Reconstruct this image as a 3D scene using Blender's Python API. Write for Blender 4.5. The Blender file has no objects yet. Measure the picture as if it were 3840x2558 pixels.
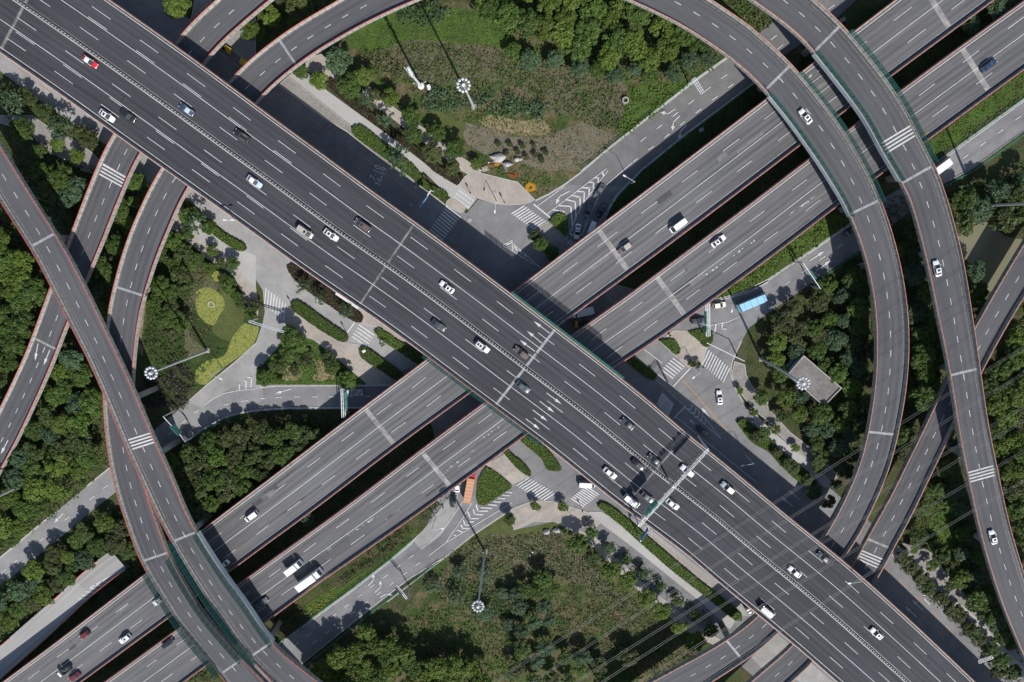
import bpy, math, random
import numpy as np
from mathutils import Vector, Quaternion, Matrix
from mathutils.geometry import tessellate_polygon
R = random.Random(7); NR = np.random.default_rng(11)
sc = bpy.context.scene
C = sc.collection
# ---------------------------------------------------------------- camera
H = 215.0            # flying height of the camera above the street, metres
F = 2600.0           # focal length in pixels of a 3840 px wide frame
NAD = (1980.0, 835.0)  # point of the frame straight below the camera
cd = bpy.data.cameras.new('camera'); cam = bpy.data.objects.new('camera', cd); C.objects.link(cam)
cd.sensor_width = 36.0; cd.lens = F/3840*36.0; cd.clip_start = 1; cd.clip_end = 3000
down_c = Vector(((NAD[0]-1920)/F, -(NAD[1]-1279)/F, -1)).normalized()
QC = down_c.rotation_difference(Vector((0, 0, -1)))
cam.rotation_mode = 'QUATERNION'; cam.rotation_quaternion = QC; cam.location = (0, 0, H)
sc.camera = cam
# ---------------------------------------------------------------- light
SUN_EL = math.radians(45); SUNV = Vector((0.462, -0.887, 0)).normalized()   # horizontal direction towards the sun
az = math.atan2(SUNV.x, SUNV.y)
w = bpy.data.worlds.new('World'); sc.world = w; w.use_nodes = True
nt = w.node_tree; bg = nt.nodes['Background']; sky = nt.nodes.new('ShaderNodeTexSky')
sky.sky_type = 'NISHITA'; sky.sun_disc = False; sky.sun_elevation = SUN_EL; sky.sun_rotation = az
nt.links.new(sky.outputs[0], bg.inputs[0]); bg.inputs[1].default_value = 0.098
ld = bpy.data.lights.new('sun', 'SUN'); ld.energy = 4.4; ld.angle = math.radians(0.55); ld.color = (1.0, 0.962, 0.91)
lo = bpy.data.objects.new('sun', ld); C.objects.link(lo)
sv = Vector((SUNV.x*math.cos(SUN_EL), SUNV.y*math.cos(SUN_EL), math.sin(SUN_EL)))
lo.rotation_mode = 'QUATERNION'; lo.rotation_quaternion = sv.to_track_quat('Z', 'Y'); lo.location = sv*300
sc.view_settings.view_transform = 'Standard'; sc.view_settings.look = 'None'
sc.view_settings.exposure = 0.25; sc.view_settings.gamma = 1.0
# ---------------------------------------------------------------- picture point -> world point at height z
def at(px, py, z=0.0):
    v = QC @ Vector(((px-1920)/F, -(py-1279)/F, -1))
    t = (z-H)/v.z
    return Vector((v.x*t, v.y*t, z))
RY = (0, 640, 1280, 1918)
def g(c, r, x, y): return (960*c+x/2.45, RY[r]+y/2.45)     # reading grid of the survey sheets
def G(*a):
    """G(c,r,x,y,x,y,...,(c,r),x,y,...) -> list of picture points"""
    out = []; c, r = a[0], a[1]; i = 2
    while i < len(a):
        if isinstance(a[i], tuple): c, r = a[i]; i += 1; continue
        out.append(g(c, r, a[i], a[i+1])); i += 2
    return out
def W(pts, z=0.0): return [at(x, y, z) for x, y in pts]
# ---------------------------------------------------------------- object helpers
def tag(o, label=None, cat=None, group=None, kind=None):
    if label: o['label'] = label
    if cat: o['category'] = cat
    if group: o['group'] = group
    if kind: o['kind'] = kind
    return o
def empty(name, loc, rz=0, label=None, cat=None, group=None):
    o = bpy.data.objects.new(name, None); C.objects.link(o)
    o.location = loc; o.rotation_euler = (0, 0, rz); o.empty_display_size = 0.5
    return tag(o, label, cat, group)
def link(name, me, parent=None):
    o = bpy.data.objects.new(name, me); C.objects.link(o)
    if parent is not None: o.parent = parent
    return o
def copy_tree(o, parent=None):
    c = o.copy(); C.objects.link(c)
    if parent is not None: c.parent = parent
    for ch in list(o.children): copy_tree(ch, c)
    return c
class MB:
    """collects faces of one mesh"""
    def __init__(s): s.v = []; s.f = []; s.uv = []; s.m = []
    def face(s, pts, uv=None, m=0):
        b = len(s.v); s.v += [tuple(p) for p in pts]; s.f.append(tuple(range(b, b+len(pts))))
        s.uv.append(uv); s.m.append(m)
    def grid(s, rows, closed=False, uvf=None, m=0):
        b = len(s.v); n = len(rows[0])
        for r in rows: s.v += [tuple(p) for p in r]
        for i in range(len(rows)-1):
            for j in range(n if closed else n-1):
                k = (j+1) % n
                s.f.append((b+i*n+j, b+i*n+k, b+(i+1)*n+k, b+(i+1)*n+j)); s.m.append(m)
                s.uv.append([uvf(i, j), uvf(i, k), uvf(i+1, k), uvf(i+1, j)] if uvf else None)
    def box(s, c, d, rz=0, m=0, rot=None):
        cx, cy, cz = c; a, b_, h = d[0]/2, d[1]/2, d[2]/2
        ca, sa = math.cos(rz), math.sin(rz); P = []
        for dz in (-h, h):
            for x, y in ((-a, -b_), (a, -b_), (a, b_), (-a, b_)):
                if rot is not None:
                    q = rot @ Vector((x, y, dz)); P.append((cx+q.x, cy+q.y, cz+q.z))
                else: P.append((cx+x*ca-y*sa, cy+x*sa+y*ca, cz+dz))
        for q in ((3, 2, 1, 0), (4, 5, 6, 7), (0, 1, 5, 4), (1, 2, 6, 5), (2, 3, 7, 6), (3, 0, 4, 7)):
            s.face([P[i] for i in q], m=m)
    def beam(s, p, q, w, h=None, m=0):
        p = Vector(p); q = Vector(q); d = q-p
        if d.length < 1e-6: return
        rot = d.to_track_quat('X', 'Z').to_matrix()
        s.box((p+q)/2, (d.length, w, h or w), m=m, rot=rot)
    def tube(s, p, q, r0, r1=None, n=8, caps=True, m=0):
        p = Vector(p); q = Vector(q); r1 = r0 if r1 is None else r1
        rot = (q-p).to_track_quat('Z', 'Y').to_matrix()
        ring = lambda c, r: [c+rot @ Vector((r*math.cos(2*math.pi*k/n), r*math.sin(2*math.pi*k/n), 0)) for k in range(n)]
        A, B = ring(p, r0), ring(q, r1)
        s.grid([A, B], closed=True, m=m)
        if caps: s.face(B, m=m); s.face(A[::-1], m=m)
    def poly(s, pts, z1=None, z0=None, m=0):
        """flat polygon (concave allowed); with z0 the sides too"""
        P = [Vector((p[0], p[1], z1 if z1 is not None else p[2])) for p in pts]
        a = sum(P[i].x*P[(i+1) % len(P)].y-P[(i+1) % len(P)].x*P[i].y for i in range(len(P)))
        if a < 0: P.reverse()
        for t in tessellate_polygon([P]):
            t = [P[i] for i in t]
            if (t[1]-t[0]).cross(t[2]-t[0]).z < 0: t.reverse()
            s.face(t, m=m)
        if z0 is not None:
            for i in range(len(P)):
                q, r = P[i], P[(i+1) % len(P)]
                s.face([(q.x, q.y, z0), (r.x, r.y, z0), r, q], m=m)
    def build(s, name, mats, parent=None, smooth=False):
        me = bpy.data.meshes.new(name); me.from_pydata(s.v, [], s.f)
        for mt in (mats if isinstance(mats, (list, tuple)) else [mats]): me.materials.append(mt)
        if any(s.m): me.polygons.foreach_set('material_index', s.m)
        if any(u is not None for u in s.uv):
            L = me.uv_layers.new(name='UVMap'); k = 0; fl = []
            for f, u in zip(s.f, s.uv):
                if u is None: fl += [0.0]*(2*len(f))
                else:
                    for q in u: fl += [q[0], q[1]]
            L.data.foreach_set('uv', fl)
        if smooth: me.polygons.foreach_set('use_smooth', [True]*len(s.f))
        me.update()
        return link(name, me, parent)
# ---------------------------------------------------------------- materials
def mat(name, col, rough=0.8, metal=0.0, noise=None, spec=0.3, alpha=1.0, coat=0.0, emit=None):
    """noise: list of (scale, amount, detail) brightness variations in object space"""
    m = bpy.data.materials.new(name); m.use_nodes = True; N = m.node_tree.nodes; K = m.node_tree.links
    b = N['Principled BSDF']; b.inputs['Roughness'].default_value = rough; b.inputs['Metallic'].default_value = metal
    b.inputs['Specular IOR Level'].default_value = spec; b.inputs['Alpha'].default_value = alpha
    b.inputs['Coat Weight'].default_value = coat; b.inputs['Coat Roughness'].default_value = 0.05
    b.inputs['Base Color'].default_value = (*col, 1)
    if noise:
        tc = N.new('ShaderNodeTexCoord'); prev = None
        for sc_, am, de in noise:
            n = N.new('ShaderNodeTexNoise'); n.inputs['Scale'].default_value = sc_; n.inputs['Detail'].default_value = de
            n.inputs['Roughness'].default_value = 0.6
            K.new(tc.outputs['Object'], n.inputs['Vector'])
            r = N.new('ShaderNodeMapRange'); r.inputs[1].default_value = 0.3; r.inputs[2].default_value = 0.7
            r.inputs[3].default_value = 1-am; r.inputs[4].default_value = 1+am; K.new(n.outputs[0], r.inputs[0])
            if prev is None: prev = r.outputs[0]
            else:
                mu = N.new('ShaderNodeMath'); mu.operation = 'MULTIPLY'; K.new(prev, mu.inputs[0]); K.new(r.outputs[0], mu.inputs[1]); prev = mu.outputs[0]
        vm = N.new('ShaderNodeVectorMath'); vm.operation = 'SCALE'; vm.inputs[0].default_value = col
        K.new(prev, vm.inputs['Scale']); K.new(vm.outputs[0], b.inputs['Base Color'])
    return m
def asphalt(name, col, track=0.12, lane=3.5, light=(1, 1, 1)):
    """road surface: grain, patches, and wheel tracks laid along the lanes (UV = metres across, metres along)"""
    m = mat(name, col, 0.85, spec=0.25); N = m.node_tree.nodes; K = m.node_tree.links; b = N['Principled BSDF']
    uv = N.new('ShaderNodeUVMap'); sp = N.new('ShaderNodeSeparateXYZ'); K.new(uv.outputs[0], sp.inputs[0])
    def math_(op, a, c):
        x = N.new('ShaderNodeMath'); x.operation = op
        for i, q in enumerate((a, c)):
            if q is None: continue
            if isinstance(q, (int, float)): x.inputs[i].default_value = q
            else: K.new(q, x.inputs[i])
        return x.outputs[0]
    def noise_(vec, s, d):
        n = N.new('ShaderNodeTexNoise'); n.inputs['Scale'].default_value = s; n.inputs['Detail'].default_value = d; K.new(vec, n.inputs['Vector']); return n.outputs[0]
    # long streaks
    cmb = N.new('ShaderNodeCombineXYZ'); K.new(math_('MULTIPLY', sp.outputs[0], 1.0), cmb.inputs[0]); K.new(math_('MULTIPLY', sp.outputs[1], 0.018), cmb.inputs[1])
    st = noise_(cmb.outputs[0], 1.1, 4)
    cm2 = N.new('ShaderNodeCombineXYZ'); K.new(sp.outputs[0], cm2.inputs[0]); K.new(math_('MULTIPLY', sp.outputs[1], 0.1), cm2.inputs[1])
    st2 = noise_(cm2.outputs[0], 2.4, 3)
    cs = math_('COSINE', math_('MULTIPLY', sp.outputs[0], 4*math.pi/lane), None)
    tc = N.new('ShaderNodeTexCoord'); big = noise_(tc.outputs['Object'], 0.035, 4); gr = noise_(tc.outputs['Object'], 3.2, 2)
    tot = math_('ADD', math_('MULTIPLY', math_('SUBTRACT', st, 0.5), track*5.2), math_('MULTIPLY', cs, track*0.45))
    tot = math_('ADD', tot, math_('MULTIPLY', math_('SUBTRACT', st2, 0.5), track*1.6))
    tot = math_('ADD', tot, math_('MULTIPLY', math_('SUBTRACT', big, 0.5), 0.6))
    tot = math_('ADD', tot, math_('MULTIPLY', math_('SUBTRACT', gr, 0.5), 0.45))
    wn = N.new('ShaderNodeTexWhiteNoise'); wn.noise_dimensions = '2D'; cb = N.new('ShaderNodeCombineXYZ')
    K.new(math_('FLOOR', math_('DIVIDE', sp.outputs[0], lane), None), cb.inputs[0]); K.new(math_('FLOOR', math_('DIVIDE', sp.outputs[1], 73.0), None), cb.inputs[1]); K.new(cb.outputs[0], wn.inputs['Vector'])
    tot = math_('ADD', tot, math_('MULTIPLY', math_('SUBTRACT', wn.outputs[0], 0.5), 0.16))
    fac = math_('ADD', tot, 1.0)
    vm = N.new('ShaderNodeVectorMath'); vm.operation = 'SCALE'; vm.inputs[0].default_value = col
    K.new(fac, vm.inputs['Scale']); K.new(vm.outputs[0], b.inputs['Base Color'])
    return m
def blend(name, cols, scale=0.15, fine=2.0, rough=0.9, sharp=0.12, bump=0.0, thr=0.5):
    """two or three colours mottled together (soil, grass, shingle)"""
    m = mat(name, cols[0], rough, spec=0.15); N = m.node_tree.nodes; K = m.node_tree.links; b = N['Principled BSDF']
    tc = N.new('ShaderNodeTexCoord'); prev = None
    def noi(s, d, off):
        mp = N.new('ShaderNodeMapping'); mp.inputs['Location'].default_value = (off, off*1.7, 0); K.new(tc.outputs['Object'], mp.inputs[0])
        n = N.new('ShaderNodeTexNoise'); n.inputs['Scale'].default_value = s; n.inputs['Detail'].default_value = d; n.inputs['Roughness'].default_value = 0.65
        K.new(mp.outputs[0], n.inputs['Vector']); return n.outputs[0]
    prev = None
    for i, c in enumerate(cols[1:]):
        a = noi(scale*(1+i*1.9), 8, i*31.0)
        r = N.new('ShaderNodeMapRange'); r.inputs[1].default_value = thr-sharp+0.04*i; r.inputs[2].default_value = thr+sharp+0.04*i; K.new(a, r.inputs[0])
        mx = N.new('ShaderNodeMix'); mx.data_type = 'RGBA'; K.new(r.outputs[0], mx.inputs['Factor'])
        if prev is None: mx.inputs['A'].default_value = (*cols[0], 1)
        else: K.new(prev, mx.inputs['A'])
        mx.inputs['B'].default_value = (*c, 1); prev = mx.outputs['Result']
    f = noi(fine, 4, 77.0); r = N.new('ShaderNodeMapRange'); r.inputs[1].default_value = 0.3; r.inputs[2].default_value = 0.7; r.inputs[3].default_value = 0.6; r.inputs[4].default_value = 1.4; K.new(f, r.inputs[0])
    vm = N.new('ShaderNodeVectorMath'); vm.operation = 'SCALE'; K.new(prev, vm.inputs[0]); K.new(r.outputs[0], vm.inputs['Scale']); K.new(vm.outputs[0], b.inputs['Base Color'])
    if bump:
        bp = N.new('ShaderNodeBump'); bp.inputs['Distance'].default_value = bump; bp.inputs['Strength'].default_value = 1.0
        K.new(f, bp.inputs['Height']); K.new(bp.outputs[0], b.inputs['Normal'])
    return m
def leaf(name, ca, cb, cc=None, objvar=0.22):
    """foliage: colour per leaf (attribute lv) and per plant (object random)"""
    m = mat(name, ca, 0.55, spec=0.25); N = m.node_tree.nodes; K = m.node_tree.links; b = N['Principled BSDF']
    at_ = N.new('ShaderNodeAttribute'); at_.attribute_name = 'lv'
    mx = N.new('ShaderNodeMix'); mx.data_type = 'RGBA'; mx.inputs['A'].default_value = (*ca, 1); mx.inputs['B'].default_value = (*cb, 1); K.new(at_.outputs['Fac'], mx.inputs['Factor'])
    oi = N.new('ShaderNodeObjectInfo')
    r = N.new('ShaderNodeMapRange'); r.inputs[3].default_value = 1-objvar; r.inputs[4].default_value = 1+objvar; K.new(oi.outputs['Random'], r.inputs[0])
    prev = mx.outputs['Result']
    if cc:
        m2 = N.new('ShaderNodeMix'); m2.data_type = 'RGBA'; m2.inputs['B'].default_value = (*cc, 1); K.new(prev, m2.inputs['A'])
        q = N.new('ShaderNodeMath'); q.operation = 'FRACT'; q2 = N.new('ShaderNodeMath'); q2.operation = 'MULTIPLY'; q2.inputs[1].default_value = 7.3
        K.new(oi.outputs['Random'], q2.inputs[0]); K.new(q2.outputs[0], q.inputs[0]); q3 = N.new('ShaderNodeMath'); q3.operation = 'MULTIPLY'; q3.inputs[1].default_value = 0.7
        K.new(q.outputs[0], q3.inputs[0]); K.new(q3.outputs[0], m2.inputs['Factor']); prev = m2.outputs['Result']
    vm = N.new('ShaderNodeVectorMath'); vm.operation = 'SCALE'; K.new(prev, vm.inputs[0]); K.new(r.outputs[0], vm.inputs['Scale'])
    K.new(vm.outputs[0], b.inputs['Base Color'])
    tr = N.new('ShaderNodeBsdfTranslucent'); K.new(vm.outputs[0], tr.inputs[0]); ms = N.new('ShaderNodeMixShader'); ms.inputs[0].default_value = 0.22
    K.new(b.outputs[0], ms.inputs[1]); K.new(tr.outputs[0], ms.inputs[2]); K.new(ms.outputs[0], N['Material Output'].inputs[0])
    return m
def jointed(name, col):
    m = mat(name, col, 0.9, noise=[(0.6, 0.2, 5), (0.05, 0.1, 3), (3.0, 0.12, 2)]); N = m.node_tree.nodes; K = m.node_tree.links; b = N['Principled BSDF']
    src = b.inputs['Base Color'].links[0].from_socket; uv = N.new('ShaderNodeUVMap'); sp = N.new('ShaderNodeSeparateXYZ'); K.new(uv.outputs[0], sp.inputs[0])
    a = N.new('ShaderNodeMath'); a.operation = 'DIVIDE'; a.inputs[1].default_value = 2.1; K.new(sp.outputs[1], a.inputs[0]); f = N.new('ShaderNodeMath'); f.operation = 'FRACT'; K.new(a.outputs[0], f.inputs[0])
    c = N.new('ShaderNodeMath'); c.operation = 'GREATER_THAN'; c.inputs[1].default_value = 0.08; K.new(f.outputs[0], c.inputs[0]); r = N.new('ShaderNodeMapRange'); r.inputs[3].default_value = 0.42; K.new(c.outputs[0], r.inputs[0])
    v = N.new('ShaderNodeVectorMath'); v.operation = 'SCALE'; K.new(src, v.inputs[0]); K.new(r.outputs[0], v.inputs['Scale']); K.new(v.outputs[0], b.inputs['Base Color']); return m
def worn(m, thr=0.40, scale=1.6):
    N = m.node_tree.nodes; K = m.node_tree.links; b = N['Principled BSDF']; tc = N.new('ShaderNodeTexCoord'); n = N.new('ShaderNodeTexNoise'); n.inputs['Scale'].default_value = scale; n.inputs['Detail'].default_value = 6
    K.new(tc.outputs['Object'], n.inputs['Vector']); r = N.new('ShaderNodeMapRange'); r.inputs[1].default_value = thr-.06; r.inputs[2].default_value = thr+.05; K.new(n.outputs[0], r.inputs[0]); K.new(r.outputs[0], b.inputs['Alpha']); return m
M = {}
M['deck_main'] = asphalt('asphalt_dark', (0.0475, 0.049, 0.056), 0.18, 3.4)
M['deck_arterial'] = asphalt('asphalt_worn', (0.118, 0.1175, 0.121), 0.20, 3.5)
M['deck_ramp'] = asphalt('asphalt_ramp', (0.084, 0.085, 0.091), 0.14, 3.8)
M['deck_grey'] = asphalt('concrete_stub', (0.30, 0.295, 0.285), 0.10, 4)
M['concrete'] = mat('parapet_concrete', (0.30, 0.285, 0.262), 0.9, noise=[(0.6, 0.18, 5), (0.05, 0.1, 3), (3.0, 0.12, 2)])
M['concrete_dark'] = mat('fascia_concrete', (0.235, 0.225, 0.21), 0.9, noise=[(0.5, 0.25, 5), (2.5, 0.15, 3)])
M['red'] = mat('red_rail_paint', (0.50, 0.10, 0.07), 0.55, noise=[(0.8, 0.25, 3)])
M['orange'] = mat('faded_orange_rail_paint', (0.50, 0.22, 0.15), 0.6, noise=[(0.8, 0.3, 3)])
M['white'] = mat('road_paint', (0.50, 0.50, 0.50), 0.8, noise=[(1.5, 0.16, 4), (0.2, 0.12, 3)])
M['white_worn'] = mat('worn_road_paint', (0.60, 0.60, 0.60), 0.85, noise=[(2.0, 0.25, 4)])
M['white_faint'] = mat('faint_road_paint', (0.23, 0.225, 0.215), 0.85, noise=[(2.0, 0.25, 4)])
M['yellow_paint'] = mat('orange_road_paint', (0.50, 0.27, 0.11), 0.85, noise=[(1.5, 0.2, 4)])
M['joint'] = mat('joint_concrete', (0.27, 0.26, 0.245), 0.9, noise=[(0.9, 0.35, 5), (0.15, 0.2, 3)])
M['joint_dark'] = mat('joint_worn', (0.15, 0.145, 0.14), 0.9, noise=[(0.8, 0.45, 5), (0.2, 0.3, 3)])
M['joint_steel'] = mat('joint_steel', (0.27, 0.28, 0.295), 0.6, noise=[(0.8, 0.3, 5)])
M['steel'] = mat('galvanised_steel', (0.52, 0.54, 0.56), 0.45, 0.3, noise=[(0.8, 0.1, 3)])
M['white_steel'] = mat('white_painted_steel', (0.62, 0.63, 0.64), 0.4)
M['dark_steel'] = mat('dark_steel', (0.06, 0.065, 0.07), 0.5)
M['wire'] = mat('weathered_cable', (0.20, 0.205, 0.20), 0.5, 0.2)
M['post_white'] = mat('white_plastic_cap', (0.30, 0.30, 0.295), 0.5)
M['net'] = mat('green_antiglare_mesh', (0.035, 0.17, 0.14), 0.6, alpha=0.66)
M['net_frame'] = mat('green_net_frame', (0.02, 0.12, 0.09), 0.5)
M['blue_fascia'] = mat('pale_grey_panel', (0.50, 0.55, 0.59), 0.5, noise=[(0.4, 0.08, 3)])
M['green_fence'] = mat('green_fence_paint', (0.02, 0.20, 0.12), 0.5)
M['street'] = mat('street_asphalt', (0.180, 0.179, 0.182), 0.9, noise=[(0.04, 0.22, 6), (0.25, 0.14, 5), (3.5, 0.10, 3)])
M['street_old'] = mat('pale_old_street_surface', (0.275, 0.270, 0.262), 0.9, noise=[(0.05, 0.18, 6), (0.3, 0.12, 5), (3.5, 0.09, 3)])
M['street_slip'] = mat('slip_road_asphalt', (0.142, 0.140, 0.140), 0.9, noise=[(0.04, 0.18, 6), (0.3, 0.14, 5), (3.5, 0.10, 3)])
M['bikeway'] = mat('pale_cycle_track', (0.36, 0.35, 0.335), 0.9, noise=[(0.08, 0.12, 5), (3.0, 0.08, 3)])
M['pave'] = mat('beige_paving', (0.325, 0.292, 0.255), 0.9, noise=[(0.1, 0.18, 5), (0.9, 0.12, 4), (4.0, 0.10, 2)])
M['pave_grey'] = mat('grey_block_paving', (0.235, 0.222, 0.206), 0.9, noise=[(0.1, 0.15, 5), (1.5, 0.2, 4), (5.0, 0.12, 2)])
M['kerb'] = mat('kerb_stone', (0.38, 0.365, 0.34), 0.9, noise=[(1.0, 0.12, 3)])
M['ground'] = blend('undergrowth_soil', [(0.030, 0.045, 0.014), (0.055, 0.075, 0.022), (0.085, 0.072, 0.045)], 0.09, 1.6, bump=0.3)
M['rough'] = blend('rough_weeds', [(0.040, 0.062, 0.018), (0.062, 0.088, 0.025), (0.13, 0.098, 0.06)], 0.07, 1.1, bump=0.35, sharp=0.10)
M['rough_brown'] = blend('dry_brush_soil', [(0.098, 0.092, 0.055), (0.055, 0.088, 0.028), (0.125, 0.104, 0.07)], 0.09, 1.3, bump=0.35, sharp=0.14)
M['dry'] = blend('mown_dry_grass', [(0.135, 0.118, 0.085), (0.105, 0.105, 0.062), (0.165, 0.14, 0.105)], 0.12, 2.2, bump=0.25)
M['dirt'] = blend('bare_dirt', [(0.25, 0.19, 0.12), (0.18, 0.15, 0.085), (0.12, 0.12, 0.05)], 0.12, 1.2)
M['grass'] = blend('lush_grass', [(0.050, 0.090, 0.018), (0.075, 0.125, 0.026), (0.045, 0.068, 0.02)], 0.10, 2.2, bump=0.25)
M['grass_dark'] = blend('deep_green_grass', [(0.032, 0.055, 0.013), (0.048, 0.075, 0.020), (0.03, 0.045, 0.016)], 0.10, 2.0, bump=0.25)  # darker greens than the lush grass
M['lawn'] = blend('clipped_lawn', [(0.072, 0.088, 0.028), (0.085, 0.10, 0.034), (0.062, 0.078, 0.026)], 0.10, 2.5)
M['yellow_bed'] = blend('yellow_green_bed', [(0.225, 0.235, 0.062), (0.18, 0.20, 0.05), (0.09, 0.11, 0.03)], 0.5, 3.0, sharp=0.08, thr=0.52)
M['water'] = mat('green_pond_water', (0.17, 0.163, 0.10), 0.3, spec=0.5, noise=[(0.05, 0.12, 3)])
M['leaf_a'] = leaf('leaf_mid_green', (0.038, 0.078, 0.014), (0.098, 0.160, 0.027), (0.052, 0.086, 0.020))
M['leaf_b'] = leaf('leaf_yellow_green', (0.052, 0.092, 0.014), (0.125, 0.175, 0.028))
M['leaf_c'] = leaf('leaf_blue_green', (0.035, 0.072, 0.034), (0.085, 0.135, 0.065))
M['leaf_d'] = leaf('leaf_dark_olive', (0.036, 0.060, 0.016), (0.082, 0.112, 0.030), (0.07, 0.08, 0.03))
M['leaf_hedge'] = leaf('leaf_hedge', (0.045, 0.088, 0.014), (0.115, 0.165, 0.028))
M['leaf_maroon'] = leaf('leaf_maroon', (0.035, 0.018, 0.016), (0.075, 0.038, 0.032))
M['leaf_yellow'] = leaf('leaf_golden', (0.16, 0.175, 0.022), (0.28, 0.28, 0.05))
M['leaf_brown'] = leaf('leaf_dry_brown', (0.075, 0.062, 0.04), (0.13, 0.105, 0.07))
M['leaf_dusk'] = leaf('leaf_purple_brown', (0.035, 0.032, 0.026), (0.075, 0.066, 0.055))
M['bark'] = mat('bark', (0.10, 0.075, 0.05), 0.95, noise=[(2.0, 0.3, 3)])
M['tyre'] = mat('tyre_rubber', (0.02, 0.02, 0.02), 0.8)
M['rim'] = mat('alloy_rim', (0.45, 0.45, 0.46), 0.35, 0.8)
M['glass'] = mat('tinted_glass', (0.028, 0.036, 0.042), 0.06, spec=0.7, coat=0.5)
M['glass_light'] = mat('pale_blue_glass', (0.10, 0.14, 0.15), 0.08, spec=0.8, coat=0.6)  # paler blue-grey than the tinted glass
M['lamp_lens'] = mat('headlamp_lens', (0.65, 0.68, 0.7), 0.15, spec=0.6)
M['tail_lens'] = mat('tail_lamp_lens', (0.35, 0.02, 0.015), 0.25)
M['plastic'] = mat('black_plastic', (0.025, 0.025, 0.027), 0.6)
M['rock'] = mat('pale_boulder', (0.36, 0.35, 0.33), 0.9, noise=[(0.8, 0.35, 5)])
M['sign_green'] = mat('green_sign_face', (0.015, 0.30, 0.20), 0.5)
M['sign_blue'] = mat('blue_sign_face', (0.03, 0.16, 0.42), 0.5)
M['sign_white'] = mat('white_sign_face', (0.75, 0.76, 0.76), 0.5)
M['roof_concrete'] = mat('stained_roof_concrete', (0.17, 0.158, 0.15), 0.95, noise=[(0.12, 0.22, 6), (0.9, 0.2, 5), (4, 0.12, 2)])
M['wall_blue'] = mat('pale_blue_wall', (0.30, 0.34, 0.36), 0.7, noise=[(0.5, 0.12, 4)])
M['parapet'] = jointed('jointed_parapet', (0.31, 0.295, 0.272))
worn(M['white_worn'], .33, 2.2); worn(M['white_faint'], .42, 1.5)
M['scuff'] = worn(mat('scattered_white_scuffs', (0.45, 0.45, 0.45), 0.9), .56, 1.3)
M['patch_dark'] = mat('dark_repair_patch', (0.072, 0.071, 0.073), 0.9, noise=[(0.8, .2, 4)])
M['patch_light'] = mat('light_repair_patch', (0.165, 0.163, 0.162), 0.9, noise=[(0.8, .2, 4)])
M['frontage'] = mat('pale_frontage_asphalt', (0.225, 0.222, 0.222), 0.9, noise=[(0.05, 0.18, 6), (0.3, 0.12, 5), (3.5, 0.09, 3)])
# ================================================================ viaducts
def arclen(P):
    P = np.asarray(P, float); d = np.r_[0, np.cumsum(np.linalg.norm(np.diff(P, axis=0), axis=1))]; return d
def resample(P, n):
    """centripetal-ish Catmull-Rom through P, n points evenly spaced"""
    P = np.asarray(P, float); Q = np.vstack([2*P[0]-P[1], P, 2*P[-1]-P[-2]]); out = []
    for i in range(1, len(Q)-2):
        p0, p1, p2, p3 = Q[i-1], Q[i], Q[i+1], Q[i+2]
        L = np.linalg.norm(p2-p1); l0 = np.linalg.norm(p1-p0)+1e-6; l2 = np.linalg.norm(p3-p2)+1e-6
        m1 = (p2-p0)/(L+l0)*L; m2 = (p3-p1)/(L+l2)*L
        for t in np.linspace(0, 1, 12, endpoint=False):
            out.append((2*t**3-3*t**2+1)*p1+(t**3-2*t**2+t)*m1+(-2*t**3+3*t**2)*p2+(t**3-t**2)*m2)
    out.append(Q[-2]); out = np.array(out); d = arclen(out); s = np.linspace(0, d[-1], n)
    return np.c_[[np.interp(s, d, out[:, k]) for k in range(out.shape[1])]].T
def smooth1(a, k):
    a = np.asarray(a, float); p = np.r_[[a[0]]*k, a, [a[-1]]*k]; ker = np.ones(2*k+1)/(2*k+1); return np.convolve(p, ker, 'valid')
RAIL = 1.15
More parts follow.
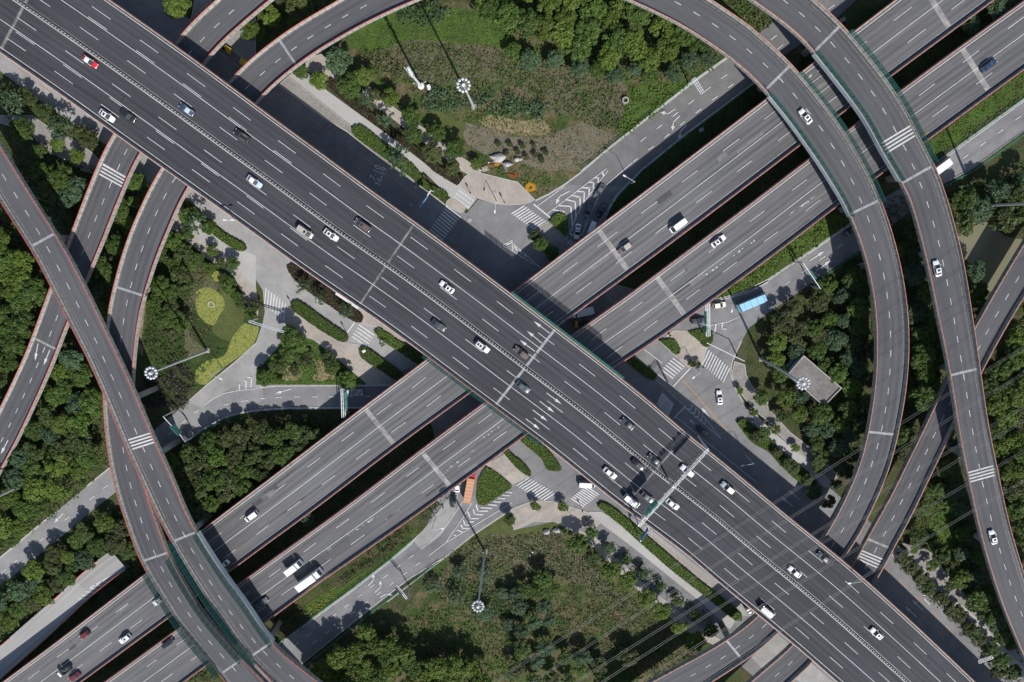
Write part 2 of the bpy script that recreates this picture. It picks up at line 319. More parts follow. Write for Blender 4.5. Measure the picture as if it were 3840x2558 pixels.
class Rib:
    """a road deck between two traced edges; L and R are picture points of the rail tops, zp = [(fraction, deck height)]"""
    def __init__(s, L, Rr, zp, ext=(500, 500), step=3.0, sm=3, zrail=RAIL):
        fr, zz = zip(*zp)
        def edge(P):
            P = np.array(P, float)
            a = P[0]+(P[0]-P[1])/np.linalg.norm(P[0]-P[1])*ext[0] if ext[0] else None
            b = P[-1]+(P[-1]-P[-2])/np.linalg.norm(P[-1]-P[-2])*ext[1] if ext[1] else None
            Q = resample(P, 160)
            if a is not None: Q = np.vstack([np.linspace(a, P[0], 12)[:-1], Q])
            if b is not None: Q = np.vstack([Q, np.linspace(P[-1], b, 12)[1:]])
            d = arclen(Q); f = d/d[-1]; z = np.interp(f, fr, zz)+zrail
            return np.array([tuple(at(q[0], q[1], h)) for q, h in zip(Q, z)])
        A, B = edge(L), edge(Rr)
        n = max(12, int(arclen(A)[-1]/step)); a2, b2 = resample(A, n), resample(B, n)
        Cc = (a2+b2)/2
        for _ in range(3): Cc[1:-1] = (Cc[:-2]+Cc[1:-1]*2+Cc[2:])/4
        for it in range(2):
            T = np.gradient(Cc[:, :2], axis=0); T /= np.linalg.norm(T, axis=1)[:, None]
            Nn = np.c_[-T[:, 1], T[:, 0]]
            sg = np.sign(np.sum((a2-b2)[:, :2]*Nn, axis=1).mean()) or 1; Nn *= sg
            def hit(P, c, nn, pos):
                p, q = P[:-1, :2], P[1:, :2]; dpq = q-p; r = p-c
                den = nn[0]*dpq[:, 1]-nn[1]*dpq[:, 0]; den[np.abs(den) < 1e-9] = 1e-9
                t = (r[:, 0]*dpq[:, 1]-r[:, 1]*dpq[:, 0])/den; u = (r[:, 0]*nn[1]-r[:, 1]*nn[0])/den
                ok = (u >= -0.02) & (u <= 1.02) & (np.abs(t) < 60) & ((t > 0) if pos else (t < 0))
                return t[ok][np.argmin(np.abs(t[ok]))] if ok.any() else np.nan
            dl = np.array([hit(A, Cc[i, :2], Nn[i], True) for i in range(n)]); dr = np.array([-hit(B, Cc[i, :2], Nn[i], False) for i in range(n)])
            for d in (dl, dr):
                ok = ~np.isnan(d); d[:] = np.interp(np.arange(n), np.arange(n)[ok], d[ok])
            if it == 0:
                Cc[:, :2] += Nn*smooth1((dl-dr)/2, 2)[:, None]; Cc[1:-1] = (Cc[:-2]+Cc[1:-1]*2+Cc[2:])/4
        s.C = Cc[:, :2]; s.N = Nn; s.dl = smooth1(dl, sm); s.dr = smooth1(dr, sm); s.n = n
        s.S = arclen(s.C); s.z = np.interp(s.S/s.S[-1], fr, zz); s.z = smooth1(s.z, 4)
    def p(s, st, u, d=0.0, dz=0.0):
        """world point at station st (m), across fraction u (0 left .. 1 right) shifted d metres to the left"""
        c = [np.interp(st, s.S, s.C[:, k]) for k in (0, 1)]; n = [np.interp(st, s.S, s.N[:, k]) for k in (0, 1)]
        ll = math.hypot(*n); o = np.interp(st, s.S, s.dl)*(1-u)-np.interp(st, s.S, s.dr)*u+d
        return Vector((c[0]+n[0]/ll*o, c[1]+n[1]/ll*o, float(np.interp(st, s.S, s.z))+dz))
    def locate(s, px, py, dz=0.0):
        z = float(s.z.mean())
        for _ in range(4):
            q = at(px, py, z+dz); d = np.hypot(s.C[:, 0]-q.x, s.C[:, 1]-q.y); i = int(np.argmin(d)); i0 = min(max(i, 1), s.n-2)
            t = s.C[i0+1]-s.C[i0-1]; t = t/np.linalg.norm(t); st = s.S[i0]+(q.x-s.C[i0, 0])*t[0]+(q.y-s.C[i0, 1])*t[1]
            st = min(max(st, 0), s.S[-1]); z = float(np.interp(st, s.S, s.z))
        c = [np.interp(st, s.S, s.C[:, k]) for k in (0, 1)]; n = [np.interp(st, s.S, s.N[:, k]) for k in (0, 1)]
        o = (q.x-c[0])*n[0]+(q.y-c[1])*n[1]; dl, dr = np.interp(st, s.S, s.dl), np.interp(st, s.S, s.dr)
        return st, (dl-o)/(dl+dr)
    def W_(s, st): return np.interp(st, s.S, s.dl)+np.interp(st, s.S, s.dr)
    def head(s, st):
        a, b = s.p(st-1, .5), s.p(st+1, .5); return math.atan2(b.y-a.y, b.x-a.x)
    def sweep(s, mb, prof, s0=0, s1=None, closed=True, m=0, uv=False, step=None):
        """prof: (u, d, dz) corner list swept along the deck"""
        s1 = s.S[-1] if s1 is None else s1
        st = [s0]+[x for x in s.S if s0+0.3 < x < s1-0.3]+[s1]
        rows = [[s.p(x, u, d, dz) for u, d, dz in prof] for x in st]
        uvf = None
        if uv: uvf = lambda i, j: (prof[j][0]*s.W_(st[i])-prof[j][1], st[i])
        mb.grid(rows, closed=closed, uvf=uvf, m=m)
        if closed: mb.face(rows[0], m=m); mb.face(rows[-1][::-1], m=m)
    def strip(s, mb, u, width, s0, s1, dz=0.03, d=0.0, m=0, u1=None):
        u1 = u if u1 is None else u1; n = max(2, int((s1-s0)/3)+1); rows = []
        for i in range(n):
            f = i/(n-1); x = s0+(s1-s0)*f; uu = u+(u1-u)*f
            rows.append([s.p(x, uu, d+width/2, dz), s.p(x, uu, d-width/2, dz)])
        mb.grid(rows[::-1] if (s.C[1]-s.C[0])[0]*s.N[0][1]-(s.C[1]-s.C[0])[1]*s.N[0][0] < 0 else rows, m=m)
    def dash(s, mb, a, b, width=0.16, dz=0.03, m=0):
        (s0, u0), (s1, u1) = s.locate(*a), s.locate(*b)
        if s0 > s1: s0, u0, s1, u1 = s1, u1, s0, u0
        if s1-s0 > 0.2: s.strip(mb, u0, width, s0, s1, dz, m=m, u1=u1)
    def cdash(s, mb, pts, length=2.0, width=0.16, m=0):
        for q in pts:
            st, u = s.locate(*q)
            if 2 < st < s.S[-1]-2: s.strip(mb, u, width, st-length/2, st+length/2, 0.03, m=m)
def pairs(P): return [(P[i], P[i+1]) for i in range(0, len(P), 2)]
def deck_parts(rb, root, dmat, rail='red', girder=1.6, lin=1.7, par=0.95, rails=(True, True), cuts=None):
    """surface, box girder, two parapets, two rails"""
    m = MB(); rb.sweep(m, [(0, -0.3, 0), (.25, 0, 0), (.5, 0, 0), (.75, 0, 0), (1, 0.3, 0)], closed=False, uv=True)
    m.build('road_surface', dmat, root)
    m = MB(); rb.sweep(m, [(0, 0.18, -0.02), (1, -0.18, -0.02), (1, -0.18, -0.45), (1, lin, -0.75), (1, lin+0.9, -girder), (0, -lin-0.9, -girder), (0, -lin, -0.75), (0, 0.18, -0.45)])
    m.build('box_girder', M['concrete_dark'], root)
    for u, sg in ((0, 1), (1, -1)):
        m = MB(); rb.sweep(m, [(u, sg*0.22, -0.5), (u, sg*0.19, par), (u, -sg*0.10, par), (u, -sg*0.16, 0.35), (u, -sg*0.38, 0.01), (u, -sg*0.38, -0.012), (u, sg*0.12, -0.012)], uv=True)
        m.build('parapet', M['parapet'], root)
        if rails[0 if u == 0 else 1]:
            m = MB()
            for (a, b) in (cuts[u] if cuts else [(0, rb.S[-1])]):
                rb.sweep(m, [(u, sg*0.07, par+0.16), (u, sg*0.07, par+0.28), (u, -sg*0.07, par+0.28), (u, -sg*0.07, par+0.16)], s0=a, s1=b)
                x = a+1
                while x < b:
                    q = rb.p(x, u, 0, par+0.09); m.box(q, (0.1, 0.1, 0.2)); x += 2.0
            m.build('guard_rail', M[rail], root)
def joint(rb, mb, px, width=1.2, dz=0.012, u0=0.02, u1=0.98, m=0, px2=None):
    a, _ = rb.locate(*px); b = a if px2 is None else rb.locate(*px2)[0]
    n = 8; A = [rb.p(a+(b-a)*i/n-width/2, u0+(u1-u0)*i/n, 0, dz) for i in range(n+1)]; B = [rb.p(a+(b-a)*i/n+width/2, u0+(u1-u0)*i/n, 0, dz) for i in range(n+1)]
    rows = [A, B]
    if (A[1]-A[0]).cross(B[0]-A[0]).z < 0: rows = [B, A]
    mb.grid(rows, m=m)
def net(rb, root, u, s0, s1, h=2.6, base=1.0, d=0.0, name='safety_net', lean=0.0, panel=False):
    """green mesh screen on the parapet with posts and bars"""
    sg = 1 if u == 0 else -1
    m = MB(); n = max(2, int((s1-s0)/2.2)); st = np.linspace(s0, s1, n+1)
    lo = [rb.p(x, u, sg*0.05+d, base) for x in st]; hi = [rb.p(x, u, sg*(0.05+lean)+d, base+h) for x in st]
    m.grid([lo, hi]); sc_ = m.build(name, M['net'], root)
    if panel:
        m = MB(); rb.sweep(m, [(u, sg*.24, -1.0), (u, sg*.24, .98), (u, sg*.32, .98), (u, sg*.36, -1.0)], s0=s0, s1=s1); m.build('fascia_panel', M['blue_fascia'], root)
    m = MB()
    for a, b in zip(lo, hi): m.beam(a-Vector((0, 0, .1)), b, 0.09)
    for zz in (0.0, 0.5, 1.0):
        L_ = [a.lerp(b, zz) for a, b in zip(lo, hi)]
        for a, b in zip(L_[:-1], L_[1:]): m.beam(a, b, 0.06)
    m.build('net_frame', M['net_frame'], sc_)
def rumble(rb, mb, px, n=4, gap=1.0, width=0.45, u0=0.09, u1=0.95, skew=None):
    st, _ = rb.locate(*px)
    for k in range(n): joint(rb, mb, px, 0.4, 0.03, u0, u1) if False else None
    for k in range(n):
        x = st+(k-(n-1)/2)*gap; rows = [[rb.p(x-width/2, u0, 0, .03), rb.p(x-width/2, u1, 0, .03)], [rb.p(x+width/2, u0, 0, .03), rb.p(x+width/2, u1, 0, .03)]]
        if (rows[0][1]-rows[0][0]).cross(rows[1][0]-rows[0][0]).z < 0: rows.reverse()
        mb.grid(rows)
def arrow_on(mb, a, b, z, hw=0.32, hl=0.36, w=0.15, m=0):
    """straight arrow: tail a, tip b (world points)"""
    a = Vector(a); b = Vector(b); d = b-a; L = d.length; t = d/L; n = Vector((-t.y, t.x, 0))
    k = a+t*L*(1-hl); z_ = Vector((0, 0, z))
    mb.face([a-n*w+z_, k-n*w+z_, k+n*w+z_, a+n*w+z_], m=m); mb.face([k-n*hw*1.8+z_, b+z_, k+n*hw*1.8+z_], m=m)
def pier(parent, x, y, ztop, rz, capw=7.0, w=2.2, d=1.6):
    m = MB(); z1 = ztop-1.2
    m.box((x, y, (z1-1)/2), (d, w, z1+1), rz)
    a = MB(); ca, sa = math.cos(rz), math.sin(rz)
    for (hw0, hw1, q0, q1) in ((w/2, capw/2, z1-0.6, z1+0.9),):
        P = []
        for hw, zz in ((hw0, q0), (hw1, q1)):
            for dx, dy in ((-d/2-.1, -hw), (d/2+.1, -hw), (d/2+.1, hw), (-d/2-.1, hw)): P.append((x+dx*ca-dy*sa, y+dx*sa+dy*ca, zz))
        for f in ((3, 2, 1, 0), (4, 5, 6, 7), (0, 1, 5, 4), (1, 2, 6, 5), (2, 3, 7, 6), (3, 0, 4, 7)): m.face([P[i] for i in f])
    return m.build('pier', M['concrete'], parent)
def viaduct(label, rb):
    q = rb.p(rb.S[-1]/2, 0.5); return empty('viaduct', (0, 0, 0), 0, label, 'elevated road')
def add_piers(rb, root, pxs, girder=1.6, capw=6.0, skipw=2.2):
    for q in pxs:
        st, u = rb.locate(*q); c = rb.p(st, 0.5)
        pier(root, c.x, c.y, c.z-girder+0.25, rb.head(st), capw=capw, w=skipw)
def lines_px(rb, mb, P, width=0.16, dz=0.03, ext0=False, ext1=False):
    q = [rb.locate(*p) for p in P]; q.sort()
    if ext0: q.insert(0, (0.5, q[0][1]))
    if ext1: q.append((rb.S[-1]-0.5, q[-1][1]))
    for (s0, u0), (s1, u1) in zip(q[:-1], q[1:]):
        if s1-s0 > .3: rb.strip(mb, u0, width, s0, s1, dz, u1=u1)
# ---------------------------------------------------------------- the main viaduct (north-west to south-east)
UE = G(0, 0, 1000, 0, 1600, 415, 2080, 765, (1, 0), 0, 975, 800, 1560, (1, 1), 1465, 480, 2300, 1100, (2, 1), 400, 1445, (2, 2), 1010, 350, 1610, 845, (2, 2), 2352, 1465, (3, 3), 500, 300, 960, 690, 1500, 1185, 1900, 1568)
LE = G(0, 0, 0, 480, 490, 815, 1050, 1225, (0, 1), 1740, 145, 2352, 580, (1, 1), 430, 905, 1000, 1285, (1, 2), 1545, 115, (1, 2), 1990, 455, (2, 2), 280, 930, 700, 1265, 1060, 1568, (2, 3), 1240, 105, 1700, 470, 2110, 830, (3, 3), 0, 1015, 230, 1215, 640, 1568)
main = Rib(UE, LE, [(0, 16.8), (1, 16.8)], ext=(700, 900), sm=6)
VM = viaduct('wide dark eight-lane viaduct crossing the whole scene over all the other roads', main)
deck_parts(main, VM, M['deck_main'], 'orange', girder=2.0, lin=2.6, par=0.92)
mk = MB()
for u in (.030, .259, .744, .968): main.strip(mk, u, .17, 0.5, main.S[-1]-.5)
for u in (.481, .521): main.strip(mk, u, .20, 0.5, main.S[-1]-.5)
def periodic(rb, mb, a, length, period, u=None, width=0.16, s0=1.0, s1=None):
    st, uu = rb.locate(*a); u = uu if u is None else u; s1 = rb.S[-1]-1 if s1 is None else s1
    x = st-math.floor((st-s0)/period)*period
    while x+length < s1: rb.strip(mb, u, width, x, x+length); x += period
for q, u in ((g(1, 1, 1422, 608), .145), (g(1, 1, 1297, 782), .372), (g(1, 1, 1152, 978), .636), (g(1, 1, 1040, 1150), .858)):
    periodic(main, mk, q, 5.9, 15.05, u)
sj = main.locate(*g(1, 1, 900, 915))[0]
periodic(main, mk, g(1, 1, 320, 515), 5.9, 15.05, .7585, s1=sj-6); periodic(main, mk, g(1, 1, 575, 120), 5.9, 15.05, .2445, s1=sj-20)
for t, h in (((2, 2, 318, 475), (2, 2, 455, 578)), ((2, 2, 255, 550), (2, 2, 390, 655)), ((2, 2, 190, 630), (2, 2, 326, 733)), ((2, 2, 126, 710), (2, 2, 257, 810)),
             ((2, 1, 345, 1493), (2, 1, 200, 1383)), ((2, 1, 275, 1585), (2, 1, 135, 1470)), ((2, 2, 210, 92), (2, 1, 70, 1555))):
    arrow_on(mk, at(*g(*t), 16.8), at(*g(*h), 16.8), 0.034, hw=0.25, hl=.40, w=.11)
mk.build('lane_marking', M['white'], VM)
for q, wd, mm in ((g(1, 1, 1200, 865), 0.6, 'joint_dark'), (g(0, 0, 215, 60), 0.8, 'joint_dark'), (g(2, 2, 130, 230), 0.75, 'joint_steel'), (g(2, 2, 1340, 1160), .5, 'joint_dark')):
    jj = MB(); joint(main, jj, q, wd); jj.build('expansion_joint', M[mm], VM)
jj = MB()
md = jj
main.sweep(md, [(.5, 0.46, 0), (.5, 0.46, 0.08), (.5, -0.46, 0.08), (.5, -0.46, 0)])
md.build('median_kerb', M['patch_dark'], VM)
md = MB()
for d in (0.22, -0.22): main.sweep(md, [(.5, d+.04, 0.5), (.5, d+.04, .78), (.5, d-.04, .78), (.5, d-.04, .5)])
md.build('median_guardrail', M['joint_dark'], VM)
md = MB(); x = 1.0
while x < main.S[-1]-1:
    q = main.p(x, .5, 0, 0.62); md.box(q, (0.30, 0.36, 0.36), main.head(x)); x += 0.98
o = md.build('median_post', M['post_white'], VM); tag(o, kind='stuff')
sA = main.locate(*g(2, 1, 0, 1110), RAIL)[0]; sB = main.locate(*g(2, 2, 1010, 350), RAIL)[0]; net(main, VM, 0, sA, sB, h=1.5, lean=.85)
sA = main.locate(*g(1, 2, 1545, 115), RAIL)[0]; sB = main.locate(*g(2, 2, 280, 930), RAIL)[0]; net(main, VM, 1, sA, sB, h=1.5, lean=.85)
for u in (0.10, 0.90):
    for st in np.arange(20, main.S[-1]-10, 32):
        pass
# pale panel strip along the south parapet
m = MB(); main.sweep(m, [(1, -0.24, -0.9), (1, -0.24, 0.85), (1, -0.30, 0.85), (1, -0.30, -0.9)]); m.build('fascia_panel', M['blue_fascia'], VM)
# ---------------------------------------------------------------- the two arterial decks (south-west to north-east)
zA = 7.2
LA = G(0, 3, 30, 1568, 520, 1205, 1335, 575, (1, 2), 0, 1360, 630, 880, 1580, 160, (2, 1), 20, 1110, 760, 545, 1480, 0, (2, 0), 2352, 900, (3, 0), 770, 310, 1175, 0)
RA = G(0, 3, 740, 1568, 1570, 960, (1, 3), 0, 370, 510, 0, (1, 2), 1330, 935, 1990, 455, (2, 1), 420, 1430, 1200, 860, 2340, 0, (3, 0), 350, 1290, 640, 1070, 1100, 720, 2050, 20)
LB = G(0, 3, 970, 1568, 1650, 1075, (1, 3), 0, 558, 770, 5, (1, 2), 1460, 1045, 2120, 550, (2, 1), 550, 1530, 1290, 985, 2352, 190, (3, 0), 440, 1420, 900, 1080, 1190, 860, 1760, 440, 2352, 15)
RB_ = G(0, 3, 1690, 1568, 1910, 1405, (1, 3), 40, 1055, 590, 650, 1520, 0, (1, 2), 2100, 1140, (2, 2), 130, 860, 910, 260, 1310, 0, (2, 1), 1790, 1225, 2352, 815, (3, 1), 670, 300, (3, 0), 1440, 1310, 2352, 640)
artA = Rib(LA, RA, [(0, zA), (1, zA)], ext=(500, 500), sm=6); artB = Rib(LB, RB_, [(0, zA), (1, zA)], ext=(500, 500), sm=6)
VA = viaduct('upper left one of the parallel grey four-lane viaducts passing under the dark viaduct', artA)
VB = viaduct('lower right one of the parallel grey four-lane viaducts, with two white lorries on it', artB)
D1A = G(3, 0, 1153, 192, 1320, 65, 853, 418, 910, 378, 395, 768, 510, 683, (2, 1), 1560, 107, 1705, 0, 1188, 393, 1335, 283, 783, 702, 967, 563, 465, 945, 603, 842, 118, 1208, 248, 1110, (1, 2), 1435, 430, 1562, 330, 1108, 677, 1242, 577, 787, 918, 900, 835, 472, 1158, 593, 1068, 173, 1385, 270, 1312, (2, 0), 1937, 1390, 2087, 1277, 2320, 1095, 2420, 1020, (0, 3), 2203, 67, 2310, -10, 1915, 285, 2035, 195, 1065, 930, 1178, 845, 820, 1112, 900, 1055, 522, 1342, 632, 1262, 257, 1543, 363, 1462)
D2A = G(3, 0, 1685, 88, 1805, 0, 1283, 393, 1447, 268, 92, 1295, 247, 1177, 545, 950, 640, 880, (2, 1), 2065, 12, 2200, -88, 1690, 297, 1835, 188, 1317, 580, 1462, 470, 955, 853, 1097, 747, 592, 1128, 728, 1025, 298, 1348, 375, 1292, (1, 2), 1568, 600, 1698, 500, 1242, 838, 1375, 743, 920, 1085, 1045, 990, 605, 1320, 727, 1230, 288, 1557, 410, 1468, (1, 3), 0, 215, 115, 127, (0, 3), 2043, 440, 2165, 350, 1195, 1078, 1305, 995, 917, 1285, 1027, 1203, 645, 1490, 760, 1403)
D1B = G(3, 0, 2205, 265, 2352, 155, 1787, 578, 1940, 463, 1387, 880, 1532, 770, (3, 1), 220, 183, 355, 83, (2, 1), 2185, 470, 2320, 370, 1807, 753, 1870, 708, 1457, 1013, 1587, 917, 1082, 1293, 1200, 1205, 725, 1557, 867, 1452, (1, 2), 2042, 757, 2168, 663, 1715, 998, 1832, 912, 1382, 1243, 1495, 1160, 1057, 1482, 1182, 1390, (1, 3), 737, 153, 855, 67, 438, 373, 550, 290, 123, 603, 228, 525, (0, 3), 2200, 803, 2293, 737, 1622, 1228, 1718, 1160, 1350, 1427, 1440, 1362)
D2B = G(3, 0, 1913, 775, 2060, 668, 1512, 1073, 1655, 968, (3, 1), 345, 370, 483, 268, -37, 655, 92, 560, (2, 1), 1937, 935, 2068, 838, 1597, 1185, 1722, 1093, 1212, 1468, 1335, 1378, (2, 2), 870, 153, 1012, 47, (1, 2), 2180, 915, 2303, 827, 1855, 1155, 1970, 1070, 1520, 1398, 1635, 1315, 1200, 1630, 1318, 1547, (1, 3), 1190, 73, 1312, -10, 873, 305, 997, 215, 585, 513, 690, 437, 232, 770, 370, 672, -30, 957, 88, 875, (0, 3), 1755, 1368, 1837, 1312, 1478, 1568, 1587, 1490)
for rb, root, d1, d2 in ((artA, VA, D1A, D2A), (artB, VB, D1B, D2B)):
    deck_parts(rb, root, M['deck_arterial'], 'red', girder=1.5, lin=1.6, par=0.92)
    mk = MB()
    for a, b in pairs(d1)+pairs(d2): rb.dash(mk, a, b, 0.17)
    rb.strip(mk, .492, .18, .5, rb.S[-1]-.5); rb.strip(mk, .062, .2, .5, rb.S[-1]-.5); rb.strip(mk, .925, .17, .5, rb.S[-1]-.5)
    mk.build('lane_marking', M['white'], root)
for rb, root, L in ((artA, VA, [g(2, 1, 930, 730), g(1, 2, 1130, 775), g(3, 0, 1580, 120)]), (artB, VB, [g(2, 1, 1450, 1140), g(1, 2, 1650, 1170), g(3, 0, 1900, 630)])):
    for q in L:
        m = MB(); joint(rb, m, q, 1.5, u0=.05, u1=.93); m.build('expansion_joint', M['joint'], root)
# ---------------------------------------------------------------- ramps
def ramp(label, L, Rr, zp, dashes, rail='red', ext=(300, 300), dmat='deck_ramp', eL=.07, eR=.94, girder=1.4, joints=(), nets=(), rumbles=(), arrows=(), piers=(), line='white_worn', dlen=2.0, jm='joint_steel', step=3.0, cuts=None, panelside=None):
    rb = Rib(L, Rr, zp, ext=ext, step=step); root = viaduct(label, rb)
    spans = {0: [(0.0, rb.S[-1])], 1: [(0.0, rb.S[-1])]}
    for u, a, b in nets:
        s0, s1 = sorted((rb.locate(*a, RAIL)[0], rb.locate(*b, RAIL)[0])); net(rb, root, u, s0, s1, panel=(u == panelside))
        x0, x1 = spans[u][-1]; keep = []
        for (p0, p1) in spans[u]:
            if s0 > p0: keep.append((p0, min(p1, s0)))
            if s1 < p1: keep.append((max(p0, s1), p1))
        spans[u] = keep
    deck_parts(rb, root, M[dmat], rail, girder=girder, lin=1.3, cuts=spans)
    mk = MB(); rb.cdash(mk, dashes, dlen, 0.17)
    for q in rumbles: rumble(rb, mk, q)
    for a, b in arrows:
        z = float(rb.z.mean()); s0 = rb.locate(*a); s1 = rb.locate(*b); arrow_on(mk, rb.p(*s0), rb.p(*s1), 0.034, hw=.26, hl=.40, w=.12)
    mk.build('lane_marking', M['white'], root)
    mk = MB(); rb.strip(mk, eL, .14, .5, rb.S[-1]-.5); rb.strip(mk, eR, .12, .5, rb.S[-1]-.5); mk.build('edge_line', M['white_faint'], root)
    if joints:
        for q in joints:
            m = MB(); joint(rb, m, q, 0.7, u0=.03, u1=.97); m.build('expansion_joint', M[jm], root)
    add_piers(rb, root, piers, girder)
    return rb, root
AL = G(0, 3, 2070, 1568, 1850, 1290, 1700, 1120, 1580, 940, 1400, 640, 1330, 560, 1200, 235, 1120, 0, (0, 2), 1050, 1340, 985, 1000, 955, 720, 940, 480, (0, 1), 970, 1430, 1000, 1260, 1045, 1050, 1105, 830, 1175, 600, 1270, 385, 1370, 185, 1460, 0, (0, 0), 2090, 755, (1, 0), 0, 505, 180, 360, 400, 210, 760, 0)
AR = G(0, 3, 2352, 1500, 2100, 1240, 1960, 1070, 1800, 860, 1640, 600, 1550, 430, 1470, 220, 1385, 0, (0, 2), 1305, 1300, 1240, 1000, 1205, 700, 1200, 370, (0, 2), 1230, 0, (0, 1), 1265, 1350, 1310, 1150, 1370, 960, 1430, 790, 1530, 540, 1620, 350, 1720, 135, (0, 0), 2345, 930, (1, 0), 60, 865, 370, 600, 700, 380, 950, 240, 1200, 110, 1470, 0)
AD = G(0, 3, 1297, 80, 1355, 232, 1420, 380, 1492, 530, 1568, 672, 1650, 812, 1740, 948, 1833, 1078, 1933, 1205, 2040, 1325, 2150, 1445, (0, 2), 1245, 1485, 1200, 1325, 1163, 1163, 1133, 1000, (0, 1), 1600, 85, 1515, 235, 1438, 390, 1368, 553, 1307, 718, 1252, 883, 1206, 1050, 1166, 1217, 1135, 1385, 1112, 1550, (0, 0), 2273, 800, (1, 0), 60, 675, 200, 557, 348, 447, 500, 342, 660, 242, 820, 148, 988, 62)
rA, VRA = ramp('two-lane curved ramp from the lower left corner under the dark viaduct to the top', AL, AR,
    [(0, 14.2), (.25, 14.2), (.38, 13.2), (.5, 11.8), (.62, 10.8), (.75, 10.3), (1, 12)], AD,
    joints=[g(0, 1, 1180, 1105), g(1, 0, 290, 480), g(0, 3, 1420, 420), g(0, 3, 2120, 1430)], nets=[(0, g(0, 3, 1330, 570), g(0, 3, 2000, 1500)), (1, g(0, 3, 1530, 440), g(0, 3, 2210, 1370))],
    piers=[g(0, 2, 1180, 700), g(0, 2, 1210, 1350), g(0, 1, 1180, 1105), g(0, 3, 1420, 420)])
BL = G(0, 0, 1990, 0, 1750, 220, 1590, 405, (0, 0), 1050, 1225, (0, 1), 880, 0, 770, 290, 670, 545, 610, 700, 465, 1090, 290, 1568, (0, 2), 100, 430, 0, 625)
BR = G(0, 0, 2352, 100, 2180, 240, 2020, 400, 1850, 590, (0, 0), 1290, 1390, (0, 1), 1200, 0, 1080, 290, 950, 600, 880, 790, 790, 990, 600, 1430, (0, 2), 515, 85, 400, 370, 290, 600, 130, 940, 20, 1135)
BD = G(0, 0, 1740, 492, 1858, 365, 1990, 235, 2127, 110, 1155, 1395, 1090, 1535, (0, 1), 1015, 128, 947, 285, 882, 438, 820, 595, 760, 752, 705, 890, 522, 1352, 463, 1500, (0, 2), 403, 78, 343, 220, 283, 360, 218, 500, 155, 637, 90, 770, 20, 905)
rB, VRB = ramp('straight two-lane ramp with white lane arrows descending to the left edge', BL, BR,
    [(0, 10.6), (.35, 10.3), (.6, 8.5), (1, 4.5)], BD, rumbles=[g(0, 1, 1050, 55)], jm='joint', joints=[g(0, 2, 440, 35), g(0, 1, 1030, -10)],
    arrows=[(g(0, 2, 350, 20), g(0, 2, 322, 178)), (g(0, 2, 458, 80), g(0, 2, 402, 218)), (g(0, 2, 75, 908), g(0, 2, 8, 1036))], ext=(250, 200))
OL = G(0, 1, 0, 280, 130, 490, 290, 730, 470, 1080, 600, 1340, 725, 1568, (0, 2), 870, 300, 1000, 610, 1140, 920, 1270, 1210, 1330, 1340, 1440, 1568, (0, 3), 1580, 275, 1740, 540, 1860, 740, 2010, 960, 2190, 1190, (1, 3), 0, 1410, 160, 1568)
OR = G(0, 1, 130, 0, 480, 560, 690, 920, 830, 1200, 960, 1480, (0, 2), 1180, 370, 1400, 880, 1560, 1210, 1700, 1568, (0, 3), 1800, 190, 1900, 360, 2030, 555, 2160, 740, (1, 3), 0, 1000, 100, 1180, 350, 1400, 560, 1568)
OD = G(0, 1, 38, 60, 145, 225, 250, 392, 350, 558, 446, 725, 538, 895, 627, 1060, 713, 1230, 797, 1398, 880, 1560, (0, 2), 956, 165, 1032, 330, 1105, 495, 1178, 662, 1248, 825, 1320, 990, 1392, 1152, 1465, 1312, 1540, 1468, (0, 3), 1613, 60, 1690, 212, 1770, 362, 1850, 510, 1935, 655, 2023, 795, 2120, 930, 2220, 1060, 2330, 1185, (1, 3), 85, 1300, 207, 1415, 328, 1520)
rO, VRO = ramp('long two-lane flyover on the left passing over both other left ramps', OL, OR,
    [(0, 17.5), (.45, 17.5), (.7, 15.0), (1, 14.5)], OD, joints=[g(0, 1, 390, 640), g(0, 3, 1690, 235), g(1, 3, 60, 1260)], rumbles=[g(0, 2, 1290, 920)],
    nets=[(0, g(0, 3, 1580, 290), g(1, 3, 0, 1400)), (1, g(0, 3, 1810, 200), g(1, 3, 150, 1210))], eL=.13, eR=.95, panelside=1,
    piers=[g(0, 1, 400, 640), g(0, 2, 1140, 560), g(0, 2, 1370, 1080), g(0, 3, 1700, 230), g(0, 3, 1960, 660), g(1, 3, 60, 1260)])
IL = G(2, 0, 1090, 0, 1370, 120, 1600, 250, 1960, 485, 2100, 600, (3, 0), 0, 850, 130, 1010, 260, 1180, 380, 1345, 500, 1540, (3, 1), 620, 130, 690, 260, 760, 410, 815, 540, 870, 700, 920, 870, 960, 1060, 985, 1250, 1003, 1568, (3, 2), 995, 270, 970, 550, 920, 830, 870, 1040, 790, 1280, 650, 1568, (3, 3), 490, 285, (2, 3), 2270, 965, 2100, 1100, 1965, 1195, 1700, 1355, 1440, 1490, 1300, 1568)
IR = G(2, 0, 1830, 0, 2020, 110, 2160, 235, (3, 0), 0, 375, 200, 585, 290, 670, 440, 855, 550, 1000, 660, 1140, 740, 1255, 830, 1410, (3, 1), 960, 100, 1045, 290, 1100, 450, 1160, 640, 1210, 850, 1250, 1060, 1280, 1300, 1293, 1568, (3, 2), 1275, 350, 1230, 650, 1185, 860, 1120, 1130, 1030, 1350, 940, 1568, (3, 3), 830, 205, 690, 430, (3, 3), 90, 1118, (2, 3), 2352, 1205, 2130, 1375, 1980, 1470, 1830, 1568)
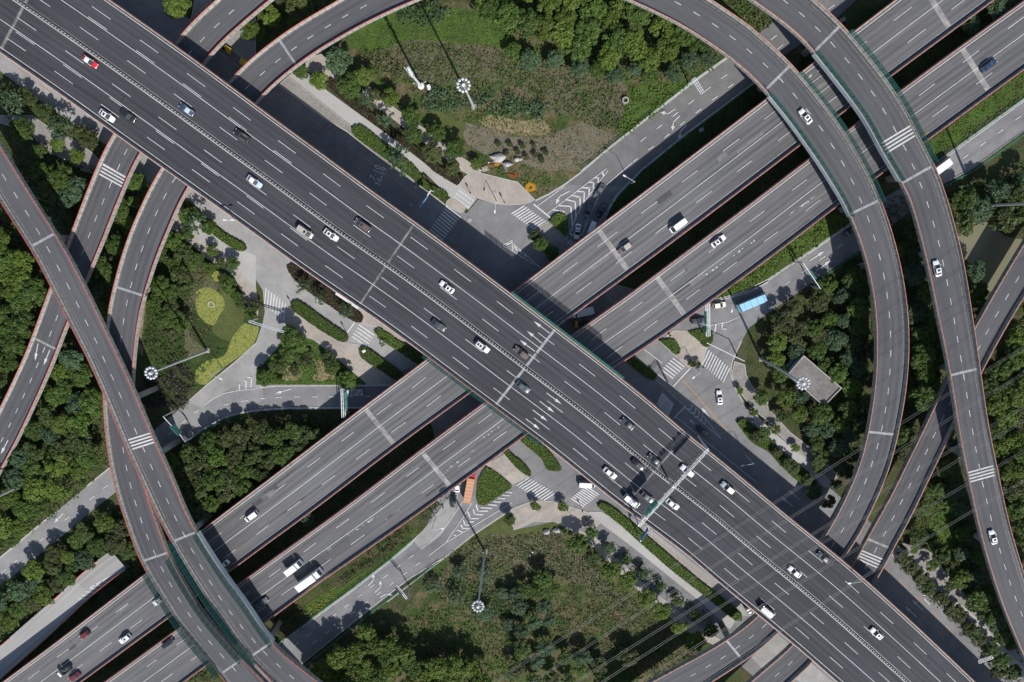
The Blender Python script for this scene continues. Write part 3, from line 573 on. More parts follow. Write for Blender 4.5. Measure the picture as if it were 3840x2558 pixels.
ID = G(2, 0, 1523, 30, 1697, 128, 1866, 233, 2027, 347, 2180, 470, 2330, 600, (3, 0), 120, 735, 248, 880, 370, 1025, 487, 1180, 592, 1340, 688, 1503, (3, 1), 775, 100, 850, 270, 920, 443, 978, 617, 1026, 793, 1065, 970, 1094, 1147, 1115, 1325, 1126, 1503, (3, 2), 1128, 110, 1120, 283, 1105, 458, 1080, 630, 1047, 798, 1006, 963, 954, 1127, 897, 1285, 833, 1440, (3, 3), 765, 25, 685, 172, 598, 310, (2, 3), 2320, 1050, 2200, 1152, 2072, 1248, 1940, 1340, 1803, 1420, 1665, 1500)
rI, VRI = ramp('two-lane ramp curving round the small flat-roofed building on the right', IL, IR,
    [(0, 13.2), (.2, 13.6), (.4, 13.6), (.55, 12.6), (.75, 10.4), (1, 9.4)], ID, joints=[g(3, 0, 105, 700), g(3, 1, 900, 330), g(3, 2, 1050, 845), g(2, 3, 2040, 1270)],
    nets=[(0, g(3, 0, 30, 865), g(3, 1, 770, 415)), (1, g(3, 0, 300, 660), g(3, 1, 1045, 285))], rail='orange', eL=.06, eR=.90, panelside=0,
    piers=[g(3, 0, 105, 700), g(3, 1, 900, 330), g(3, 1, 1060, 900), g(3, 2, 1110, 200), g(3, 2, 1050, 845), g(3, 2, 880, 1330), g(2, 3, 2040, 1270)])
UL = G(2, 0, 2220, 0, 2352, 90, (3, 0), 150, 200, 290, 320, 430, 475, 600, 690, 780, 910, 880, 1060, 970, 1210, 1060, 1380, 1130, 1530, (3, 1), 1240, 90, 1330, 320, 1400, 570, 1460, 810, 1510, 1040, 1555, 1270, 1620, 1568, (3, 2), 1680, 300, 1740, 680, 1800, 1030, 1860, 1310, 1915, 1568, (3, 3), 2000, 350, 2120, 740, 2250, 1080, 2352, 1310)
UR = G(3, 0, 430, 0, 630, 175, 760, 310, 900, 480, 1010, 620, 1130, 785, 1230, 930, 1330, 1110, 1410, 1270, 1510, 1480, (3, 1), 1630, 220, 1720, 520, 1800, 850, 1850, 1150, 1900, 1480, (3, 2), 1960, 330, 2020, 740, 2090, 1090, 2160, 1440, (3, 3), 2185, 0, 2250, 250, 2352, 580)
UD = G(3, 0, 157, 12, 312, 135, 457, 268, 595, 410, 725, 555, 848, 705, 965, 860, 1068, 1023, 1165, 1190, 1255, 1358, 1335, 1530, (3, 1), 1405, 135, 1468, 313, 1522, 492, 1570, 670, 1609, 850, 1646, 1027, 1680, 1203, 1712, 1380, 1742, 1550, (3, 2), 1772, 157, 1800, 328, 1827, 497, 1853, 663, 1881, 830, 1910, 995, 1941, 1153, 1973, 1313, 2010, 1470, (3, 3), 2048, 60, 2090, 210, 2133, 362, 2178, 510, 2224, 655, 2276, 800, 2330, 940)
rU, VRU = ramp('outermost two-lane flyover on the right, from the top edge to the lower right corner', UL, UR,
    [(0, 14.5), (.3, 15.0), (.7, 15.0), (1, 14.0)], UD, joints=[g(3, 0, 550, 350), g(3, 1, 1400, 20), g(3, 2, 1790, 285)], rumbles=[g(3, 0, 1225, 1265), g(3, 2, 1955, 1220)],
    nets=[(0, g(3, 0, 440, 480), g(3, 1, 1240, 85)), (1, g(3, 0, 745, 290), g(3, 0, 1515, 1495))], rail='orange', eL=.06, eR=.88, panelside=0,
    piers=[g(3, 0, 550, 350), g(3, 1, 1400, 20), g(3, 1, 1590, 780), g(3, 2, 1790, 285), g(3, 2, 1930, 1100), g(3, 3, 2130, 350)], ext=(300, 500))
TL = G(3, 1, 2352, 690, 2200, 935, 2050, 1200, 1900, 1460, (3, 2), 1700, 270, 1520, 650, 1440, 810, 1320, 1060, 1170, 1365, 1060, 1568, (3, 3), 920, 250, 840, 400, 770, 530, (3, 3), 235, 1235, 120, 1335, 0, 1440)
TR = G(3, 1, 2352, 1170, 2200, 1420, (3, 2), 2110, 5, 1965, 290, 1720, 750, 1600, 1030, 1440, 1340, 1340, 1568, (3, 3), 1150, 350, 1020, 600, 960, 690, (3, 3), 410, 1385, 215, 1568)
TD = G(3, 1, 2290, 1000, 2195, 1160, 2103, 1320, 2015, 1480, (3, 2), 1935, 65, 1675, 560, 1605, 705, 1528, 860, 1455, 1015, 1380, 1168, 1302, 1325, 1225, 1475, (3, 3), 1148, 60, 1070, 207, 988, 355, 905, 500, 205, 1395, 83, 1500)
rT, VRT = ramp('straight two-lane ramp at lower right running under the outermost flyover beside the pond', TL, TR,
    [(0, 8.0), (.35, 8.3), (.75, 9.6), (1, 9.6)], TD, rail='orange', joints=[g(3, 3, 1030, 300)], rumbles=[g(3, 3, 940, 440)], eL=.06, eR=.93, jm='joint', ext=(250, 350))
# the closed stub of an unfinished ramp at lower left
SL = G(0, 3, 0, 1240, 240, 1030, 560, 750, 750, 570, 890, 460, 985, 395); SR = G(0, 3, 0, 1540, 400, 1185, 700, 900, 900, 725, 1085, 585, 1160, 525)
rS = Rib(SL, SR, [(0, 2.2), (1, 2.2)], ext=(300, 0), sm=2); VS = viaduct('pale closed-off stub of an unused ramp with faint hatching, lower left', rS)
m = MB(); rS.sweep(m, [(0, 0, 0), (.5, 0, 0), (1, 0, 0)], closed=False, uv=True); m.build('road_surface', M['deck_grey'], VS)
m = MB(); rS.sweep(m, [(0, .2, -.02), (1, -.2, -.02), (1, -.2, -2.2), (0, .2, -2.2)]); m.build('box_girder', M['concrete_dark'], VS)
m = MB(); rS.sweep(m, [(1, -.2, -.3), (1, -.2, .9), (1, .12, .9), (1, .35, .01)]); m.build('parapet', M['concrete'], VS)
m = MB(); rS.sweep(m, [(1, -.1, 1.0), (1, -.1, 1.15), (1, .1, 1.15), (1, .1, 1.0)], s1=rS.S[-1]-2); m.build('guard_rail', M['red'], VS)
m = MB()
for s0, s1 in ((6, 16), (24, 31), (50, 54), (60, 66)): rS.sweep(m, [(0, -.1, .0), (0, -.1, .35), (0, .1, .35), (0, .1, 0)], s0=rS.S[-1]-s1, s1=rS.S[-1]-s0)
m.build('kerb', M['red'], VS)
m = MB()
for a, b in pairs(G(0, 3, 918, 640, 985, 648, 862, 673, 945, 682, 825, 705, 905, 715, 785, 737, 868, 747, 750, 768, 835, 778, 715, 800, 800, 808, 830, 700, 1110, 540)):
    P = W([a, b], 2.23); d = (P[1]-P[0]).normalized(); n = Vector((-d.y, d.x, 0))*.16; m.face([P[0]-n, P[1]-n, P[1]+n, P[0]+n])
m.build('lane_marking', M['white_worn'], VS)

_pz = [.005]
def patches(rb, root, L, mt):
    for x, y, ln, wd in L:
        st, u = rb.locate(x, y); m = MB(); _pz[0] += .0004; rb.strip(m, u, wd, st-ln/2, st+ln/2, _pz[0]); m.build('repair_patch', M[mt], root)
patches(artA, VA, [(*g(2, 1, 1400, 245), 5, 1.6), (*g(1, 2, 160, 1350), 3, 1.8), (*g(1, 2, 15, 1480), 4, 1.6), (*g(0, 3, 670, 1250), 3, .8)], 'patch_dark')
patches(artA, VA, [(*g(2, 1, 800, 845), 7, 1.4), (*g(3, 0, 500, 780), 6, 1.2), (*g(0, 3, 1140, 880), 4, 1.0), (*g(1, 2, 140, 1400), 3, 1.6), (*g(2, 0, 1930, 1440), 3, 1.5), (*g(2, 0, 2190, 1310), 9, .8)], 'patch_light')
patches(artB, VB, [(*g(2, 1, 1600, 1050), 9, 1.6), (*g(1, 2, 1650, 1360), 8, .8), (*g(1, 3, 620, 480), 4, 1.2), (*g(3, 1, 340, 490), 4, .8)], 'patch_dark')
patches(artB, VB, [(*g(2, 1, 1700, 1000), 5, 1.6), (*g(1, 3, 677, 347), 1.6, 1.4), (*g(1, 2, 1980, 1170), 5, 1.5)], 'patch_light')
m = MB()
for a, b in pairs(G(2, 1, 1780, 960, 2230, 640, (3, 1), 190, 410, 440, 235, (1, 2), 1740, 1190, 2000, 1000, (1, 2), 2080, 895, 2240, 780, (1, 3), 820, 240, 1130, 30, (3, 0), 300, 760, 480, 640)): artB.dash(m, a, b, .55, .018)
m.build('scuff_mark', M['scuff'], VB)
rg_ = random.Random(5)
for rb, root, n_, mt in ((main, VM, 26, 'seal_dark'), (artA, VA, 16, 'seal_grey'), (artB, VB, 16, 'seal_grey')):
    if mt not in M: M[mt] = mat(mt, (.030, .031, .036) if mt == 'seal_dark' else (.07, .07, .073), .8, noise=[(.7, .3, 4)])
    for _ in range(n_):   # sealed cracks and utility cuts
        s0 = rg_.uniform(60, rb.S[-1]-70); u0 = rg_.uniform(.08, .92); m = MB(); k = rg_.random(); x, u = s0, u0; wd = .14+.12*rg_.random()
        if k < .45:
            u1 = min(.94, u0+rg_.uniform(.1, .3)); P = [rb.p(s0+.15*math.sin(i), u0+(u1-u0)*i/6, 0, _pz[0]+.002) for i in range(7)]
        else:
            P = []
            for i in range(8): P.append(rb.p(x, u, 0, _pz[0]+.002)); x += rg_.uniform(1.5, 4); u += rg_.uniform(-.004, .004)
        _pz[0] += .0001
        for a, b in zip(P[:-1], P[1:]):
            d = (b-a).normalized(); n__ = Vector((-d.y, d.x, 0))*wd/2; m.face([a-n__, b-n__, b+n__, a+n__])
        m.build('sealed_crack', M[mt], root)
# ================================================================ ground, streets, pavements
_z = [0.0]
def nz():
    _z[0] += 0.004; return _z[0]
def struct(o): o['kind'] = 'structure'; return o
m = MB(); m.face([(-900, -900, 0), (900, -900, 0), (900, 900, 0), (-900, 900, 0)]); struct(m.build('ground', M['ground']))
def rnd(P, r=0.0): return P
def sheet(name, pts, mt, curve=False):
    if curve:
        Q = np.array(list(pts)+[pts[0]], float); pts = [tuple(q) for q in resample(Q, len(pts)*5)[:-1]]
    z = nz(); m = MB(); m.poly(W(pts, z)); return struct(m.build(name, M[mt]))
def inset(P, d):
    n = len(P); a = sum(P[i].x*P[(i+1) % n].y-P[(i+1) % n].x*P[i].y for i in range(n)); sg = 1 if a > 0 else -1; out = []
    for i in range(n):
        e0 = (P[i]-P[i-1]).normalized(); e1 = (P[(i+1) % n]-P[i]).normalized()
        n0 = Vector((-e0.y, e0.x, 0))*sg; n1 = Vector((-e1.y, e1.x, 0))*sg; b = n0+n1
        b = b.normalized() if b.length > 1e-4 else n0; k = min(2.0, 1/max(0.3, b.dot(n0))); out.append(P[i]+b*d*k)
    return out
def island(name, pts, mt, h=0.13, curve=False, kerb=True):
    """raised paving or planting with a kerb stone edge"""
    if curve:
        Q = np.array(list(pts)+[pts[0]], float); pts = [tuple(q) for q in resample(Q, len(pts)*5)[:-1]]
    h += nz()*0.5; P = W(pts, 0); m = MB()
    if not kerb:
        m.poly(P, h, 0.0); return struct(m.build(name, M[mt]))
    I = inset(P, .22); m.poly(I, h); n = len(P); up = Vector((0, 0, h+.012))
    for i in range(n):
        j = (i+1) % n; q = [P[i]+up, P[j]+up, I[j]+up, I[i]+up]
        if (q[1]-q[0]).cross(q[2]-q[0]).z < 0: q.reverse()
        m.face(q, m=1); m.face([P[i], P[j], P[j]+up, P[i]+up], m=1)
    return struct(m.build(name, [M[mt], M['kerb']]))
# land cover (patches of weeds, lawn and bare soil)
sheet('rough_ground', G(1, 0, 560, 560, 900, 300, 1500, 30, 2352, 0, (2, 0), 1100, 100, 1980, 530, 640, 1568, (2, 1), 480, 130, 215, 270, (1, 1), 1900, 60, (1, 0), 1900, 1450, 1040, 800), 'rough')
sheet('grass', G(1, 0, 840, 330, 1000, 230, 1300, 90, 1500, 60, 1850, 90, 2200, 130, 2352, 300, 2352, 460, 2150, 410, 1800, 380, 1500, 365, 1350, 380, 1180, 470, 1000, 470, 850, 420), 'grass', True)
sheet('dry_brush', G(1, 0, 1150, 470, 1350, 375, 1800, 400, 2352, 460, (2, 0), 500, 600, 950, 720, 1080, 850, 1000, 1230, 700, 1100, 300, 1000, (1, 0), 2352, 780, 1600, 760, 1180, 640), 'rough_brown', True)
sheet('weeds', G(2, 0, 980, 1240, 1080, 850, 1350, 760, 1680, 770, 1300, 1060, 1000, 1270), 'grass', True)
sheet('dry_grass', G(1, 0, 1900, 1120, 2352, 1230, (2, 0), 0, 1255, 200, 1270, 400, 1220, 640, 1125, 830, 1190, 980, 1260, 880, 1370, 640, 1568, 300, 1568, 0, 1480, (1, 0), 2352, 1420, 2100, 1420, 1950, 1330, 1880, 1200), 'dry')
sheet('lawn', G(1, 0, 1500, 1030, 1640, 1010, 1830, 1100, 1930, 1130, 1890, 1250, 1800, 1340, 1620, 1200), 'lawn', True)
sheet('bare_dirt', G(1, 0, 2060, 1080, 2200, 1050, 2352, 1100, (2, 0), 120, 1110, 260, 1090, 350, 1170, 350, 1225, 150, 1250, (1, 0), 2352, 1225, 2200, 1190, 2040, 1130), 'dirt', True)
sheet('bare_dirt', G(0, 1, 1440, 700, 1530, 760, 1540, 880, 1440, 960, 1370, 1070, 1330, 1300, 1290, 1568, 1250, 1568, 1290, 1300, 1370, 950), 'dirt', True)
sheet('bare_dirt', G(0, 2, 1270, 0, 1320, 60, 1400, 180, 1390, 230, 1300, 130, 1250, 60), 'dirt', True)
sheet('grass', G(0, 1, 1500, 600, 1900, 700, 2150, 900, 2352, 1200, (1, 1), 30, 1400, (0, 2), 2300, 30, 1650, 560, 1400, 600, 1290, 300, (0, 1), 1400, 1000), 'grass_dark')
sheet('garden_soil', G(0, 1, 1740, 870, 1850, 860, 1960, 980, 2000, 1100, 1870, 1080, 1800, 1180, 1740, 1400, 1800, 1568, (0, 2), 1900, 100, 1700, 150, 1700, 0, (0, 1), 1680, 1300), 'rough_brown', True)
sheet('lawn', G(0, 1, 1985, 1020, 2080, 1130, 2200, 1110, 2250, 1200, 2230, 1400, 2150, 1520, 2100, 1568, 1950, 1480, 1970, 1400, 2040, 1300, 2060, 1200, 2040, 1150), 'lawn', True)
sheet('yellow_shrub_bed', G(0, 1, 1800, 1110, 1870, 1075, 1960, 1090, 2050, 1170, 2060, 1260, 2010, 1340, 1960, 1420, 1880, 1390, 1810, 1300, 1795, 1200), 'yellow_bed', True)
sheet('yellow_shrub_bed', G(0, 1, 2240, 1400, 2352, 1430, (1, 1), 30, 1440, (0, 2), 2330, 20, 2200, 140, 2080, 220, 1960, 330, 1880, 400, 1790, 360, 1800, 270, 1900, 180, 2060, 130, (0, 1), 2130, 1540), 'yellow_bed', True)
sheet('yellow_shrub_bed', G(0, 1, 1940, 950, 2000, 920, 2060, 960, 1990, 1025, 1960, 1000), 'yellow_bed', True)
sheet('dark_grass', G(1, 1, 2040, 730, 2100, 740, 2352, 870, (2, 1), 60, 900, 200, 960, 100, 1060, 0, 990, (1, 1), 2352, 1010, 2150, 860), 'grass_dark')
sheet('rough_ground', G(1, 3, 1220, 1100, 1700, 440, 2000, 210, 2352, 60, (2, 3), 560, 160, 740, 290, 1200, 690, 1700, 1130, 1500, 1568, 0, 1568, (1, 3), 600, 1568, 500, 1400), 'rough')
sheet('dry_brush', G(1, 3, 1750, 420, 2050, 230, 2200, 190, 2352, 220, (2, 3), 250, 200, 480, 190, 500, 350, 700, 420, 800, 560, 1150, 900, 1250, 960, 900, 820, 550, 640, 300, 560, 100, 600, (1, 3), 2352, 660, 2200, 630, 2050, 560, 1900, 560), 'rough_brown', True)
sheet('weeds', G(2, 3, 560, 640, 900, 820, 1250, 960, 1480, 1080, 1450, 1200, 1200, 1350, 900, 1300, 600, 1350, 400, 1200, 450, 900), 'rough', True)
sheet('grass', G(1, 3, 1700, 440, 2000, 210, 2290, 20, 2352, 10, (2, 3), 20, 170, 200, 95, 400, 90, 560, 180, 440, 190, 100, 215, (1, 3), 2352, 210, 2150, 200, 1950, 300, 1740, 460), 'lawn')
sheet('grass', G(1, 3, 770, 700, 1250, 380, 1500, 130, 1440, 250, 1230, 430, 880, 690, 560, 940, 480, 930, 430, 870, 700, 700), 'grass')
sheet('grass', G(3, 0, 1480, 1300, 2352, 650, 2352, 880, 1640, 1400, 1550, 1470), 'grass')
sheet('dark_grass', G(3, 1, 0, 810, 670, 320, 760, 490, 560, 620, 270, 820, 0, 990, (2, 1), 2200, 1090, 1830, 1195), 'grass')
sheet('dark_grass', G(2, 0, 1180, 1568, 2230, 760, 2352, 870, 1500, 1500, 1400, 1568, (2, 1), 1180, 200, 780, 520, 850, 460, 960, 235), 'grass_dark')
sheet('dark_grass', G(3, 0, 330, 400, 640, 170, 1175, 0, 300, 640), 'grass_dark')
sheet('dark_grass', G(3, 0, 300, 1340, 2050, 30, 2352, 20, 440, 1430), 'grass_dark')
sheet('yellow_grass', G(3, 3, 1480, 60, 1560, 0, 1690, 0, 1750, 200, 1860, 520, 1750, 400, 1600, 320, 1480, 280), 'grass')
# pond
sheet('pond', G(3, 1, 1735, 560, 1850, 530, 2000, 470, 2180, 600, 2352, 640, 2352, 700, 2100, 1100, 1980, 1080, 1950, 960, 1830, 830, 1780, 760), 'water', True)
# carriageways at street level
P0 = [(500, -90), (612, 0), (1046, 318), (1213, 441), (1454, 608), (1584, 701), (1670, 771), (1750, 800), (1793, 748), (1850, 762), (1920, 772), (1961, 768), (2008, 752), (2116, 693), (2181, 640),
      (2402, 640), (2361, 685), (2312, 734), (2283, 783), (2265, 832), (2304, 1069), (2450, 1160), (2667, 1130), (2818, 1089), (2921, 1146), (2880, 1175), (2810, 1228), (2781, 1280),
      (2745, 1362), (2740, 1402), (2761, 1464), (2789, 1513), (2820, 1560), (2880, 1640), (2970, 1715), (3060, 1790), (3125, 1841), (3337, 2022), (3398, 2070), (3574, 2231), (3840, 2500), (4050, 2660), (3000, 2800),
      (2818, 2530), (2638, 2379), (2553, 2310), (2410, 2196), (2218, 2036), (2083, 1955), (1928, 1987), (1895, 1926), (1776, 2004), (1650, 1900), (1597, 1979), (1654, 1850), (1687, 1839), (1617, 1590), (1360, 1527),
      (1123, 1527), (960, 1537), (898, 1545), (776, 1443), (878, 1362), (960, 1288), (985, 1211), (993, 1170), (985, 1089), (960, 1050), (890, 990), (775, 905), (645, 800), (400, 547), (302, 482), (163, 392), (0, 267), (-100, 190), (-150, -90)]
sheet('street', P0, 'street')
ROADS = [P0]
def band(name, A, B, mt): ROADS.append(list(A)+list(B)[::-1]); return sheet(name, list(A)+list(B)[::-1], mt)
band('slip_road', [(2116, 693), (2181, 640), (2491, 390), (2724, 216), (2990, 15), (3250, -180)], [(2340, 700), (2402, 640), (2573, 502), (2830, 308), (2945, 205), (3137, 69), (3211, 0), (3450, -180)], 'street_slip')
band('slip_road', [(2667, 1130), (2818, 1089), (2880, 1060), (2990, 983), (3104, 901), (3190, 840), (3309, 746), (3382, 701), (3549, 580), (3840, 367), (4100, 180)],
     [(2760, 1260), (2810, 1228), (2880, 1175), (2921, 1146), (3076, 1040), (3222, 942), (3415, 791), (3533, 693), (3639, 640), (3840, 494), (4100, 310)], 'street')
band('slip_road', [(800, 2600), (1042, 2416), (1189, 2308), (1327, 2204), (1466, 2098), (1552, 2024), (1597, 1979), (1640, 1920), (1687, 1839)],
     [(960, 2640), (1131, 2493), (1205, 2432), (1368, 2306), (1531, 2179), (1654, 2098), (1776, 2004), (1840, 1962), (1895, 1926)], 'street')
band('frontage_road', [(-100, 2165), (0, 2094), (200, 1926), (327, 1823), (412, 1753), (571, 1619), (669, 1537), (776, 1443), (878, 1362), (960, 1288)],
     [(-100, 2275), (0, 2200), (204, 2036), (339, 1920), (433, 1847), (612, 1704), (743, 1615), (816, 1570), (898, 1545), (990, 1500)], 'frontage')
sheet('old_street', [(-100, 60), (-60, 230), (0, 262), (163, 388), (302, 478), (400, 543), (645, 796), (775, 901), (890, 986), (960, 1046), (985, 1085), (993, 1170), (985, 1211), (960, 1284), (878, 1358), (776, 1440), (700, 1510), (760, 1530), (870, 1450), (960, 1452), (1090, 1445), (1300, 1440), (1480, 1400), (1640, 1340), (1580, 1270), (1350, 1120), (960, 850), (520, 520), (150, 250)], 'street_old')
sheet('old_street', G(2, 3, 1000, 0, 1230, 130, 1700, 500, 2290, 960, 2110, 960, 1300, 270, 1120, 100), 'street_old')
sheet('old_street', G(2, 3, 2150, 1290, 2352, 1100, (3, 3), 0, 1050, 600, 1568, (3, 3), 300, 1568, 0, 1400, (2, 3), 2352, 1500), 'street_old')
sheet('old_street', G(1, 3, 1450, 275, 1600, 90, 1660, 20, (1, 2), 1700, 1530, 1790, 1400, 1870, 1330, (1, 2), 1830, 1568, (1, 3), 1800, 60, 1700, 220, 1600, 300, 1515, 350), 'street_old')
sheet('grove_soil', G(1, 2, 0, 290, 130, 130, 220, 40, (1, 1), 230, 1530, 290, 1480, 560, 1568, (1, 2), 540, 0, 800, 200, 1020, 370, 1000, 400, 0, 400), 'grass')
sheet('dirt_patch', G(1, 2, 250, 260, 330, 220, 420, 260, 400, 350, 250, 350), 'dirt', True)
sheet('dirt_patch', G(1, 2, 500, 160, 640, 200, 740, 300, 700, 350, 520, 350, 560, 250), 'dirt', True)
# pavements, cycle tracks, islands
island('pavement', G(1, 0, 210, 780, 300, 700, 870, 1155, 880, 1190, 1215, 1480, (1, 1), 1540, 150, 1530, 165, (1, 0), 1190, 1490, 830, 1210, 600, 1070), 'pave_grey')
island('cycle_track', G(1, 0, 300, 695, 440, 640, 520, 700, 650, 830, 1150, 1195, 1640, 1568, (1, 1), 1900, 150, 2030, 260, 1950, 360, 1760, 225, 1560, 25, (1, 0), 1480, 1568, 870, 1150), 'bikeway', .10)
island('pavement', G(1, 0, 440, 560, 600, 500, 680, 560, 760, 660, 740, 760, 700, 715, 640, 770, 480, 660, 420, 690, 320, 690), 'pave', .12, True)
island('footpath', G(1, 0, 1040, 800, 1300, 1010, 1560, 1190, 1900, 1450, 2080, 1568, (1, 1), 2000, 60, (1, 1), 1880, 0, (1, 0), 1820, 1520, 1500, 1280, 1200, 1050, 960, 860), 'pave', .1)
island('plaza', G(1, 1, 1860, 130, 1920, 50, 2000, 0, 2130, 35, 2352, 90, (2, 1), 50, 100, 130, 180, 215, 270, 160, 295, 100, 312, 0, 320, (1, 1), 2352, 322, 2200, 305, 2040, 258, 1930, 200), 'pave', .13)
island('traffic_island', G(1, 1, 1740, 320, 1760, 270, 1830, 245, 1900, 290, 1925, 345, 1890, 390), 'pave', .13, True)
island('traffic_island', G(2, 1, 330, 470, 400, 400, 460, 385, 510, 430, 525, 480, 510, 610, 520, 720, 400, 840, 250, 760, 160, 620, 180, 545), 'pave_grey', .13)
island('traffic_island', G(2, 1, 1420, 1510, 1480, 1465, 1600, 1470, 1820, 1500, 1835, 1568, (2, 2), 1795, 60, 1740, 225, 1700, 245, 1620, 240, 1590, 215, 1490, 130, 1350, 0), 'pave', .13)
island('traffic_island', G(2, 2, 1310, 345, 1345, 300, 1450, 385, 1560, 480, 1650, 560, 1640, 590, 1590, 600, 1540, 560), 'pave_grey', .13)
island('cycle_track', G(2, 2, 2170, 590, 2352, 790, (3, 2), 200, 960, 480, 1190, 620, 1340, 520, 1340, 350, 1180, 150, 1010, 0, 890, (2, 2), 2230, 760), 'bikeway', .1)
island('pavement', G(2, 2, 2040, 180, 2140, 210, 2150, 300, 2200, 400, 2352, 560, (3, 2), 0, 610, 200, 830, 400, 980, 600, 1180, 660, 1300, 640, 1340, 600, 1320, 480, 1190, 200, 955, 0, 768, (2, 2), 2352, 740, 2260, 660, 2130, 520, 2060, 430, 2015, 300), 'pave_grey', .13)
island('cycle_track', G(3, 3, 1190, 310, 1290, 380, 1400, 500, 1500, 640, 1640, 780, 1800, 880, 1950, 1020, 2100, 1200, 2352, 1440, 2352, 1560, 2000, 1250, 1850, 1080, 1700, 960, 1560, 830, 1400, 650, 1250, 470, 1130, 400), 'bikeway', .1)
island('pavement', G(3, 3, 1230, 290, 1400, 320, 1500, 380, 1600, 520, 1700, 650, 1850, 800, 2100, 1050, 2352, 1300, 2352, 1440, 2100, 1200, 1950, 1020, 1800, 880, 1640, 780, 1500, 640, 1400, 500, 1290, 380), 'pave_grey', .12)
island('cycle_track', G(0, 1, 1620, 370, 1720, 345, 1900, 540, 2150, 720, 2270, 745, 2352, 780, 2352, 1080, 2200, 930, 2000, 780, 1800, 600), 'bikeway', .06, kerb=False)
island('pavement', G(0, 1, 1590, 430, 1640, 400, 1900, 680, 2180, 910, 2352, 1075, (1, 1), 20, 1200, 20, 1330, (0, 1), 2330, 1350, 2250, 1170, 2150, 960, 1900, 800, 1700, 620, 1560, 520), 'pave', .13)
island('traffic_island', G(1, 1, 300, 1240, 340, 1290, 760, 1568, (1, 2), 960, 30, 950, 110, 1290, 350, 1230, 400, 1020, 390, 560, 0, (1, 1), 230, 1400, 270, 1300), 'pave', .13)
island('pavement', G(1, 1, 440, 890, 700, 1060, 1000, 1290, 1330, 1500, 1440, 1568, 1330, 1560, 1130, 1440, 1060, 1430, 950, 1400, 990, 1340), 'pave', .13)
island('traffic_island', G(1, 2, 2240, 1060, 2330, 1010, (2, 2), 0, 1050, 0, 1110, 165, 1230, 140, 1250, 60, 1290, 0, 1310, (1, 2), 2352, 1300, 2110, 1130), 'pave', .13)
island('plaza', G(2, 2, 0, 1530, 150, 1475, 250, 1460, 350, 1462, 500, 1500, 700, 1568, (2, 3), 820, 90, 760, 160, 690, 130, 560, 180, 390, 92, 200, 92, 20, 172, (1, 3), 2340, 60, 2300, 30), 'pave', .13)
island('cycle_track', G(2, 3, 700, 0, 820, 0, 1000, 100, 1200, 250, 1500, 520, 1820, 800, 2060, 990, 2000, 1080, 1760, 850, 1400, 560, 1100, 320, 780, 80), 'bikeway', .1)
island('footpath', G(2, 3, 600, 160, 760, 230, 900, 370, 1200, 650, 1550, 930, 1720, 1060, 1940, 1190, 1900, 1240, 1700, 1160, 1600, 1090, 1180, 740, 860, 440, 690, 270), 'pave', .1)
island('footpath', G(0, 0, 0, 1060, 300, 1060, 500, 1200, 700, 1290, 850, 1400, 960, 1520, (0, 1), 880, 30, (0, 0), 760, 1568, 600, 1470, 400, 1370, 300, 1240, 0, 1130), 'pave_grey', .1)
island('pavement', G(0, 0, 1790, 0, 1960, 0, 1900, 60, 1700, 250, 1760, 170), 'pave_grey', .13)
island('pavement', G(0, 0, 2000, 420, 2120, 330, 2352, 150, 2352, 620, 2140, 470), 'pave_grey', .13)
island('traffic_island', G(2, 1, 850, 1120, 940, 1040, 1120, 1090, 1010, 1160, 930, 1230), 'pave_grey', .13)
# ---------------------------------------------------------------- painted markings on the streets
ZM = 0.26
def mzat(z): return z
class Paint:
    def __init__(s, z): s.mb = MB(); s.z = z
    def line(s, P, w=.18):
        P = W(P, s.z)
        for a, b in zip(P[:-1], P[1:]):
            d = (b-a); L = d.length
            if L < .05: continue
            d /= L; n = Vector((-d.y, d.x, 0))*w/2; s.mb.face([a-n, b-n, b+n, a+n])
    def dashes(s, a, b, length, gap, w=.15):
        A, B = at(*a, s.z), at(*b, s.z); d = B-A; L = d.length; d /= L; n = Vector((-d.y, d.x, 0))*w/2; x = 0
        while x < L: q = A+d*x; e = A+d*min(L, x+length); s.mb.face([q-n, e-n, e+n, q+n]); x += length+gap
    def zebra(s, a, b, half, n, w=.45):
        """n bars whose centres run from a to b; half = picture vector from bar centre to bar end"""
        for k in range(n):
            t = k/(n-1); c = (a[0]+(b[0]-a[0])*t, a[1]+(b[1]-a[1])*t); s.line([(c[0]-half[0], c[1]-half[1]), (c[0]+half[0], c[1]+half[1])], w)
    def tri(s, P): 
        q = W(P, s.z)
        if (q[1]-q[0]).cross(q[2]-q[0]).z < 0: q.reverse()
        s.mb.face(q)
    def arrow(s, a, b, kind='s', w=.16):
        A, B = at(*a, s.z), at(*b, s.z); d = (B-A); L = d.length; d /= L; n = Vector((-d.y, d.x, 0))
        k = B-d*L*.38
        s.mb.face([A-n*w, k-n*w, k+n*w, A+n*w])
        if kind in 's': q = [k-n*.55, B, k+n*.55]
        else:
            sg = 1 if kind == 'l' else -1; e = B+n*sg*.9
            
            k = A+d*L*.62; j = k+d*L*.16+n*sg*.75; t = (d*.75+n*sg*.66).normalized(); q_ = Vector((-t.y, t.x, 0)); s.mb.face([k-n*w-d*.1, j-q_*w, j+q_*w, k+n*w-d*.1][::(1 if sg > 0 else 1)]); q = [j-q_*.6, j+t*L*.3, j+q_*.6]
        if (q[1]-q[0]).cross(q[2]-q[0]).z < 0: q.reverse()
        s.mb.face(q)
    def build(s, name, mt): return struct(s.mb.build(name, M[mt]))
def zb(name, a, b, h, n, w=.45, z=ZM, mt='white'):
    p = Paint(z); p.zebra(a, b, h, n, w); return p.build(name, mt)
def hv(c, r, x0, y0, x1, y1): a, b = g(c, r, x0, y0), g(c, r, x1, y1); return ((b[0]-a[0])/2, (b[1]-a[1])/2)
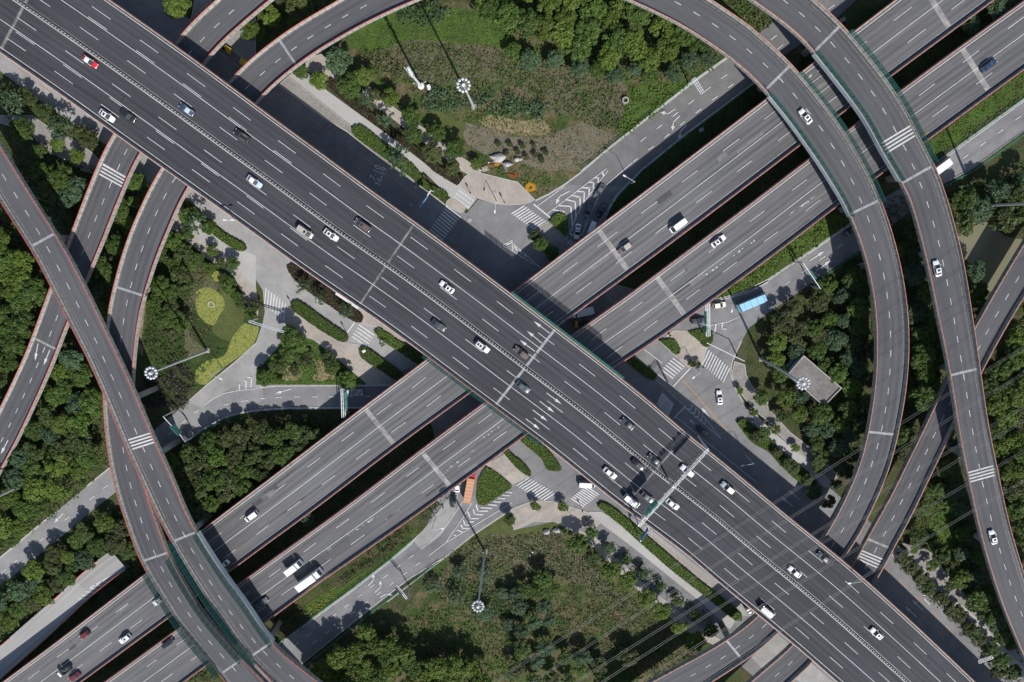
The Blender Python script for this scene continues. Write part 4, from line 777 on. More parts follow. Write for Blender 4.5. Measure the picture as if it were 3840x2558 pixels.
zb('crosswalk', g(1, 1, 1797, 400), g(1, 1, 1660, 588), hv(1, 1, 1735, 350, 1860, 450), 9)
zb('crosswalk', g(1, 1, 1926, 224), g(1, 1, 1886, 287), hv(1, 1, 1855, 172, 1998, 275), 3, z=.28)
zb('crosswalk', g(2, 1, 55, 360), g(2, 1, 250, 498), hv(2, 1, 30, 405, 150, 330), 10)
zb('crosswalk', g(1, 1, 85, 1155), g(1, 1, 262, 1295), hv(1, 1, 85, 1100, 75, 1200) if False else hv(1, 1, 145, 1130, 128, 1290), 8, .42)
zb('crosswalk', g(1, 1, 1015, 1462), g(1, 1, 950, 1568), hv(1, 1, 945, 1415, 1085, 1512), 5)
zb('crosswalk', g(2, 2, 1530, 195), g(2, 2, 1425, 300), hv(2, 2, 1450, 180, 1560, 262), 6)
zb('crosswalk', g(2, 2, 1430, 530), g(2, 2, 1385, 625), hv(2, 2, 1350, 540, 1460, 625) if False else hv(2, 2, 1390, 490, 1500, 600), 7)
zb('crosswalk', g(2, 2, 1780, 150), g(2, 2, 1970, 310), hv(2, 2, 1755, 210, 1820, 75), 10, .42)
zb('crosswalk', g(2, 2, 100, 1290), g(2, 2, 340, 1430), hv(2, 2, 40, 1325, 155, 1250), 11)
zb('crosswalk', g(2, 2, 740, 1370), g(2, 2, 600, 1480), hv(2, 2, 650, 1350, 770, 1430), 9)
zb('crosswalk', g(2, 1, 525, 655), g(2, 1, 560, 680), hv(2, 1, 535, 635, 518, 675), 3, .4)
pt = Paint(ZM+.005)
for P in (G(1, 1, 1742, 325, 1883, 432), G(2, 1, 198, 308, 350, 430), G(2, 1, 530, 575, 565, 600), G(1, 1, 840, 1485, 915, 1382), G(2, 2, 1480, 415, 1635, 248), G(2, 2, 1335, 305, 1440, 388), G(2, 2, 1488, 708, 1590, 598)):
    pt.line(P, .35)
for P in (G(2, 0, 2230, 755, 1600, 1225, 1180, 1568, (2, 1), 1080, 105, 960, 225, 890, 340, 780, 515), G(2, 1, 1110, -80, 880, 120, 760, 310, 690, 470, 640, 600), G(2, 1, 880, 0, 660, 290, 590, 420, 535, 570),
          G(2, 1, 870, -20, 320, 400), G(2, 1, 235, 325, 480, 145), G(1, 1, 2265, 685, 2352, 640, (2, 1), 0, 665, 280, 905), G(1, 1, 2270, 690, 2352, 735, (2, 1), 110, 805, 280, 905),
          G(3, 0, 2352, 930, 1650, 1440), G(3, 1, 760, 500, 270, 830, 0, 1020, (2, 1), 2180, 1120, 1830, 1210), G(0, 2, 1875, 585, 1950, 530, 2050, 480, 2200, 450, 2352, 435),
          G(1, 2, 0, 430, 200, 412, 800, 408, 1230, 408), G(0, 2, 1700, 900, 1900, 780, 2050, 700, 2200, 655, 2352, 632, (1, 2), 250, 612, 980, 607),
          G(1, 3, 1590, 405, 1740, 290, 2352, -80), G(1, 3, 1740, 290, 1900, 60, (1, 2), 1985, 1480), G(1, 3, 1605, 275, 1700, 190, 1780, 90, (1, 2), 1880, 1500, 1990, 1330),
          G(1, 3, 300, 1155, 900, 720, 1230, 460, 1440, 290), G(1, 3, 420, 1400, 1000, 930, 1400, 620, 1700, 440), G(2, 1, 1810, 1425, 1980, 1390, 2100, 1340), G(2, 1, 2000, 1165, 2352, 1000),
          G(2, 2, 2060, 60, 1900, 640) if False else G(2, 2, 1215, 75, 1380, 200), G(2, 2, 1515, 690, 2352, 1310) if False else G(2, 2, 1500, 690, 2250, 1300), G(2, 2, 1590, 605, 1915, 890), G(2, 2, 1650, 575, 1740, 660, 1920, 895)):
    pt.line(P, .18)
for a, b in pairs(G(2, 0, 1180, 1300, 1232, 1260, 1328, 1185, 1378, 1147, 1475, 1070, 1525, 1032, 1622, 958, 1672, 918, 1770, 840, 1825, 800, 1922, 722, 1975, 685, 1105, 1493, 1155, 1455, 1250, 1380, 1303, 1342, 1396, 1268, 1447, 1230, 1543, 1152, 1590, 1115, 1688, 1038, 1740, 1000, 1836, 923, 1887, 885, 1985, 806, 2037, 768,
                    (3, 0), 27, 365, 80, 325, 90, 450, 140, 410, 555, 85, 610, 45, (1, 3), 580, 1058, 620, 1028, 463, 1147, 503, 1118, 345, 1235, 388, 1207, 1515, 348, 1565, 310, 1403, 432, 1446, 400, 1465, 498, 1510, 467, 1283, 523, 1325, 492, 1345, 588, 1388, 557, 1165, 613, 1207, 582, 1225, 680, 1267, 648, 1047, 702, 1088, 670, 1110, 767, 1150, 737, 933, 790, 972, 760, 987, 858, 1028, 827, 815, 880, 855, 850, 872, 945, 912, 915, 697, 968, 737, 938, 757, 1035, 797, 1005, 640, 1125, 680, 1092, 520, 1215, 562, 1182,
                    (1, 2), 40, 524, 92, 524, 180, 517, 238, 515, 345, 511, 402, 511, 514, 510, 565, 510, 670, 510, 727, 510, 832, 508, 890, 508, 995, 508, 1052, 508,
                    (0, 2), 2215, 552, 2278, 544, 2050, 588, 2100, 575, 1785, 658, 1828, 628, 1664, 758, 1706, 727, 1545, 860, 1590, 830, 945, 1352, 990, 1320, 828, 1452, 868, 1420, 710, 1550, 752, 1518, (0, 3), 595, 80, 637, 48, 478, 178, 522, 145, 362, 275, 405, 240, 245, 372, 288, 338, 130, 467, 160, 443, 15, 560, 58, 527,
                    (3, 1), 630, 712, 690, 672, 467, 825, 527, 785, 310, 938, 370, 898, 160, 1045, 207, 1012, 0, 1155, 50, 1122, (3, 0), 1790, 1458, 1840, 1420, 1948, 1342, 2000, 1305, 2108, 1228, 2160, 1190, 2270, 1104, 2325, 1066)):
    pt.line([a, b], .2)
pt.build('road_marking', 'white_worn')
pt = Paint(ZM+.01)
# gore chevrons
def chev(L): 
    for P in L: pt.line(P, .42)
chev([G(2, 1, 830, 15, 840, 45), G(2, 1, 750, 65, 795, 65, 790, 115), G(2, 1, 700, 105, 750, 110, 745, 165), G(2, 1, 640, 155, 710, 160, 705, 230), G(2, 1, 600, 190, 665, 195, 660, 285), G(2, 1, 550, 225, 625, 245, 625, 350), G(2, 1, 490, 265, 580, 285, 588, 440), G(2, 1, 430, 320, 540, 330, 555, 500), G(2, 1, 380, 360, 485, 378)])
chev([G(1, 1, 2300, 680, 2352, 660), G(2, 1, 0, 680, 10, 730), G(2, 1, 20, 690, 50, 740), G(2, 1, 70, 720, 90, 770), G(2, 1, 110, 760, 125, 790)])
chev([G(2, 2, 1590, 620, 1645, 625, 1655, 590), G(2, 2, 1635, 655, 1680, 662, 1690, 610), G(2, 2, 1675, 690, 1715, 695, 1718, 640), G(2, 2, 1712, 720, 1745, 728, 1750, 680), G(2, 2, 1750, 750, 1775, 757, 1778, 715)])
chev([G(1, 3, 1815, 215, 1840, 220), G(1, 3, 1845, 170, 1895, 190), G(1, 3, 1880, 120, 1900, 155, 1950, 155), G(1, 3, 1905, 75, 1920, 125, 1975, 125), G(1, 3, 1925, 50, 1945, 100, 2000, 95), G(1, 3, 1945, 0, 1970, 65, 2045, 65), G(1, 3, 1995, -20, 2010, 25, 2085, 30), G(1, 2, 2020, 1500, 2040, 1560, 2130, 1560), G(1, 2, 2065, 1528, 2170, 1535), G(1, 2, 2135, 1500, 2215, 1508), G(1, 2, 2180, 1472, 2250, 1478), G(1, 2, 2220, 1440, 2290, 1448), G(1, 2, 2260, 1412, 2330, 1420), G(1, 2, 2300, 1385, 2352, 1390)])
chev([G(0, 2, 2200, 390, 2198, 445), G(0, 2, 2240, 365, 2262, 362, 2258, 435), G(0, 2, 2272, 330, 2312, 335, 2305, 425), G(2, 1, 1860, 1490, 1875, 1410), G(2, 1, 1970, 1455, 1925, 1455, 1935, 1395)])
for t, h, k in ((g(2, 1, 530, 188), g(2, 1, 380, 262), 'l'), (g(2, 0, 1500, 1000), g(2, 0, 1390, 1075), 'r'), (g(2, 0, 1543, 1062), g(2, 0, 1440, 1165), 'l'), (g(2, 0, 1605, 1148), g(2, 0, 1505, 1250), 'l'),
                (g(1, 3, 1030, 683), g(1, 3, 1110, 600), 'l'), (g(1, 3, 1092, 745), g(1, 3, 1175, 665), 'l'), (g(1, 3, 1140, 790), g(1, 3, 1230, 735), 'r'), (g(1, 2, 320, 437), g(1, 2, 175, 480), 's'),
                (g(2, 2, 1680, 765), g(2, 2, 1632, 722), 's'), (g(3, 3, 1488, 858), g(3, 3, 1405, 770), 'r'), (g(3, 3, 1427, 910), g(3, 3, 1322, 812), 's'), (g(3, 3, 1365, 970), g(3, 3, 1257, 870), 's'),
                (g(3, 2, 230, 1520), g(3, 2, 120, 1428), 's'), (g(3, 2, 290, 1455), g(3, 2, 185, 1365), 's'), (g(0, 3, 580, 15), g(0, 3, 497, 105), 's'), (g(3, 1, 380, 830), g(3, 1, 520, 738), 's'), (g(3, 1, 440, 920), g(3, 1, 582, 820), 's'), (g(2, 2, 1835, 725), g(2, 2, 1735, 605), 's')):
    pt.arrow(t, h, k)
pt.build('road_marking', 'white')
pt = Paint(ZM+.004)
for a, b in pairs(G(0, 0, 165, 633, 280, 717, 362, 775, 478, 857, 578, 928, 682, 1000, 787, 1075, 892, 1150, 1215, 30, 1325, 110, 1425, 183, 1532, 262, 1340, -20, 1555, 145, 1600, 177, 1655, 217, 2030, 490, 2092, 537, 2040, 630, 2125, 695, 2140, 570, 2200, 612,
                    (1, 0), 153, 838, 212, 880, 250, 908, 310, 952, 352, 983, 413, 1028, 452, 1055, 508, 1098, 546, 1122, 603, 1167, 643, 1195, 697, 1236, 740, 1263, 796, 1307, 830, 1330, 888, 1374, 93, 925, 195, 1003, 292, 1070, 397, 1147, 490, 1215, 590, 1287, 688, 1360, 790, 1433, 933, 1405, 1160, 1568, 885, 1500, 975, 1568,
                    (1, 1), 1150, -10, 1530, 275, 1075, 75, 1175, 145, 1465, 352, 1555, 418, (3, 3), 1072, 520, 1125, 568, 1195, 630, 1275, 703, 1345, 768, 1420, 838, 1493, 907, 1567, 975, 1630, 1045, 1695, 1117, 1757, 1190, 1830, 1265, 1125, 692, 1202, 762, 1273, 832, 1343, 895, 1415, 962, 1487, 1030, 1555, 1100, 1622, 1172)):
    pt.line([a, b], .16)
pt.line(G(2, 2, 1555, 345, 1700, 500, 1800, 620, 1975, 820), .2)
pt.line(G(2, 3, 1260, 210, 1700, 560, 1980, 790), .14)
pt.build('road_marking', 'yellow_paint')
def ground_text(txt, px, ang, size, mt='white_worn', z=.28):
    cu = bpy.data.curves.new('painted_numbers', 'FONT'); cu.body = txt; cu.size = size; cu.align_x = 'CENTER'; cu.align_y = 'CENTER'; cu.extrude = .003
    o = bpy.data.objects.new('road_marking', cu); C.objects.link(o); o.location = at(*px, z); o.rotation_euler = (0, 0, math.radians(ang)); cu.materials.append(M[mt]); o['kind'] = 'structure'; return o
ground_text('7-10', g(1, 1, 1098, 18), 62, 2.6, 'white_worn'); ground_text('16-19', g(1, 1, 1148, 55), 62, 2.6, 'white_worn')
ground_text('16-19', g(2, 3, 1225, 175), 62+180, 2.6, 'white'); ground_text('7-10', g(2, 3, 1278, 192), 62+180, 2.6, 'white')
# ================================================================ vegetation
def quads(P, Nn, size, lv, name, mt, parent=None, asp=1.5):
    """many leaf-sized faces: centres P, normals Nn"""
    n = len(P); Nn = Nn/np.linalg.norm(Nn, axis=1)[:, None]; a = NR.normal(size=(n, 3)); t = np.cross(Nn, a); t /= np.linalg.norm(t, axis=1)[:, None]+1e-9; b = np.cross(Nn, t)
    s = (size*(0.7+0.6*NR.random(n)))[:, None]/2; t = t*s*asp; b = b*s/1.1
    V = np.empty((n, 4, 3)); V[:, 0] = P-t; V[:, 1] = P-b*.9; V[:, 2] = P+t; V[:, 3] = P+b*.9
    me = bpy.data.meshes.new(name); me.vertices.add(4*n); me.vertices.foreach_set('co', V.reshape(-1).astype(np.float32))
    me.loops.add(4*n); me.loops.foreach_set('vertex_index', np.arange(4*n, dtype=np.int32)); me.polygons.add(n)
    me.polygons.foreach_set('loop_start', np.arange(0, 4*n, 4, dtype=np.int32)); me.polygons.foreach_set('loop_total', np.full(n, 4, np.int32))
    me.materials.append(mt); at_ = me.attributes.new('lv', 'FLOAT', 'FACE'); at_.data.foreach_set('value', np.clip(lv, 0, 1).astype(np.float32)); me.update(calc_edges=True)
    return me
def crown_mesh(seed, mt, r=3.0, h=4.4, base=2.4, lobes=9, n=1150, size=.42, sparse=0.0, spiky=False):
    rg = np.random.default_rng(seed); cs = []; k = 0
    for i in range(lobes*3):
        a = rg.random()*6.283; rr = r*.82*math.sqrt(rg.random()) if i else 0; z = base+h*(.42+.18*rg.random()+.34*(1-(rr/r)**2)-.1); R_ = r*(.15+.15*rg.random())
        cs.append((rr*math.cos(a), rr*math.sin(a), z, R_, rg.random()))
    cs = np.array(cs); w = cs[:, 3]**2; idx = rg.choice(lobes*3, n, p=w/w.sum()); c = cs[idx]
    d = rg.normal(size=(n, 3)); d[:, 2] = np.abs(d[:, 2])*1.1-.35; d /= np.linalg.norm(d, axis=1)[:, None]
    rad = c[:, 3]*(.72+.34*rg.random(n)); P = c[:, :3]+d*rad[:, None]*np.array([1, 1, .8])
    lump = np.sin(P[:, 0]*2.7+seed)*np.sin(P[:, 1]*3.1+seed*2)
    if sparse: keep = lump > -1+sparse*1.6; P, d, c, lump = P[keep], d[keep], c[keep], lump[keep]
    Nn = d*.6+rg.normal(size=P.shape)*.45+np.array([0, 0, .5])
    lv = .25*c[:, 4]+.55*rg.random(len(P))+.12*lump+.1
    return quads(P, Nn, size, lv, 'crown', mt)
def trunk_mesh(seed, r=3.0, h=4.4, base=2.4):
    rg = random.Random(seed); m = MB(); top = base+h*.35; m.tube((0, 0, -.2), (0.05, 0, base), .2, .15, 7); m.tube((0.05, 0, base), (0, 0, top), .15, .08, 6)
    for k in range(5):
        a = k*1.26+rg.random()*.6; m.tube((0.03, 0, base*(.75+.06*k)), (r*.5*math.cos(a), r*.5*math.sin(a), top+.5*rg.random()), .08, .03, 5)
    return m.build('trunk', M['bark']).data
CR = {}; TRK = []
for i in range(3):
    o = trunk_mesh(i); TRK.append(o)
for o in [o for o in C.objects if o.name.startswith('trunk')]: bpy.data.objects.remove(o)
for key, mt, n, lob, sp, sz in (('a', 'leaf_a', 2100, 13, 0, .36), ('b', 'leaf_b', 2100, 13, 0, .36), ('c', 'leaf_c', 1600, 12, 0.05, .40), ('d', 'leaf_d', 1600, 11, 0, .40), ('s', 'leaf_c', 650, 9, .45, .38), ('y', 'leaf_yellow', 1000, 7, 0, .4)):
    CR[key] = [crown_mesh(10+i*7+ord(key), M[mt], lobes=lob, n=n, size=sz, sparse=sp) for i in range(4 if key in 'abd' else 3)]
def pin(x, y, P):
    c = False; j = len(P)-1
    for i in range(len(P)):
        if ((P[i][1] > y) != (P[j][1] > y)) and (x < (P[j][0]-P[i][0])*(y-P[i][1])/(P[j][1]-P[i][1])+P[i][0]): c = not c
        j = i
    return c
LOW = [(artA, 0), (artB, 0), (rB, 0), (rT, 0), (rS, 0)]
def blocked(x, y, r, top=8.5):
    for rb in (artA, artB, rB, rT, rS, rA, rI, rO, rU, main):
        d = np.hypot(rb.C[:, 0]-x, rb.C[:, 1]-y); i = int(np.argmin(d))
        if rb.z[i]-1.8 < top and d[i] < max(rb.dl[i], rb.dr[i])+r and (d[i] < 30): 
            t = rb.C[min(i+1, rb.n-1)]-rb.C[max(i-1, 0)]; t = t/np.linalg.norm(t); off = abs((x-rb.C[i, 0])*-t[1]+(y-rb.C[i, 1])*t[0]); al = abs((x-rb.C[i, 0])*t[0]+(y-rb.C[i, 1])*t[1])
            if off < max(rb.dl[i], rb.dr[i])+r and al < 4+r: return True
    return False
TREES = []
def tree(x, y, r, key, label, group=None, hs=1.0, name='broadleaf_tree'):
    s = r/3.0*(1.14 if name == 'broadleaf_tree' else 1.04); o = empty(name, (x, y, 0), R.random()*6.28, label, 'tree', group); o.scale = (s, s, s*hs)
    a = link('crown', R.choice(CR[key]), o); b = link('trunk', R.choice(TRK), o); TREES.append((x, y, r, o)); return o
AVOID = []; ROADW = [[(q.x, q.y) for q in W(A, 0)] for A in ROADS]
def wood(P, spacing, rr, keys, label, group, hs=1.0, pz=4.0, maxn=999, name='broadleaf_tree', edge=True, seed=1):
    rg = random.Random(seed); Wd = [(q.x, q.y) for q in W(P, pz)]; xs = [q[0] for q in Wd]; ys = [q[1] for q in Wd]; pts = []; tries = 0
    while tries < 4000 and len(pts) < maxn:
        tries += 1; x = rg.uniform(min(xs), max(xs)); y = rg.uniform(min(ys), max(ys))
        if not pin(x, y, Wd): continue
        r = rg.uniform(*rr)
        if any((x-a)**2+(y-b)**2 < (spacing*(r+c)/(rr[0]+rr[1]))**2 for a, b, c in pts): continue
        if any(pin(x, y, A) for A in AVOID): continue
        if any(pin(x+r*.8*cx_, y+r*.8*cy_, A) for A in ROADW for cx_, cy_ in ((0, 0), (1, 0), (-1, 0), (0, 1), (0, -1), (.7, .7), (-.7, .7), (.7, -.7), (-.7, -.7))): continue
        top = 7.2*r/3*hs
        if blocked(x, y, r*.75, top): continue
        if any((x-a)**2+(y-b)**2 < (0.6*(r+c))**2 for a, b, c, _ in TREES[-400:]): continue
        pts.append((x, y, r))
    for x, y, r in pts: tree(x, y, r, rg.choice(keys), label, group, hs, name)
    return len(pts)
AVOID.append([(q.x, q.y) for q in W(G(3, 2, 300, 60, 740, 440, 540, 680, 90, 310), 3)])
AVOID.append([(q.x, q.y) for q in W(G(3, 1, 1735, 560, 2000, 470, 2352, 640, 2352, 700, 2100, 1100, 1980, 1080, 1950, 960, 1800, 800), 0)])
# --- single trees one can tell apart: (tile, x, y, crown radius in survey units, kind)
def solo(c, r, L, label, group, name='street_tree', hs=.85, pz=4.5):
    lst = label if isinstance(label, list) else [label]*len(L)
    for (x, y, rad, k), lb in zip(L, lst):
        q = at(*g(c, r, x, y), pz); tree(q.x, q.y, rad/29.0, k, lb, group, hs, name)
solo(0, 0, [(1640, 50, 112, 'b')], 'big yellow-green tree standing at the top edge beside the shaded street', None)
solo(0, 0, [(2290, 270, 88, 'b')], 'single round green tree between the two ramps near the top edge', None)
solo(0, 0, [(135, 960, 125, 's'), (220, 1200, 110, 'a'), (330, 1400, 75, 'a'), (590, 1180, 120, 's'), (500, 1325, 65, 'b'), (690, 1430, 70, 'b'), (400, 1015, 85, 'd'), (810, 1290, 85, 'd'), (260, 880, 75, 'd'), (60, 830, 75, 'd'), (720, 1210, 70, 'd')],
     'green tree in the planted strip along the pale street at upper left', 'trees along the pale street at upper left')
solo(1, 0, [(570, 740, 80, 'b')], 'round yellow-green tree alone on the beige pavement beside the ramp edge', None)
solo(1, 0, [(400, 640, 72, 'a')], 'dark green tree tucked against the outer wall of the curved ramp', None)
solo(1, 0, [(760, 560, 112, 'c'), (860, 790, 105, 'a'), (985, 690, 90, 'b'), (1020, 920, 80, 's'), (1080, 870, 55, 'd')], 'leafy tree in the clump between the maroon hedge and the rough clearing', 'clump of trees above the maroon hedge')
solo(1, 0, [(1230, 900, 80, 'b'), (1190, 1090, 80, 's'), (1430, 1060, 85, 'a'), (1440, 1230, 82, 'a'), (1650, 1220, 80, 'a'), (1830, 1360, 92, 'a'), (1620, 1400, 85, 'd'), (1790, 1530, 70, 'd'), (2010, 1500, 52, 'b')],
     'street tree in the slanting row beside the beige footpath above the maroon hedge', 'row of trees along the beige footpath')
solo(1, 0, [(1330, 1470, 130, 's')], 'wide grey-green tree overhanging the shaded street and the hedge', None)
solo(1, 0, [(20, 300, 60, 'a'), (130, 150, 85, 'b'), (110, 360, 62, 'a'), (420, 60, 120, 'd'), (330, 190, 60, 'b'), (600, 20, 100, 'd')], 'bushy tree in the wedge between the two ramps at the top', 'trees between the two upper ramps')
solo(0, 1, [(1820, 460, 110, 's'), (1700, 420, 70, 'a'), (1900, 520, 70, 'a')], 'grey-green tree in the long planted island beside the pale street', 'trees in the long planted island')
solo(0, 1, [(1700, 580, 58, 'a'), (1925, 735, 56, 'b'), (2120, 860, 66, 'a'), (2000, 860, 50, 'd')], 'small round tree on the beige paving left of the dark viaduct', 'small trees on the beige paving')
solo(0, 1, [(1110, 350, 85, 'a'), (1250, 100, 85, 'a'), (1180, 470, 70, 'b'), (1200, 280, 60, 'a')], 'tree pressed between the two left ramps near the dark viaduct', 'trees between the left ramps')
solo(0, 1, [(1045, 680, 85, 'a'), (930, 890, 105, 'a'), (1000, 1000, 70, 'a')], 'round dark green tree in the narrow gap between the left ramps', 'trees in the narrow gap')
solo(0, 1, [(1600, 650, 80, 'a'), (1680, 760, 85, 'd'), (1590, 860, 70, 'a'), (1660, 970, 90, 'd'), (1470, 1060, 90, 'a'), (1560, 1120, 85, 'a'), (1680, 1090, 80, 'd'), (1430, 1220, 85, 'a'), (1600, 1260, 90, 'd'), (1520, 1370, 90, 'a'), (1660, 1400, 85, 'a'), (1560, 1490, 80, 'd'), (1380, 1300, 60, 'a'), (1730, 880, 60, 'a')],
     'dense green garden tree left of the yellow round flower bed', 'garden trees beside the round bed')
solo(0, 1, [(1900, 900, 65, 'b'), (2090, 1050, 75, 'a'), (2040, 990, 60, 'd'), (2200, 1230, 55, 'd'), (2290, 1300, 65, 'a'), (2150, 1160, 55, 'a'), (2320, 1240, 50, 'd'), (1800, 800, 60, 'a'), (2270, 1370, 40, 'd')], 'small garden tree between the clipped lawn and the crosswalk street', 'garden trees beside the lawn')
solo(1, 1, [(430, 1080, 72, 's'), (590, 1170, 68, 's'), (820, 1280, 75, 's')], 'sparse tree growing out of the maroon hedge beside the dark viaduct', 'sparse trees in the maroon hedge', hs=1)
solo(1, 1, [(330, 1520, 105, 'a')], 'dark round tree at the apex of the triangular grove', None)
solo(1, 2, [(90, 330, 90, 'a'), (190, 380, 40, 'b'), (200, 210, 80, 'd'), (310, 110, 95, 'a'), (440, 190, 80, 'd'), (390, 40, 85, 'a'), (640, 150, 60, 'd'), (690, 240, 75, 'a'), (830, 360, 85, 'a'), (760, 330, 50, 'd'), (50, 280, 60, 'd'), (330, 280, 50, 'd')],
     'low leafy tree in the triangular grove beside the slip road', 'trees in the triangular grove')
solo(1, 2, [(1150, 30, 38, 's'), (1370, 130, 38, 's')], 'thin sapling beside the hedge under the edge of the dark viaduct', 'thin saplings')
solo(2, 1, [(200, 590, 48, 'd'), (270, 680, 72, 'a'), (370, 760, 65, 'a')], 'dark bushy tree on the shaded traffic island below the crosswalk', 'trees on the shaded traffic island')
solo(2, 2, [(2300, 520, 75, 'a'), (2240, 670, 42, 'b'), (2110, 470, 38, 'b')], 'small tree on the pavement right of the white car', 'small trees right of the white car')
solo(2, 2, [(2260, 880, 70, 'd'), (2330, 850, 60, 'a')], 'tree in the long hedge strip on the right', 'trees in the long hedge strip')
solo(2, 2, [(220, 1530, 52, 'b')], 'small bright tree on the left half of the fan-paved plaza', None)
solo(2, 2, [(470, 1540, 52, 'b')], 'small bright tree on the right half of the fan-paved plaza', None)
solo(1, 2, [(800, 380, 55, 'd')], 'small tree against the shaded roadside next to the green sign gantry', None)
solo(1, 3, [(465, 80, 78, 'c')], 'single tree in the dark gap between the parallel grey viaducts, lower left', None)
solo(3, 0, [(2080, 100, 108, 'c'), (2200, 40, 80, 'c')], 'blue-green tree rising in the gap between the parallel viaducts, top right', 'trees in the upper gap')
solo(3, 0, [(1880, 225, 82, 'c')], 'lone round blue-green tree in the gap below the larger pair, top right', None)
solo(1, 3, [(2330, 90, 62, 'a')], 'dark tree at the left end of the fan-paved plaza', None)
solo(2, 3, [(600, 290, 100, 'a'), (740, 210, 62, 'a'), (890, 350, 62, 'c'), (740, 420, 80, 'd'), (910, 540, 100, 'b'), (1060, 480, 48, 'a'), (1065, 640, 100, 'b'), (1205, 600, 60, 'c'), (1240, 790, 100, 'b'), (1380, 725, 45, 'a'), (1370, 900, 100, 'b'), (1525, 860, 52, 'a'), (1545, 1060, 85, 'b'), (1690, 990, 52, 'a'), (1690, 1190, 105, 'b'), (1830, 1110, 75, 'a')],
     'green tree in the double row along the footpath below the dark viaduct', 'double row of trees below the dark viaduct')
solo(2, 3, [(290, 620, 90, 'a'), (140, 720, 85, 'a'), (250, 760, 75, 'a'), (380, 720, 70, 'a'), (60, 880, 85, 'c'), (300, 880, 80, 'c'), (200, 1020, 85, 'c'), (340, 1010, 70, 'c'), (80, 1120, 80, 'c'), (30, 780, 70, 'c')],
     'shaggy dark tree in the clump in the middle of the lower clearing', 'clump of trees in the lower clearing')
solo(3, 2, [(95, 830, 48, 'b'), (278, 1003, 42, 'b'), (485, 1175, 60, 'b'), (155, 700, 68, 'a'), (190, 1130, 65, 'd'), (250, 1180, 65, 'd'), (100, 1040, 50, 'd'), (390, 1290, 60, 'a'), (480, 1080, 85, 'd'), (440, 1400, 70, 'a'), (560, 1480, 70, 'd'), (650, 1330, 55, 'a')],
     'street tree along the cycle track between the street and the wood, right', 'street trees on the right')
solo(3, 3, [(1250, 430, 85, 'd'), (1330, 520, 80, 'd'), (1420, 610, 75, 'd'), (1500, 720, 75, 'd'), (1600, 820, 75, 'd'), (1700, 900, 80, 'd'), (1780, 980, 70, 'd'), (1880, 1100, 80, 'd'), (1960, 1190, 75, 'd'), (2050, 1290, 85, 'a'), (2150, 1380, 85, 'a'), (2250, 1480, 85, 'a'), (2120, 1490, 70, 'd')],
     'dense tree in the long planted strip beside the lower right street', 'trees in the lower right planted strip')
solo(3, 3, [(1580, 420, 95, 'a'), (1530, 530, 55, 'b'), (1760, 610, 100, 'b'), (1700, 700, 60, 'a'), (1920, 780, 115, 'a'), (2010, 950, 105, 'a'), (2140, 1170, 85, 'a'), (1900, 880, 70, 'a'), (1390, 240, 85, 'a'), (1370, 370, 50, 'b'), (1600, 330, 60, 'd')],
     'large tree on the wood side of the lower right footpath', 'trees beside the lower right footpath')
# --- woods
n = 0
n += wood(G(1, 0, 2000, -60, 2352, -60, (2, 0), 1150, -20, 1450, 190, 1720, 390, 1560, 480, 1300, 560, 950, 560, 620, 500, 420, 400, 100, 360, 0, 300, (1, 0), 2250, 200, 2050, 110), 5.0, (3.0, 3.9), 'aabb', 'bright green tree in the dense wood at the top centre', 'top centre wood', seed=3)
n += wood(G(2, 0, 0, 420, 400, 470, 700, 600, 1100, 640, 1500, 560, 1750, 470, 1900, 500, 1650, 700, 1350, 730, 1000, 740, 700, 680, 400, 560, 0, 540), 5.4, (2.2, 3.2), 'cca', 'blue-green shrubby tree along the lower fringe of the top centre wood', 'fringe of the top centre wood', hs=.8, seed=4)
n += wood(G(0, 1, -120, 300, 60, 480, 230, 780, 400, 1090, 280, 1400, 200, 1568, (0, 2), 60, 380, -60, 600, -160, 600), 5.0, (3.2, 4.2), 'aab', 'tall green tree in the wood on the left edge', 'left edge wood', seed=5)
n += wood(G(0, 2, 590, 120, 740, 80, 800, 300, 900, 500, 900, 800, 960, 1150, 780, 1290, 600, 1470, 500, 1568, (0, 3), 300, 100, 0, 350, -120, 430, (0, 2), -120, 1230, 80, 1130, 250, 700, 420, 400), 5.1, (3.0, 4.1), 'aabcd', 'green tree in the wood between the two ramps at lower left', 'lower left wood', seed=6, hs=.85)
n += wood(G(0, 3, 900, 40, 1080, 40, 1180, 300, 1230, 460, 1120, 420, 1000, 340, 860, 410, 550, 660, 230, 970, 0, 1150, -120, 1150, -120, 800, 0, 730, 500, 330), 4.9, (2.7, 3.5), 'abdc', 'bushy tree in the strip between the street and the pale ramp stub', 'strip beside the ramp stub', seed=7, hs=.75)
n += wood(G(0, 2, 1800, 970, 2050, 860, 2352, 810, (1, 2), 760, 790, 500, 960, 0, 1300, (0, 2), 2100, 1500, 1800, 1568, 1560, 1100), 4.7, (2.9, 3.6), 'aadd', 'dull green tree in the dense wood left of the grey viaducts', 'wood left of the grey viaducts', seed=8)
n += wood(G(1, 3, 660, 1260, 1000, 1060, 1250, 1180, 1500, 1320, 1900, 1330, 2150, 1500, 2150, 1640, 560, 1640, 470, 1460), 5.0, (3.0, 3.9), 'abb', 'bright crowned tree in the wood on the bottom edge', 'bottom edge wood', seed=9)
n += wood(G(3, 2, 1330, 20, 1520, 0, 1570, 300, 1600, 500, 1450, 640, 1280, 600, 1270, 500, 1320, 300), 5.0, (3.0, 4.0), 'aac', 'dark green tree in the belt between the two right ramps', 'belt between the right ramps', seed=10)
n += wood(G(3, 1, 1160, 560, 1340, 480, 1400, 760, 1460, 1000, 1540, 1540, 1330, 1540, 1290, 1250, 1240, 850), 6.0, (2.6, 3.5), 'cad', 'shaded tree behind the curved ramp in the narrow right belt', 'shaded belt on the right', hs=.8, seed=11)
